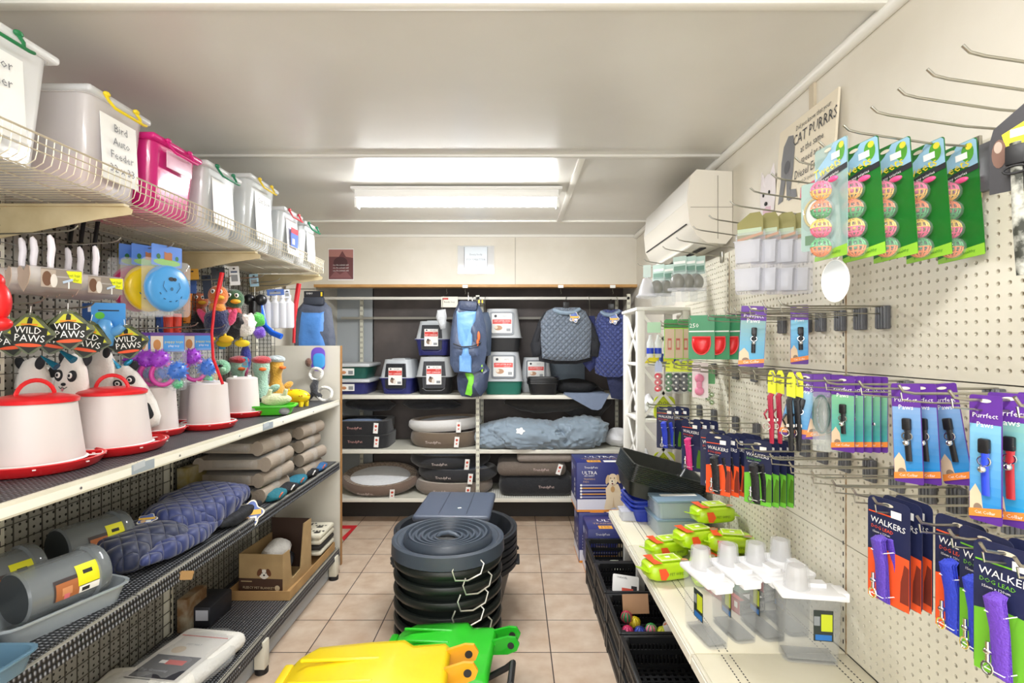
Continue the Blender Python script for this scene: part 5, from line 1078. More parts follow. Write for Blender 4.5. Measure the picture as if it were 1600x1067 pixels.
def grid(y0, y1, z0, z1):
    b = MB(); x = XW+.035+DX; n = int((y1-y0)/.05); k = int((z1-z0)/.05)
    for i in range(n+1): b.box((x, y0+i*(y1-y0)/n-1.8, (z0+z1)/2), (.0028, .0028, z1-z0), WIRE)
    for j in range(k+1): b.box((x+.003, (y0+y1)/2-1.8, z0+j*(z1-z0)/k), (.0028, y1-y0, .0028), WIRE)
    b.build('wire_grid', t, smooth=False)
grid(.86, 2.44, 1.2, 1.98); grid(2.48, 3.5, 1.2, 1.98); grid(.86, 2.44, .80, 1.15); grid(2.48, 3.5, .8, 1.15); grid(1.66, 2.44, .2, .74); grid(2.48, 3.5, .2, .74)
for i, (y, nm) in enumerate(((1.66, 'near the white feeders'), (2.5, 'below the green tray'))):
    b = MB(); b.box((0, 0, 0), (.0015, .1, .03), mat('#a9b4be', .3, 0, .8)); b.box((.001, -.02, .008), (.002, .05, .02), mat('#c9d0d6', .3, 0, .8), rot=(.1, 0, 0)); o = b.build('sticky_tape_remnant'); o.location = (XE+.0015, y, ZT-.017); tag(o, 'torn silver tape remnant on the left shelf edge '+nm, 'tape')

# ---------------------------------------------------------------- wire shelf above
t = thing('wire_basket_shelf', (XL, 1.6, 2.0)); tag(t, 'long white wire basket shelf high on the left wall holding lidded tubs', 'wire shelf')
WW = mat('#cfc6b0', .4, .2); ZW = .005
def wire(b, p, r=.0016): b.tube(p, r, WW, n=4)
XO, XI = XE-.01+DX, XW+DX+.03
for y0, y1 in ((.35, 1.62), (1.64, 2.46), (2.47, 3.25)):
    b = MB(); n = int((y1-y0)/.0225)
    for i in range(n+1):
        y = y0+(y1-y0)*i/n-1.6
        wire(b, [(XI, y, ZW), (XO-.025, y, ZW), (XO-.005, y, ZW+.012), (XO, y, ZW+.03), (XO+.004, y, ZW+.075)])
    for x, z in ((XI, ZW-.003), (XI+.15, ZW-.003), (XI+.3, ZW-.003), (XO-.03, ZW-.003), (XO+.001, ZW+.035), (XO+.004, ZW+.055)): wire(b, [(x, y0-1.6, z), (x, y1-1.6, z)], .0018)
    wire(b, [(XO+.005, y0-1.6, ZW+.076), (XO+.005, y1-1.6, ZW+.076)], .003)
    b.build('wire_deck', t, smooth=False)
b = MB()
for k in range(4): wire(b, [(XI, 3.252-1.6, ZW+.022*k), (XO, 3.252-1.6, ZW+.022*k)])
for k in range(16): wire(b, [(XI+(XO-XI)*k/15, 3.252-1.6, ZW), (XI+(XO-XI)*k/15, 3.252-1.6, ZW+.07)])
b.build('wire_end', t)
for y in (.83, 1.63, 2.45, 3.24):
    b = MB(); b.box((0, 0, 0), (.001, .001, .001), LB); b = MB(); b.prism([(XI-.03, -.012), (XO-.02, -.012), (XO+.0, -.022), (XO-.005, -.038), (XO-.12, -.055), (XI-.03, -.12)], -.0015, .0015, mottled('#cfc09a', '#bfae86', 8, .5)); b.prism([(XI-.03, -.006), (XO-.02, -.006), (XO-.02, -.014), (XI-.03, -.014)], -.012, .012, mottled('#cfc09a', '#bfae86', 8, .5))
    b.build('bracket', t, loc=(0, y-1.6, 0))

def tubbox(body, handle, w, h, lid=None, text=None, sheet=True, al=.55, inner=None):
    # local: long side along y=0 facing +x is the aisle side.  w along y, depth .36 along -x
    def f():
        t = thing('lidded_tub'); m = mat(body, .2, 0, al, coat=.4); d = .33
        b = MB(); b.T = Matrix.Translation((-d/2-.01, w/2, 0)); b.tray((0, 0, 0), (d, w, h-.02), .003, m, taper=.88, rim=.005, r=.035); b.build('tub_body', t)
        b = MB(); b.box((-d/2-.01, w/2, h-.012), (d+.03, w+.022, .022), mat(lid or '#eceef0', .3, 0, min(1, al+.15)), bev=.009, seg=3); b.box((-d/2-.01, w/2, h), (d-.04, w-.05, .012), mat(lid or '#eceef0', .3, 0, min(1, al+.15)), bev=.004); b.build('lid', t)
        H_ = mat(handle, .35); x = .012; c = w/2
        b = MB(); b.tube([(x-.004, c-.075, h-.012), (x+.008, c-.078, h-.03), (x+.013, c-.06, h-.045), (x+.013, c+.06, h-.045), (x+.008, c+.078, h-.04)], .0045, H_, n=8)
        b.tube([(x-.002, c+.045, h-.012), (x+.008, c+.05, h-.03), (x+.013, c+.045, h-.043)], .0045, H_, n=8); b.ell((x, c-.075, h-.01), (.008, .012, .008), H_); b.ell((x, c+.045, h-.01), (.008, .012, .008), H_)
        b.build('handle', t)
        if sheet:
            b = MB(); b.T = Matrix.Translation((-.006, w/2, h*.48)) @ Matrix.Rotation(pi/2, 4, 'Z') @ Matrix.Rotation(-R(3), 4, 'X'); b.box((0, 0, 0), (min(.16, w*.62), .0015, h*.66), mat('#f6f6f4', .5))
            b.build('paper_sheet', t)
            if text:
                b = MB(); b.T = Matrix.Translation((-.0035, w/2, h*.48)) @ Matrix.Rotation(pi/2, 4, 'Z') @ Matrix.Rotation(-R(3), 4, 'X')
                for k, s_ in enumerate(text): b.text(s_, .034 if w > .2 else .026, 0, h*(.22-.14*k), -.004, mat('#77787e', .6), rot=.03)
                b.build('handwriting', t)
        if inner: MB().box((-.12, w*.35, h*.22), (.16, w*.45, h*.3), mat(inner, .5), bev=.01).build('contents', t)
        return t
    return f
XT = XE-.035; zt = 2.0+ZW+.003
T_ = [('#f2f3f4', '#1f7a48', .325, .315, 1.06, ('Mirror', 'feeder', '8'), .8, None, 'clear tub with a green handle and handwriting, nearest on the wire shelf', None),
      ('#f1ecec', '#e8cf24', .235, .30, 1.50, ('Bird', 'Auto', 'Feeder', '32 x 33'), .48, '#ef7a6a', 'clear tub with yellow handle reading Bird Auto Feeder', None),
      ('#d4237f', '#d4237f', .255, .27, 1.765, None, .88, None, 'bright pink see-through tub on the wire shelf', '#d4237f'),
      ('#e9edef', '#1d7a55', .245, .285, 2.07, None, .6, None, 'clear tub with a dark green handle, right of the pink tub', None),
      ('#e9edef', '#e3c530', .27, .345, 2.41, ('Cat Bowl', '', '', ''), .55, None, 'tall clear tub with a yellow handle in the middle of the wire shelf', None),
      ('#e9edef', '#c93a44', .225, .285, 2.76, None, .5, None, 'clear tub with a red handle and a coloured label', None),
      ('#e9edef', '#1d7a55', .19, .275, 3.04, None, .5, None, 'small clear tub with green handle at the far end of the wire shelf', None)]
for i, (bd, hd, w_, h_, y_, tx, al, inn, lab, lid) in enumerate(T_):
    o = inst('tub%d' % i, tubbox(bd, hd, w_, h_, lid, tx, i != 2, al, inn), (XT, y_, zt), 0, lab, 'storage tub', 'lidded tubs on the wire shelf')
    if i == 5:
        b = MB(); b.T = Matrix.Rotation(pi/2, 4, 'Z'); b.rect(-.045, -.06, .045, .05, -.004, mat('#4a62b0', .5)); b.rect(-.045, .02, .045, .05, -.005, mat('#c93a44', .5)); b.rect(-.03, -.04, .0, -.01, -.005, PAPER); b.build('printed_label', o, loc=(.002, w_/2, .14))
    if i == 2:
        b = MB(); b.box((0, 0, 0), (.003, .14, .06), mat('#f3c9de', .3, 0, .8), bev=.001); b.build('handle_recess', o, loc=(.002, w_/2, h_-.07))

# ---------------------------------------------------------------- hooks on the left wall
def lhook():
    t = thing('peg_hook'); L = .3
    MB().tube([(0, 0, 0), (L*.6, 0, .004), (L-.03, 0, .01), (L-.01, 0, .016), (L, 0, .026)], .0026, STEEL, n=8).build('prong', t)
    MB().box((.003, 0, 0), (.006, .03, .04), STEEL, bev=.002).build('backplate', t); return t
LH = [(1.56, 1.885, 'lint rollers, near one'), (1.73, 1.885, 'lint rollers, far one'), (1.45, 1.66, 'diamond tags, nearest'), (1.62, 1.66, 'diamond tags, middle'), (1.77, 1.62, 'diamond tags, farthest'), (2.0, 1.92, 'flying discs'), (2.15, 1.62, 'purple toys, near one'), (2.35, 1.62, 'purple toys, far one'), (2.4, 1.85, 'orange scoops'), (2.72, 1.90, 'duck toys'), (2.9, 1.9, 'black rubber toy'), (3.05, 1.9, 'clear bottles'), (1.2, 1.8, 'left edge of the photo'), (1.3, 1.75, 'red rubber toy')]
for y, z, nm in LH:
    inst('lh', lhook, (XW+.042, y, z), 0, 'steel hook on the left wire grid for the '+nm, 'hook', 'hooks on the left wire grid')

def lint():
    t = thing('lint_roller_pack'); Bc = mat('#d9c3b4', .45)
    out = [(0, -.115+.0), (.0, 0)]
    hs = [(0, -.045), (.022, -.028), (.040, -.034), (.044, -.058), (.03, -.082), (0, -.105), (-.03, -.082), (-.044, -.058), (-.04, -.034), (-.022, -.028)]
    hs = [(x, z-.05) for x, z in hs]
    b = MB(); b.T = Matrix.Rotation(pi/2, 4, 'Z'); b.prism(hs, -.09, -.088, Bc); b.prism(hs, .088, .09, mat('#c8b09e', .4)); b.T = Matrix(); b.build('end_caps', t)
    b = MB(); b.T = Matrix.Rotation(pi/2, 4, 'Z'); n = len(hs)
    b.add([(x, -.088, z) for x, z in hs]+[(x, .088, z) for x, z in hs], [(i, (i+1) % n, n+(i+1) % n, n+i) for i in range(n)], mat('#e6e0dc', .1, 0, .5, coat=.5)); b.build('clear_tube', t, ang=80)
    b = MB(); b.cyl((-.08, 0, -.105), (.08, 0, -.105), .022, mat('#e6e2e0', .5), n=20); b.build('roller', t)
    # printed sleeve on the side facing the aisle
    b = MB(); y = -.0475
    b.rect(-.055, -.14, .085, -.085, y+.004, mat('#8d837a', .45)); b.rect(-.055, -.14, -.005, -.088, y+.0035, mat('#b3a496', .5)); b.oval(-.035, -.115, .016, .022, y+.003, mat('#6e4c36', .6)); b.oval(-.012, -.12, .012, .02, y+.0028, mat('#e0dad2', .6)); b.poly([(.03, -.088), (.085, -.086), (.085, -.122), (.055, -.12), (.04, -.105)], y+.003, mat('#e6e820', .4)); b.text('pet hair', .014, .058, -.1, y+.002, mat('#5f7a2a', .5)); b.text('roller', .013, .06, -.113, y+.002, mat('#5f7a2a', .5))
    b.box((.035, y+.001, -.118), (.036, .002, .007), mat('#b9cbe0', .4), rot=(0, -.3, 0)); b.box((.038, y+.001, -.131), (.004, .002, .02), PAPER); b.build('printed_sleeve', t)
    MB().tube([(0, 0, -.08), (0, 0, -.05), (.004, 0, -.02), (0, 0, .008), (-.006, 0, .02)], [.010, .0125, .0135, .012, .006], mat('#e9e4ea', .3), n=12, flat=.8).build('handle', t); return t
for i, (px, Y) in enumerate(((34, 1.6), (52, 1.585), (79, 1.56), (106, 1.76), (125, 1.745), (149, 1.73))):
    o = P(px, 378, Y); inst('lint', lint, (o.x, Y, 1.862), R([60, 60, 62, 60, 60, 62][i]), 'white-handled pet hair roller pack, %s from the left' % ORD[i], 'lint roller', 'pet hair roller packs', sc=(.70, 1, 1))
o = P(4, 475, 1.3); t = thing('red_rubber_toy', (o.x-.02, 1.3, 1.66)); tag(t, 'red rubber toy partly cut by the left photo edge', 'toy')
b = MB(); b.ell((0, 0, 0), (.035, .03, .055), RED, n=20); b.ell((.0, 0, -.055), (.04, .028, .02), RED); b.ell((-.0, 0, .05), (.02, .02, .025), RED); b.build('body', t); MB().tube([(0, 0, .07), (0, 0, .105)], .0015, PAPER).build('tie', t)

def paws():
    t = thing('diamond_toy_tag'); s = .065
    out = [(-s, 0), (-s*.92, .008), (-.012, s*.82), (0, s*.88), (.012, s*.82), (s*.92, .008), (s, 0), (s*.92, -.01), (.012, -s*.82), (0, -s*.88), (-.012, -s*.82), (-s*.92, -.01)]
    G = mat('#59604a', .45); Y_ = mat('#c4c437', .45); K = mat('#1d211c', .45)
    b = MB(); b.prism(out, -.0006, .0006, G); b.poly([(-s*.8, .0), (-.01, s*.68), (.01, s*.68), (s*.8, .0), (0, -.02)], -.0012, Y_); b.poly([(-s*.95, -.004), (s*.95, -.004), (0, -s*.84)], -.0014, K)
    b.poly([(-s*.9, .006), (-.02, s*.74), (-.03, s*.5), (-.05, .02)], -.0015, mat('#39451f', .5)); b.poly([(s*.9, .006), (.02, s*.78), (.012, s*.7), (.04, .03)], -.0015, mat('#39451f', .5))
    b.rect(-.02, .022, .02, .027, -.0018, mat('#e08a2c', .5)); b.poly([(-.006, .027), (.006, .027), (.008, .04), (0, .046), (-.004, .04)], -.0018, K)
    b.poly([(-.045, .016), (-.04, -.03), (.04, -.032), (.045, .014), (0, .024)], -.002, K); b.text('WILD', .026, -.002, .008, -.0026, PAPER, rot=-.04); b.text('PAWS', .028, .002, -.014, -.0026, PAPER, rot=-.04); b.oval(0, -.032, .032, .005, -.0024, mat('#e2552c', .5)); b.build('card', t)
    MB().tube([(0, 0, s*.8), (0, .002, s*1.15)], .001, PAPER).build('tie', t); return t
o = P(108, 515, 1.44)
for i, (px, py, Y, yw, nm) in enumerate(((108, 515, 1.46, 12, 'front centre one'), (46, 521, 1.42, 10, 'left one'), (199, 534, 1.72, 14, 'right one above the cow plush'), (84, 524, 1.55, 20, 'rear one between the two left tags'), (136, 530, 1.55, 14, 'rear one behind the centre tag'), (18, 526, 1.5, 10, 'leftmost one behind the others'))):
    o = P(px, py, Y); inst('paws', paws, tuple(o), R(yw), 'diamond-shaped wild paws toy tag, '+nm, 'toy tag', 'diamond toy tags', tilt=(0, R([-3, 2, -8, 12, 10, -6][i])))
WP_ = mat('#ece7e0', .9, bump=(90., .3), sheen=.3)
def plush(face=True, horn=False):
    def f():
        t = thing('plush_toy'); b = MB(); b.lathe([(0, -.005), (.04, .0), (.058, .03), (.064, .09), (.058, .16), (.046, .22), (.028, .255), (0, .268)], WP_, n=28, sy=.78); b.build('body', t, ang=80)
        b = MB(); K = mat('#23252a', .8)
        for s_ in (-1, 1): b.ell((s_*.04, .01, .25), (.016, .01, .022), K, rot=(0, s_*.5, 0))
        b.build('ear', t)
        if face:
            b = MB()
            for s_ in (-1, 1):
                b.ell((s_*.022, -.036, .2), (.015, .01, .018), K, rot=(0, s_*.3, 0)); b.ell((s_*.02, -.045, .202), (.008, .005, .009), PAPER); b.ell((s_*.02, -.0495, .202), (.004, .003, .005), K)
            b.ell((0, -.044, .175), (.008, .006, .005), K); b.tube([(-.014, -.045, .168), (-.006, -.048, .162), (0, -.048, .168), (.006, -.048, .162), (.014, -.045, .168)], .0012, K, n=4); b.ell((0, -.047, .159), (.004, .003, .005), mat('#d98a94', .6)); b.build('face', t)
            b = MB(); b.puff(rr(-.032, -.036, .032, .036, .02), .008, K, y=-.044, back=False); b.build('belly_patch', t, loc=(.016, .0, .07))
        if horn: MB().cyl((0, -.01, .25), (-.008, -.02, .30), .011, mat('#2f8fb4', .25, .6), r1=.001, n=12).ell((.03, 0, .268), (.018, .006, .01), mat('#2f8fb4', .25, .6), rot=(0, -.4, 0)).build('horn', t)
        return t
    return f
inst('pl_face', plush(), (P(97, 0, 1.75).x, 1.77, 1.225), R(8), 'white panda plush with black eye patch, behind the near feeders', 'plush toy', tilt=(0, R(4)), sc=(.9, .9, 1.12))
inst('pl_horn', plush(True, True), (P(228, 0, 2.04).x, 2.05, 1.222), R(25), 'white cow plush with a shiny blue horn leaning on the feeders', 'plush toy', tilt=(0, R(-20)), sc=1.0)
inst('pl_back', plush(False), (P(152, 0, 1.99).x+.02, 1.99, 1.25), R(160), 'white plush seen from behind, between panda and cow', 'plush toy', sc=(1.0, 1, 1.1))
inst('pl_back', None, (P(52, 0, 1.72).x, 1.72, 1.23), R(170), 'white plush with black ears seen from behind, left of the panda', 'plush toy', sc=(1, 1, 1.05))
inst('pl_back', None, (P(18, 0, 1.68).x, 1.80, 1.21), R(175), 'cream plush back at the far left of the top shelf', 'plush toy', sc=(1, 1, 1.0))
for i, (px, py, Y, a) in enumerate(((64, 556, 1.66, 50), (90, 545, 1.6, 20))):
    o = P(px, py, Y); q = MB().cyl((0, 0, 0), (.05, 0, -.035), .002, mat('#2f8fb4', .25, .7), r1=.012, n=12).build('shiny_horn'); q.location = o; tag(q, 'shiny %s cone-shaped horn poking between the plush toys' % ['dark teal', 'blue'][i], 'toy horn')

# blue rubber toy on card
t = thing('blue_rubber_toy_card', tuple(P(170, 479, 1.72))); t.rotation_euler = (0, 0, R(15)); tag(t, 'blue card with a knobbly light blue rubber toy, right of the diamond tags', 'toy')
b = MB(); b.prism(rr(-.05, -.13, .048, .012, .005), -.0006, .0006, mat('#3f8fd4', .4)); b.rect(-.03, -.015, .03, -.011, -.0012, INK); b.oval(-.025, -.03, .014, .012, -.0012, mat('#5fbf3a', .4)); b.build('card', t)
b = MB(); BB = mat('#5fa8e8', .2, 0, .85, coat=.4); b.tube([(0, -.02, -.13), (0, -.022, -.1), (-.004, -.022, -.07), (.0, -.02, -.045)], [.02, .026, .028, .016], BB, n=14); b.tube([(.01, -.022, -.09), (.035, -.024, -.08), (.05, -.022, -.065)], [.014, .015, .012], BB, n=12); b.tube([(-.01, -.022, -.1), (-.03, -.022, -.095), (-.036, -.02, -.08)], [.012, .012, .01], BB, n=12); b.build('rubber_toy', t)
o = MB().prism(rr(-.03, -.12, .03, .01, .004), -.0006, .0006, mat('#27508f', .4)).rect(-.01, -.02, .01, .0, -.001, PAPER).build('blue_toy_card'); o.location = tuple(P(142, 478, 1.78)); tag(o, 'dark blue toy card just left of the light blue rubber toy', 'card')

def frisbee(c):
    def f():
        t = thing('flying_disc_pack'); m = mat(c, .3, 0, .95)
        b = MB(); b.T = Matrix.Translation((0, -.012, -.155)) @ Matrix.Rotation(pi/2, 4, 'X'); b.lathe([(0, .012), (.05, .012), (.075, .009), (.088, -.0), (.09, -.014), (.086, -.014), (.084, -.002), (.07, .005), (0, .008)], m, n=40); b.T = Matrix(); b.build('disc', t, ang=50)
        b = MB(); K = mat('#2a5a80', .5); y = -.0255; b.oval(-.002, -.12, .012, .008, y, INK); b.oval(.012, -.12, .008, .007, y, INK); b.oval(0, -.158, .006, .007, y, K)
        for a in range(5): b.tube([(.05*cos(-.6-a*.5), y, -.155+.05*sin(-.6-a*.5)), (.052*cos(-.75-a*.5), y, -.155+.052*sin(-.75-a*.5))], .002, K, n=4)
        b.tube([(-.03, y, -.13), (-.035, y, -.15), (-.02, y, -.17)], .0012, K, n=4); b.tube([(.03, y, -.13), (.035, y, -.15), (.02, y, -.172)], .0012, K, n=4); b.build('dog_face_print', t)
        b = MB(); b.prism(rr(-.062, -.07, .062, .01, .004), -.0006, .0006, mat('#5a86d6', .35)); b.oval(0, -.055, .055, .013, -.0012, mat('#7ab83a', .5)); b.poly([(-.012, -.045), (.02, -.045), (.02, -.018), (.012, -.014), (.0, -.018), (-.012, -.014)], -.0016, mat('#a8683a', .5)); b.oval(-.035, -.035, .008, .01, -.0016, mat('#2f6a3a', .5)); b.oval(.04, -.035, .007, .009, -.0016, mat('#2f6a3a', .5)); b.build('header_card', t)
        MB().puff(rr(-.1, -.262, .1, -.045, .02), .02, CLEAR, amp=.012).build('plastic_bag', t); return t
    return f
for i, (px, c, nm) in enumerate(((261, '#4d9ddc', 'light blue flying disc with a dog face, front of the row'), (232, '#e6c81e', 'yellow flying disc in a bag behind the blue one'), (214, '#b0275e', 'magenta flying disc in a bag, rearmost'))):
    o = P(px, 400, 2.0); inst('fr'+c, frisbee(c), (o.x, 2.0-.0*i, 1.925), R(72-4*i), nm, 'flying disc', 'bagged flying discs')
def ptoy():
    t = thing('purple_puppy_toy_pack'); b = MB(); b.prism(rr(-.05, -.055, .05, .012, .003), -.0006, .0006, PUR); b.rect(-.012, -.053, .048, .002, -.0012, mat('#2f8fd8', .4)); b.rect(-.048, -.053, -.013, -.0, -.0012, mat('#e6dcc8', .5)); b.oval(-.03, -.03, .011, .018, -.0016, mat('#c98a4a', .6)); b.text('puppy toys', .012, .018, -.02, -.0016, mat('#e9d93a', .5)); b.text('play toy', .01, .018, -.034, -.0016, PAPER); b.build('header_card', t)
    def spiky(c, m, r):
        b = MB(); b.ell(c, (r, r, r), m, n=14, k=9)
        for k in range(34):
            z = 1-2*(k+.5)/34; a = k*2.4; q = sqrt(1-z*z); d = Vector((q*cos(a), q*sin(a), z)); b.cyl(Vector(c)+d*r*.9, Vector(c)+d*r*1.25, r*.16, m, r1=r*.05, n=5)
        return b
    spiky((-.022, -.025, -.08), mat('#9a3fc4', .35), .03).build('purple_ball', t); spiky((.026, -.022, -.12), mat('#3f72c8', .35), .032).build('blue_ball', t); spiky((.03, -.02, -.165), mat('#58b884', .35), .016).build('green_ball', t)
    MB().tube([(-.012+.032*cos(a), -.03, -.13+.036*sin(a)) for a in [2*pi*i/20 for i in range(20)]], .008, mat('#cf3fa0', .3), n=10, closed=True).build('magenta_ring', t)
    MB().puff(rr(-.056, -.19, .056, -.045, .012), .045, CLEAR, amp=.01).build('plastic_bag', t); return t
for i, (px, Y) in enumerate(((262, 2.15), (238, 2.15), (216, 2.15), (310, 2.38))):
    o = P(px, 525, Y); inst('ptoy', ptoy, (o.x, Y, o.z), R([30, 50, 60, 35][i]), ['purple knobbly puppy toy pack, front one of the left bunch', 'purple knobbly puppy toy pack, second in its bunch', 'purple knobbly puppy toy pack, rearmost in its bunch', 'purple knobbly puppy toy pack hanging apart on the right'][i], 'toy', 'purple puppy toy packs', sc=1.2)

for i, (px, py0, py1, c, Y, nm) in enumerate(((287, 400, 505, '#e88a1e', 2.55, 'tall orange plastic scoop right of the flying discs'), (296, 405, 500, '#e88a1e', 2.6, 'second orange plastic scoop'), (262, 492, 522, '#d8402c', 2.3, 'red-orange plastic prong toy below the flying discs'), (277, 490, 520, '#d8402c', 2.35, 'red-orange plastic prong beside the first'), (249, 492, 520, '#27509a', 2.35, 'dark blue plastic prong below the flying discs'))):
    a, c_ = P(px, py0, Y), P(px, py1, Y); q = MB().box((0, 0, (c_.z-a.z)/2), (.035, .012, a.z-c_.z), mat(c, .35), bev=.005).box((0, -.008, (c_.z-a.z)/2), (.02, .006, (a.z-c_.z)*.85), mat(c, .35), bev=.003).cyl((0, -.01, -.02), (0, .01, -.02), .01, mat(c, .35)).build('plastic_scoop'); q.location = a; q.rotation_euler = (0, R(4*(i % 2)-2), R(30)); tag(q, nm, 'scoop')
q = MB().prism(rr(-.03, -.05, .03, .02, .004), -.001, .001, mat('#4a6ab0', .4)).rect(-.02, -.01, .0, .01, -.002, PAPER).build('header_card'); q.location = tuple(P(297, 442, 2.45)); tag(q, 'blue hang card in front of the orange scoops', 'card')
q = MB().prism(rr(-.03, -.06, .03, .02, .004), -.001, .001, mat('#5f6a3a', .4)).oval(0, -.0, .02, .02, -.002, mat('#d8922c', .5)).build('header_card'); q.location = tuple(P(295, 425, 2.6)); tag(q, 'olive hang card with an orange dot above the orange scoops', 'card')
for i, px in enumerate((195, 205, 214, 222)):
    q = MB().box((0, 0, -.05), (.05, .012, .12), mat(['#7a7433', '#3a4248', '#343a40', '#3d4a55'][i], .45), bev=.002).build('hanging_packet'); q.location = tuple(P(px, 385, 2.1+.02*i)); q.rotation_euler = (0, 0, R(55)); tag(q, ['olive', 'dark grey', 'black', 'slate blue'][i]+' narrow packet hanging left of the flying discs', 'packet')
for i, px in enumerate((113, 130, 152)):
    q = MB().box((0, 0, -.04), (.014, .008, .12), BLACK, bev=.003).build('black_handled_tool'); q.location = tuple(P(px, 352, 1.9)); q.rotation_euler = (0, R(8), 0); tag(q, 'black tool handle hanging above the lint rollers, %s from the left' % ORD[i], 'tool')

def fuzz(c): return mat(c, .95, bump=(120., .8), sheen=.5)
def duck(head, bill='#e8b22c', body='#20233f', wing='#d8324e', feet='#e2b41e', gown='#e08a2c'):
    def f():
        t = thing('plush_duck'); MB().ell((0, 0, -.05), (.04, .042, .045), fuzz(head), n=18).build('head', t)
        b = MB(); b.ell((.012, -.048, -.062), (.02, .02, .01), mat(bill, .6)); b.build('bill', t)
        b = MB()
        for s_ in (-1, 1): b.ell((s_*.014, -.036, -.035), (.009, .005, .01), PAPER); b.ell((s_*.014, -.041, -.035), (.004, .003, .006), BLACK)
        b.build('eyes', t)
        MB().ell((0, 0, -.105), (.035, .035, .03), fuzz(gown), amp=.3, freq=40).build('neck_ruff', t)
        MB().ell((0, 0, -.165), (.055, .05, .06), fuzz(body), n=20, amp=.2, freq=30).build('body', t)
        b = MB()
        for s_ in (-1, 1): b.ell((s_*.05, -.01, -.15), (.018, .012, .045), fuzz(wing), rot=(0, s_*.5, 0), amp=.3, freq=30)
        b.build('wing', t); b = MB()
        for s_ in (-1, 1): b.ell((s_*.035, -.03, -.24), (.03, .012, .016), mat(feet, .7)); b.cyl((s_*.02, 0, -.2), (s_*.033, -.02, -.235), .006, mat(feet, .7))
        b.build('foot', t); return t
    return f
inst('dk_g', duck('#2c5a34', body='#1c1d24', wing='#e8e4de', feet='#e2c41e', gown='#b83a2c'), tuple(P(366, 450, 2.7)), R(20), 'plush mallard with a green head and yellow bill', 'plush toy', sc=1.2)
inst('dk_o', duck('#d8762c', body='#232a55', wing='#e04a78'), tuple(P(341, 444, 2.6)), R(20), 'plush duck with an orange head left of the green-headed one', 'plush toy', sc=1.15)
inst('dk_o2', duck('#c8642c', body='#2c2e33', wing='#d8d2c8', feet='#8a7a3a', gown='#a8441f'), tuple(P(312, 455, 2.7)), R(30), 'orange-brown plush duck furthest left of the hanging ducks', 'plush toy')
for i, (px, py, Y, r, c, nm) in enumerate(((385, 508, 2.7, .05, '#e6e2dc', 'white fluffy plush body'), (402, 500, 2.75, .035, '#49b848', 'bright green tuft'), (372, 505, 2.68, .045, '#1c1c20', 'black furry plush body'), (355, 495, 2.64, .032, '#e04a78', 'pink plush tuft'), (406, 520, 2.75, .028, '#6a3fb8', 'purple and white label tuft'))):
    q = MB().ell((0, 0, 0), (r, r, r*1.1), fuzz(c), amp=.35, freq=35, seed=i, n=20, k=12).build('fluffy_toy'); q.location = tuple(P(px, py, Y)); tag(q, nm+' hanging below the mallard plush', 'plush toy')
# black rubber wishbone toy
t = thing('black_rubber_toy', tuple(P(398, 468, 2.9))); tag(t, 'black rubber toy with two round knobs, hanging right of the mallard', 'toy')
b = MB(); K = mat('#17181b', .35); b.ell((-.03, 0, .0), (.032, .032, .032), K, n=20); b.ell((.035, 0, -.002), (.032, .032, .032), K, n=20); b.tube([(0, 0, -.01), (0, 0, -.05), (0, 0, -.12)], [.03, .034, .03], K, n=16); b.build('body', t); MB().tube([(0, 0, .02), (0, 0, .07)], .0015, PAPER).build('tie', t)
# ball throwers
def thrower(pts, c, nm, r=.009, head=True):
    b = MB(); m = mat(c, .35); b.tube([P(*p) for p in pts], [r*1.6]*2+[r]*(len(pts)-2), m, n=10, flat=.6)
    q = b.build('ball_thrower'); return tag(q, nm, 'ball thrower')
thrower([(347, 426, 2.34), (343, 445, 2.33), (335, 480, 2.31), (331, 520, 2.29), (333, 560, 2.27), (348, 600, 2.24)], '#d8202a', 'long curved red ball thrower hanging in front of the ducks', .0065)
thrower([(467, 443, 3.1), (463, 470, 3.1), (460, 500, 3.1), (459, 536, 3.1)], '#c8202a', 'straight red ball thrower beside the clear bottles', .009)
thrower([(404, 475, 2.95), (408, 495, 2.93), (414, 510, 2.9), (425, 520, 2.88), (440, 526, 2.86)], '#1f5fd0', 'curved blue ball thrower below the clear bottles', .016)
def hcard(px, py, Y, w_, h_, c, lab, bar=True):
    b = MB(); b.prism(rr(-w_/2, -h_, w_/2, 0, .003), -.001, .001, mat(c, .45)); b.oval(0, -.012, .006, .004, -.0016, INK)
    if bar: b.rect(-w_*.35, -h_*.8, w_*.3, -h_*.45, -.0016, mat('#8c8f92', .5)); b.rect(-w_*.35, -h_*.35, w_*.3, -h_*.25, -.0016, mat('#5a6a8a', .5))
    q = b.build('hang_card'); q.location = tuple(P(px, py, Y)); q.rotation_euler = (0, R(-5), R(20)); tag(q, lab, 'card')
hcard(365, 416, 2.6, .045, .095, '#eceef0', 'white barcode hang card above the mallard plush')
hcard(396, 428, 2.9, .045, .07, '#9fc4d8', 'pale blue hang card above the black rubber toy')
hcard(340, 418, 2.6, .06, .07, '#343a44', 'dark hang card above the red ball thrower', False)
hcard(322, 430, 2.65, .04, .12, '#2c3a50', 'dark blue hang card left of the red ball thrower', False)
hcard(430, 452, 3.0, .09, .035, '#3a62b0', 'blue header strip above the clear bottles')
hcard(448, 452, 3.0, .03, .05, '#d8dce6', 'small white header card above the clear bottles')
hcard(345, 522, 2.75, .03, .08, '#3f9ad0', 'small bright blue hang card below the hanging ducks')
hcard(382, 558, 2.95, .03, .06, '#4fb4d8', 'small sky blue card between the teal plush ducks')
hcard(300, 420, 2.4, .05, .05, '#cf9a2c', 'amber hang card beside the flying discs', False)
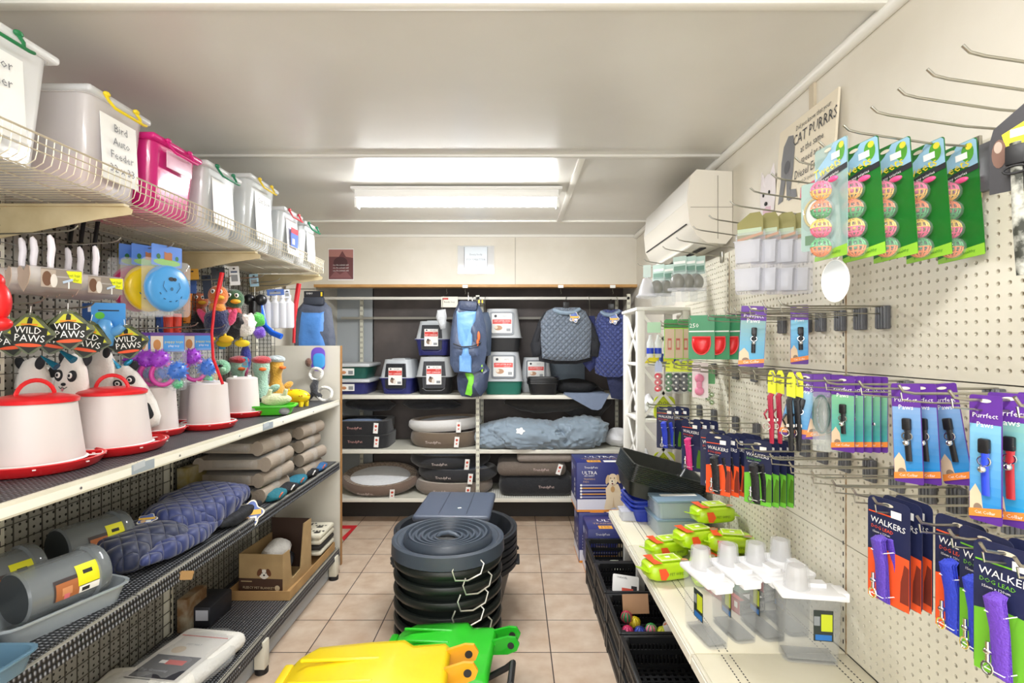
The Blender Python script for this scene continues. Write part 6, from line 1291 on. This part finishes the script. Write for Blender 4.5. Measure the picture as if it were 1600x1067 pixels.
for i, px in enumerate((417, 429, 441, 451)):
    t = thing('clear_drinker_bottle', tuple(P(px, 466, 3.0+.02*i))); tag(t, 'clear plastic drinker bottle hanging at the far end, %s from the left' % ORD[i], 'bottle', 'clear drinker bottles')
    MB().lathe([(0, 0), (.012, 0), (.014, -.015), (.03, -.03), (.031, -.165), (.028, -.175), (0, -.177)], mat('#e3e4ea', .2, 0, .6), n=20).build('bottle', t); MB().cyl((0, 0, 0), (0, 0, .018), .014, PAPER).build('cap', t)
# blue jacket on a hanger beyond the end panel
t = thing('dog_coat', (P(492, 0, 3.75).x, 3.75, 1.87)); tag(t, 'blue and slate dog coat hanging beyond the end panel of the left shelves', 'dog coat')
MB().puff([(-.08, 0), (-.13, -.06), (-.15, -.3), (-.15, -.42), (.15, -.42), (.15, -.28), (.12, -.05), (.07, 0)], .035, mat('#4a5162', .6, bump=(25., .5)), amp=.03, rings=7).build('side_panels', t)
MB().puff([(-.09, -.06), (-.11, -.2), (-.115, -.4), (.085, -.41), (.09, -.2), (.08, -.07)], .025, mat('#4f86cc', .45, bump=(20., .5)), y=-.022, amp=.02, back=False).build('blue_back', t)
MB().box((0, -.015, -.0), (.15, .04, .06), mat('#333844', .6), bev=.015).build('collar', t); b = MB(); b.box((0, -.02, .05), (.14, .004, .045), INK); b.rect(.05, .035, .062, .065, -.0225, mat('#e8c82a', .5)); b.text('EVERY', .016, -.03, .055, -.0226, PAPER); b.build('size_label', t); MB().tube([(0, 0, .06), (0, 0, .10), (0, .06, .10)], .002, STEEL).build('hanger_hook', t)
o = MB().cyl((0, 0, 0), (.34, 0, 0), .004, STEEL).box((.004, 0, 0), (.008, .05, .05), STEEL).build('coat_rail'); o.location = (XL+.001, 3.81, 1.966); tag(o, 'steel rail fixed to the left wall above the blue dog coat', 'rail')

# ---------------------------------------------------------------- poultry feeders on the top shelf
zt2 = ZT-.0015
def feeder(big):
    def f():
        t = thing('poultry_feeder'); Rd = mat('#e0242a', .3, coat=.2)
        R0 = .17 if big else .115; r1, r2 = (.118, .097) if big else (.086, .074)
        b = MB(); b.lathe([(0, 0), (R0*.82, 0), (R0*.9, .006), (R0, .032 if big else .026), (R0-.006, .034 if big else .028), (R0*.86, .012), (0, .01)], Rd, n=48); b.build('red_base', t)
        b = MB()
        for k in range(8): a = k*pi/4+.2; b.box((cos(a)*R0*.83, sin(a)*R0*.83, .024), (R0*.32, .008, .003), WHITE, rot=(0, 0, a))
        b.lathe([(R0*.7, .022), (R0*.74, .026), (R0*.7, .03)], WHITE, n=32); b.lathe([(R0*.93, .026), (R0*.96, .03), (R0*.93, .032)], WHITE, n=32); b.build('feed_guard', t)
        h = .205
        MB().lathe([(r1, .03), (r2, h), (r2-.004, h+.002), (r2-.004, h-.002), (r1-.004, .032)] if big else [(r1, .022), (r2, h-.006), (r2-.01, h), (0, h+.002)], FROST, n=48).build('hopper', t)
        if big:
            MB().lathe([(r2+.006, h-.004), (r2+.008, h+.006), (r2, h+.012), (r2*.6, h+.02), (0, h+.022)], Rd, n=48).build('lid', t)
            MB().tube([(-.045*cos(a)*1.15, 0, h+.012+.05*sin(a)) for a in [pi*i/12 for i in range(13)]], .0065, Rd, n=8, flat=.6).build('handle', t)
        else:
            MB().box((.04, 0, h+.004), (.02, .01, .01), WHITE, bev=.002).box((-.04, 0, h+.004), (.02, .01, .01), WHITE, bev=.002).build('lug', t)
        return t
    return f
inst('fd_b', feeder(True), (-1.45, 1.57, zt2), R(75), 'largest red and white poultry feeder at the front left of the top shelf', 'poultry feeder', 'red and white poultry feeders')
inst('fd_b', None, (-1.425, 1.835, zt2), R(10), 'red-lidded poultry feeder with raised handle, second from the left', 'poultry feeder', 'red and white poultry feeders')
for i, (x, y, nm) in enumerate(((-1.50, 2.16, 'behind the cow plush'), (-1.385, 2.35, 'in front, with tape on its top'), (-1.52, 2.50, 'at the rear of the four'), (-1.44, 2.74, 'furthest back beside the green tray'))):
    inst('fd_s', feeder(False), (x, y, zt2), R(20*i), 'small lidless red and white poultry feeder '+nm, 'poultry feeder', 'red and white poultry feeders')
o = MB().box((0, 0, 0), (.05, .02, .003), mat('#c9cfe0', .3)).box((-.03, 0, .001), (.05, .012, .002), RED).build('packing_tape'); o.location = (-1.37, 2.335, zt2+.212); tag(o, 'strip of red and silver tape on the front small feeder', 'tape')
# shelf plush
def longduck(body, cap, beak, face=True):
    def f():
        t = thing('tall_plush_duck'); m = fuzz(body)
        MB().lathe([(0, 0), (.05, .005), (.066, .05), (.06, .1), (.036, .15), (.034, .2), (.045, .235), (.044, .27), (.02, .3), (0, .305)], m, n=24, sy=.85).build('body', t, ang=80)
        b = MB()
        for s_ in (-1, 1): b.ell((s_*.07, -.01, .13), (.035, .016, .02), m, rot=(0, -s_*.5, 0))
        b.build('wing', t)
        if cap: MB().ell((0, 0, .29), (.055, .05, .025), fuzz(cap), amp=.15, freq=20).build('cap', t)
        b = MB(); b.ell((.02, -.045, .24), (.02, .018, .01), mat(beak, .6)); b.build('beak', t)
        b = MB()
        for s_ in (-1, 1): b.ell((s_*.03, -.04, .01), (.022, .03, .012), mat(beak, .6))
        b.build('foot', t); return t
    return f
inst('ld_t', longduck('#9cc0ac', '#b02a34', '#e8702a'), (P(407, 0, 2.92).x, 2.93, zt2), R(10), 'pale teal long-necked plush duck with a red cap, front one', 'plush toy')
inst('ld_t', None, (P(366, 0, 2.92).x+.0, 2.97, zt2), R(20), 'pale teal long-necked plush duck standing behind the feeders', 'plush toy')
inst('ld_y', longduck('#c9972e', '#b9c4c6', '#e8702a'), (P(431, 0, 3.12).x, 3.12, zt2), R(50), 'mustard long-necked plush duck with a grey cap', 'plush toy')
q = MB().ell((0, 0, 0), (.045, .04, .042), fuzz('#7fb894'), n=20).ell((.015, -.035, .01), (.012, .012, .008), BLACK).ell((.02, -.03, -.01), (.02, .016, .014), fuzz('#9fd0ae')).build('round_green_plush'); q.location = tuple(P(346, 574, 2.75)); tag(q, 'small round green plush head peeking above the small feeders', 'plush toy')
q = MB().ell((0, 0, 0), (.03, .03, .08), fuzz('#3a3f9a'), n=18).ell((0, -.02, -.07), (.025, .02, .04), fuzz('#9a2a5a')).build('purple_plush'); q.location = tuple(P(384, 560, 3.0)); tag(q, 'dark blue and plum plush between the two teal ducks', 'plush toy')
q = MB().puff([(-.02, .05), (.02, .06), (.06, -.03), (.05, -.09), (-.06, -.09), (-.04, 0)], .03, fuzz('#cfb48c')).build('tan_plush'); q.location = tuple(P(322, 578, 2.55)); tag(q, 'tan plush behind the red ball thrower', 'plush toy')
# green tray
t = thing('green_pet_tray', (P(421, 0, 2.78).x-.0, 2.80, zt2)); t.rotation_euler = (0, 0, R(15)); tag(t, 'lime green oval plastic tray with a grey knob on the top shelf', 'pet tray')
MB().tray((0, 0, .004), (.24, .15, .05), .004, mat('#4fc42a', .35), taper=.82, rim=.01, r=.06).build('tray', t); MB().ell((.075, -.06, .024), (.028, .022, .022), mat('#8f9294', .3), n=18).build('grey_knob', t)
t = thing('cream_pig_plush', (P(430, 0, 2.85).x, 2.86, zt2+.045)); t.rotation_euler = (0, 0, R(20)); tag(t, 'cream pig plush lying in the green tray', 'plush toy')
CP = fuzz('#c9cba4'); MB().ell((0, 0, .03), (.08, .04, .034), CP, n=22).build('body', t); b = MB()
for x in (-.04, .04):
    for s_ in (-1, 1): b.cyl((x, s_*.01, .04), (x+.012, s_*.02, .085), .013, CP, r1=.009)
b.build('leg', t); MB().ell((-.082, -.01, .03), (.014, .012, .012), BLACK).build('snout', t)
t = thing('yellow_pig_toy', (P(463, 0, 3.18).x, 3.18, zt2)); t.rotation_euler = (0, 0, R(-10)); tag(t, 'yellow rubber pig with orange spots beside the end panel', 'toy')
YP = mat('#f0d41c', .35); MB().ell((0, 0, .06), (.09, .045, .045), YP, n=24).ell((-.085, 0, .075), (.035, .03, .028), YP).build('body', t)
b = MB()
for x in (-.05, .05):
    for s_ in (-1, 1): b.cyl((x, s_*.025, .03), (x, s_*.03, 0), .016, YP, r1=.012)
b.build('leg', t); b = MB(); random.seed(3)
for k in range(26):
    a, ph = random.uniform(0, 2*pi), random.uniform(.3, 2.6); b.ell((.09*sin(ph)*cos(a), .045*sin(ph)*sin(a), .06+.045*cos(ph)), (.006, .004, .004), mat('#d88a1c', .5), n=8, k=5)
b.build('spots', t); MB().cyl((-.11, 0, .075), (-.128, 0, .075), .014, YP).ell((-.07, -.02, .1), (.012, .008, .016), YP).ell((-.07, .02, .1), (.012, .008, .016), YP).build('snout_and_ears', t)
# fluffy tug toy
t = thing('fluffy_tug_toy', (P(492, 0, 3.45).x, 3.47, zt2)); tag(t, 'black and white fluffy tug toy with a purple card against the end panel', 'toy')
MB().puff([(.04*cos(a), .33+.05*sin(a)) for a in [2*pi*i/24 for i in range(24)]]and rr(-.045, .2, .05, .36, .04), .003, mat('#6f4fc0', .45), y=.03).puff(rr(-.03, .22, .05, .32, .03), .003, mat('#3f9ad8', .45), y=.026, back=False).build('card', t)
b = MB(); W2 = fuzz('#d8d6d0'); K2 = fuzz('#2a2b30')
def ring(cx_, cz_, r_, m, y=0): b.tube([(cx_+r_*cos(a), y+.008*sin(3*a), cz_+r_*sin(a)) for a in [2*pi*i/20 for i in range(20)]], .011, m, n=8, closed=True)
ring(0, .18, .04, W2); ring(.07, .05, .045, W2, -.03); b.build('fluffy_ring', t)
b = MB(); b.tube([(-.0, 0, .14), (-.01, -.01, .1), (.0, -.02, .06), (.04, -.03, .03)], [.02, .028, .026, .018], K2, n=10); b.tube([(0, -.02, .07), (-.03, -.03, .03), (-.05, -.03, .012)], .016, K2, n=8); b.build('black_rope', t)
b = MB(); b.ell((-.05, 0, .26), (.022, .02, .03), fuzz('#6a4a3c')); b.build('brown_head', t)

# ---------------------------------------------------------------- middle shelf goods
zm = ZM-.0015
def petpot(lab=True):
    def f():
        t = thing('smoky_treat_house'); S_ = mat('#8a9195', .12, .0, .62, coat=.5); L = .24
        b = MB(); b.T = Matrix.Rotation(pi/2, 4, 'Z')
        MB_ = MB(); pr = [(.066, -L/2+.02), (.072, -L/2+.025), (.072, L/2-.05), (.080, L/2-.045), (.080, L/2-.02), (.074, L/2-.012)]
        MB_.lathe(pr, S_, n=36, c=(0, 0, .10), rot=(0, pi/2, 0)); MB_.build('clear_hood', t)
        MB().cyl((-L/2+.02, 0, .1), (-L/2+.022, 0, .1), .066, mat('#3f4447', .3, 0, .85), n=32).build('end_disc', t); MB().cyl((L/2-.014, 0, .1), (L/2-.012, 0, .1), .072, mat('#3f4447', .3, 0, .85), n=32).build('end_disc', t)
        b = MB(); b.tray((0, 0, 0), (L+.09, .165, .055), .003, mat('#a9b2b8', .15, 0, .75, coat=.3), taper=.86, rim=.006, r=.05); b.build('tray', t)
        b = MB(); V = []; Fs = []; n = 10
        def strip(x0, x1, a0, a1, m, r=.0735):
            vs = []; fs = []
            for i in range(n+1): a = a0+(a1-a0)*i/n; vs += [(x0, -r*cos(a), .1+r*sin(a)), (x1, -r*cos(a), .1+r*sin(a))]
            for i in range(n): fs.append((2*i, 2*i+1, 2*i+3, 2*i+2))
            b.add(vs, fs, m)
        strip(-.045, .075, -.35, .45, mat('#41393a', .4)); strip(-.04, .02, -.35, .3, mat('#a8653a', .6), .0738); strip(-.025, .0, -.2, .1, mat('#c98a5e', .6), .0741); strip(-.02, -.006, -.35, -.15, mat('#d8707a', .6), .0743); strip(.015, .075, -.05, .75, mat('#e3e024', .4), .0743); strip(.018, .075, -.35, -.08, PAPER, .0743); strip(.03, .055, .35, .5, INK, .0746); strip(.025, .045, -.3, -.15, INK, .0746)
        b.build('label', t); return t
    return f
inst('pot', petpot(), (-1.325, 1.495, zm), R(72), 'smoky clear cylindrical pet house on a tray, front one on the middle shelf', 'pet house', 'smoky cylindrical pet houses')
inst('pot', None, (-1.52, 1.50, zm), R(72), 'smoky cylindrical pet house cut by the left photo edge', 'pet house', 'smoky cylindrical pet houses')
inst('pot', None, (-1.50, 1.83, zm), R(70), 'smoky cylindrical pet house at the rear near the quilted coat', 'pet house', 'smoky cylindrical pet houses')
o = MB().tray((0, 0, 0), (.2, .12, .05), .003, mat('#5d7f95', .3), taper=.85, rim=.006, r=.03).build('blue_grey_dish'); o.location = (-1.27, 1.22, zm); tag(o, 'blue-grey plastic dish at the lower left photo edge', 'dish')
def heapcoat():
    t = thing('quilted_coat'); N_ = quilt('#27346b', .045, ('X', 'Y')); K_ = quilt('#1d2748', .045, ('X', 'Y'))
    def lump(c, r, m, seed, nm, rot=(0, 0, 0), amp=.28):
        b = MB(); n, k = 64, 26; V = []; Fs = []
        for j in range(k+1):
            ph = pi*j/k
            for i in range(n):
                a = 2*pi*i/n; e = .75; sg = lambda q: (1 if q >= 0 else -1)*abs(q)**e
                v = Vector((sg(sin(ph))*sg(cos(a))*r[0], sg(sin(ph))*sg(sin(a))*r[1], sg(cos(ph))*r[2]))
                q = 1+amp*(noise.noise(Vector((v.x*6+seed, v.y*9, v.z*7)))+.4*abs(noise.noise(Vector((v.x*14+v.y*12, v.y*18+seed, v.z*10)))))
                V.append((v.x*q, v.y*q, max(v.z*q, -r[2]*.8)))
        for j in range(k):
            for i in range(n): Fs.append((j*n+i, (j+1)*n+i, (j+1)*n+(i+1) % n, j*n+(i+1) % n))
        b.add(V, Fs, m); b.build(nm, t, loc=c, rot=rot)
    lump((0, .16, .085), (.155, .25, .075), N_, 1, 'quilted_body'); lump((-.02, -.17, .055), (.14, .17, .06), K_, 5, 'quilted_front'); lump((.12, -.08, .045), (.045, .22, .035), N_, 7, 'quilted_edge'); lump((.14, .26, .03), (.035, .16, .025), mat('#15171d', .8, bump=(60., .4)), 9, 'dark_binding')
    paw_tag(t, .0, -.12, .13, .9, rot=(-1.2, 0, .4)); return t
inst('hcoat', heapcoat, (-1.385, 2.08, zm), R(-2), 'crumpled navy quilted dog coat lying on the middle left shelf', 'dog coat')
q = MB().ell((0, 0, .04), (.14, .32, .055), mat('#16171b', .9, bump=(50., .5)), n=36, k=14, amp=.25, freq=9, flat=.75).build('black_coat'); q.location = (-1.44, 2.74, zm); tag(q, 'folded black fleece coat behind the navy quilted coat', 'dog coat')
for i, (px, py, Y, rz_, nm) in enumerate(((390, 802, 2.38, 30, 'blue paw-shaped label hanging off the navy quilted coat'), (392, 777, 2.62, 60, 'paw-shaped label with a yellow band on the black coat'))):
    t2 = thing('paw_shaped_label', tuple(P(px, py, Y))); t2.rotation_euler = (-.5-.5*i, 0, R(rz_)); tag(t2, nm, 'label'); paw_tag(t2, 0, 0, 0, 1.6)
def cushion():
    t = thing('bolster_cushion'); m = mat('#9a8d7e', .8, bump=(90., .3)); w_ = .20; r = .038
    out = [(-w_+r*cos(a), r+r*sin(a)) for a in [R(40+i*28) for i in range(11)]]+[(w_+r*cos(a), r+r*sin(a)) for a in [R(-140+i*28) for i in range(11)]]
    MB().prism(out, -.16, .16, m).build('padded_cushion', t, ang=50)
    MB().puff(rr(-w_-.05, -.002+.004, w_+.05, .082, .03), .19, mat('#dcdad4', .1, 0, .22, coat=.4), amp=.02, rings=5).build('plastic_wrap', t); return t
CU = [(-1.42, 2.72), (-1.415, 3.17)]
for j, (x, y) in enumerate(CU):
    for k in range(4):
        if j == 0 and k > 3: continue
        inst('cush', cushion, (x+.012*((k*7+j) % 3)-.012, y+.012*(k % 2), zm+.079*k), R([2, -4, 3, -2][k]), 'taupe bolster cushion in plastic, %s layer of the %s pile' % (['bottom', 'second', 'third', 'top'][k], ['nearer', 'farther'][j]), 'cushion', 'taupe bolster cushions', sc=(.80, .95, .98))
for i, (y, c, nm) in enumerate(((2.95, '#1f6a80', 'teal folded sock pack on the middle shelf edge'), (3.12, '#15161a', 'black folded sock pack on the middle shelf edge'), (3.28, '#2a5a8a', 'blue folded sock pack near the end panel'), (2.8, '#17181c', 'black rolled glove at the middle shelf edge'), (2.66, '#1f6a78', 'teal folded cloth under the paw labels'))):
    q = MB().ell((0, 0, .022), (.05, .085, .024), mat(c, .85, bump=(80., .5)), amp=.25, freq=22, seed=i, n=22, flat=.85).box((.045, -.03, .03), (.006, .04, .02), PAPER if i % 2 else mat('#d8643c', .5), rot=(0, .5, .2)).build('folded_socks'); q.location = (-1.24 if i < 3 else -1.23, y, zm+.0); tag(q, nm, 'folded garment')

# ---------------------------------------------------------------- bottom shelf goods
zl = ZL-.0015
def blankbox():
    t = thing('pet_blanket_carton'); K_ = mottled('#a98d62', '#b5996c', 8, .7, .05); w_, d, h = .25, .34, .215; D_ = mat('#4a3328', .6)
    b = MB(); b.box((0, d/2, .004), (w_, d, .006), K_); b.box((0, .002, h/2), (w_, .005, h), K_); b.box((-w_/2+.002, d/2, h/2), (.005, d, h), K_)
    b.prism([(0, 0), (d, 0), (d, h+.09), (d*.72, h+.09), (d*.6, h*.25), (d*.3, h*.18), (d*.22, h), (0, h)], -.0025, .0025, K_, T=Matrix.Translation((w_/2-.002, 0, 0)) @ Matrix.Rotation(pi/2, 4, 'Z')); b.box((0, d-.002, (h+.09)/2), (w_, .005, h+.09), mat('#3f2c22', .6)); b.build('open_carton', t)
    b = MB(); y = -.0012; b.rect(-w_/2, .004, w_/2, h*.38, y, D_); b.text('FLEECY PET BLANKET', .0185, -.012, .03, y-.001, mat('#d8c8a8', .6)); b.oval(w_*.38, .032, .015, .015, y-.001, mat('#d8c8a8', .6)); b.rect(-w_*.45, .062, -w_*.2, .068, y-.001, mat('#b5a07a', .6))
    b.oval(.02, h*.5, .03, .026, y-.001, mat('#efe8dc', .7)); b.oval(-.006, h*.54, .013, .022, y-.0016, mat('#6a3f26', .7), a0=-.4); b.oval(.046, h*.54, .013, .022, y-.0016, mat('#6a3f26', .7), a0=.4); b.oval(.02, h*.47, .006, .005, y-.0018, BLACK); b.oval(.01, h*.53, .003, .003, y-.0018, BLACK); b.oval(.03, h*.53, .003, .003, y-.0018, BLACK); b.oval(.02, h*.42, .018, .01, y-.0014, mat('#efe8dc', .7)); b.build('print', t); return t
t = thing('cardboard_tray', (-1.38, 2.80, zl)); tag(t, 'shallow brown cardboard tray under the fleecy blanket carton', 'cardboard box')
MB().tray((0, .34, 0), (.34, .70, .05), .004, KRAFT, taper=1).build('tray', t)
inst('bbox', blankbox, (-1.40, 2.86, zl+.0055), R(-4), 'brown carton printed fleecy pet blanket with a puppy, bottom left shelf', 'carton')
for i, (c, z, s_, nm) in enumerate((('#23242a', .10, .09, 'black folded blanket inside the pet blanket carton'), ('#d5d2cc', .17, .07, 'white folded blanket on top inside the pet blanket carton'))):
    q = MB().ell((0, 0, 0), (s_, .12, .055), mat(c, .9, bump=(60., .6)), amp=.2, freq=12, seed=i, n=24).build('folded_blanket'); q.location = (-1.395, 3.04, zl+z); tag(q, nm, 'blanket')
t = thing('paw_print_blanket', (-1.31, 3.36, zl+.052)); tag(t, 'folded cream blanket with black paw prints beside the end panel', 'blanket')
b = MB(); CB = mat('#d6d1bd', .85, bump=(70., .3)); 
for k in range(4): b.box((0, 0, .02+k*.034), (.2, .25, .032), CB if k != 1 else mat('#2a2725', .8), bev=.014)
b.build('folded_layers', t); b = MB(); b.T = Matrix.Translation((0, 0, .1385)) @ Matrix.Rotation(-pi/2, 4, 'X')
for x, z in ((-.04, .06), (.04, .02), (-.03, -.05), (.06, -.08)):
    b.oval(x, z, .022, .016, 0, BLACK)
    for k in range(4): b.oval(x-.03+.02*k, z+.026, .008, .009, 0, BLACK)
b.build('paw_prints', t)
def pack(lbl=True):
    def f():
        t = thing('bagged_mat'); MB().box((0, 0, .045), (.30, .42, .075), mat('#e4e2da', .85, bump=(60., .4)), bev=.036, seg=5).build('folded_mat', t, ang=80)
        if lbl:
            b = MB(); b.T = Matrix.Translation((.0, 0, .0845)) @ Matrix.Rotation(-pi/2, 4, 'X') @ Matrix.Rotation(0, 4, 'Y'); b.rect(-.12, -.17, .12, .15, 0, mat('#d9d6d0', .5)); b.rect(-.10, -.165, .1, -.02, -.0006, mat('#393a42', .45)); b.oval(.02, -.05, .055, .03, -.0012, mat('#5c5d66', .5)); b.rect(-.02, -.08, .06, -.05, -.0018, mat('#cf4038', .5)); b.rect(-.05, -.075, -.02, -.055, -.0018, PAPER); b.text('Top Grooming', .02, -.03, -.12, -.0014, mat('#a9aab4', .5)); b.text('PET MAT', .018, .0, .06, -.0008, mat('#8a8d94', .5)); b.oval(-.04, .02, .03, .025, -.0008, mat('#cdbba2', .6)); b.rect(-.11, .12, .11, .125, -.0008, mat('#cf4038', .5)); b.build('printed_insert', t)
        MB().ell((0, 0, .046), (.18, .25, .052), mat('#e6e9ea', .08, 0, .2, coat=.6), n=40, k=16, amp=.14, freq=14, seed=4, flat=.9).build('plastic_bag', t); return t
    return f
inst('pack_l', pack(), (-1.385, 2.17, zl), R(-8), 'bagged white folded mat with printed insert, front bottom shelf', 'pet mat')
inst('pack_n', pack(False), (-1.49, 1.88, zl), R(5), 'bagged white folded mat without print, further left on the bottom shelf', 'pet mat', sc=(.8, 1.1, 1.0))
q = MB().box((0, 0, .05), (.14, .2, .1), mat('#23242a', .5), bev=.01).box((.03, -.101, .06), (.06, .002, .05), mat('#c9ccd6', .5)).build('dark_carton'); q.location = (-1.55, 2.62, zl); tag(q, 'dark carton at the back of the bottom left shelf', 'carton')
q = MB().prism(rr(-.03, -.0, .03, .03, .004), -.002, .002, KRAFT).build('cardboard_offcut'); q.location = (XE+.009, 1.86, ZM-.055); q.rotation_euler = (0, .4, R(80)); tag(q, 'small torn cardboard piece caught under the middle shelf edge', 'cardboard')
# stock of the neighbouring bay glimpsed through the wire grid
for i, (y, z, c, h_) in enumerate(((2.58, zm, '#8a7a3f', .2), (2.58, zl, '#7a5a38', .16), (2.95, zm+.0, '#6a6f74', .05))):
    if i == 2: continue
    q = MB().box((0, 0, h_/2), (.05, .16, h_), mottled(c, '#a9a08a', 12, .6), bev=.004).build('small_carton'); q.location = (-1.585, y-.03, z); tag(q, ['olive', 'brown'][i]+' small carton standing at the back of the %s left shelf' % ['middle', 'bottom'][i], 'carton')
# sub-parts move under the part they belong to
SUBP = {'handwriting': ('paper_sheet',), 'lid_grip': ('lid',), 'grip_recess': ('lid',), 'handle': ('lid',), 'measuring_cup': ('lid',), 'cup_cover': ('lid',), 'pour_spout': ('lid',), 'snap_clip': ('webbing_lead',), 'elastic_tie': ('webbing_lead',),
        'buckle': ('collar', 'camouflage_strap'), 'bell': ('collar',), 'label': ('door', 'door_flap', 'clear_hood', 'container'), 'flip_lid': ('pack_body',), 'print': ('carton', 'open_carton'), 'stitched_logo': ('outer_wall', 'bed_wall', 'pillow'),
        'eyes': ('head',), 'bill': ('head',), 'face': ('body',), 'belly_patch': ('body',), 'end_disc': ('clear_hood',), 'dog_face_print': ('disc',), 'price_sticker': ('lid',), 'air_louvre': ('body',), 'brand_strip': ('board',), 'dog_picture': ('carton',), 'metal_ring': ('webbing',), 'printed_sleeve': ('clear_tube',), 'horn': ('body',)}
kids = {}
for o in bpy.data.objects:
    if o.parent: kids.setdefault(o.parent.name, []).append(o)
for o in list(bpy.data.objects):
    if o.parent or o.type != 'EMPTY': continue
    parts = {c.name.split('.')[0]: c for c in kids.get(o.name, [])}
    for c in kids.get(o.name, []):
        for pn in SUBP.get(c.name.split('.')[0], ()):
            q = parts.get(pn)
            if q and q != c and q.location.length < 1e-6 and c.name not in kids: c.parent = q; break
for me in bpy.data.meshes: me.validate()
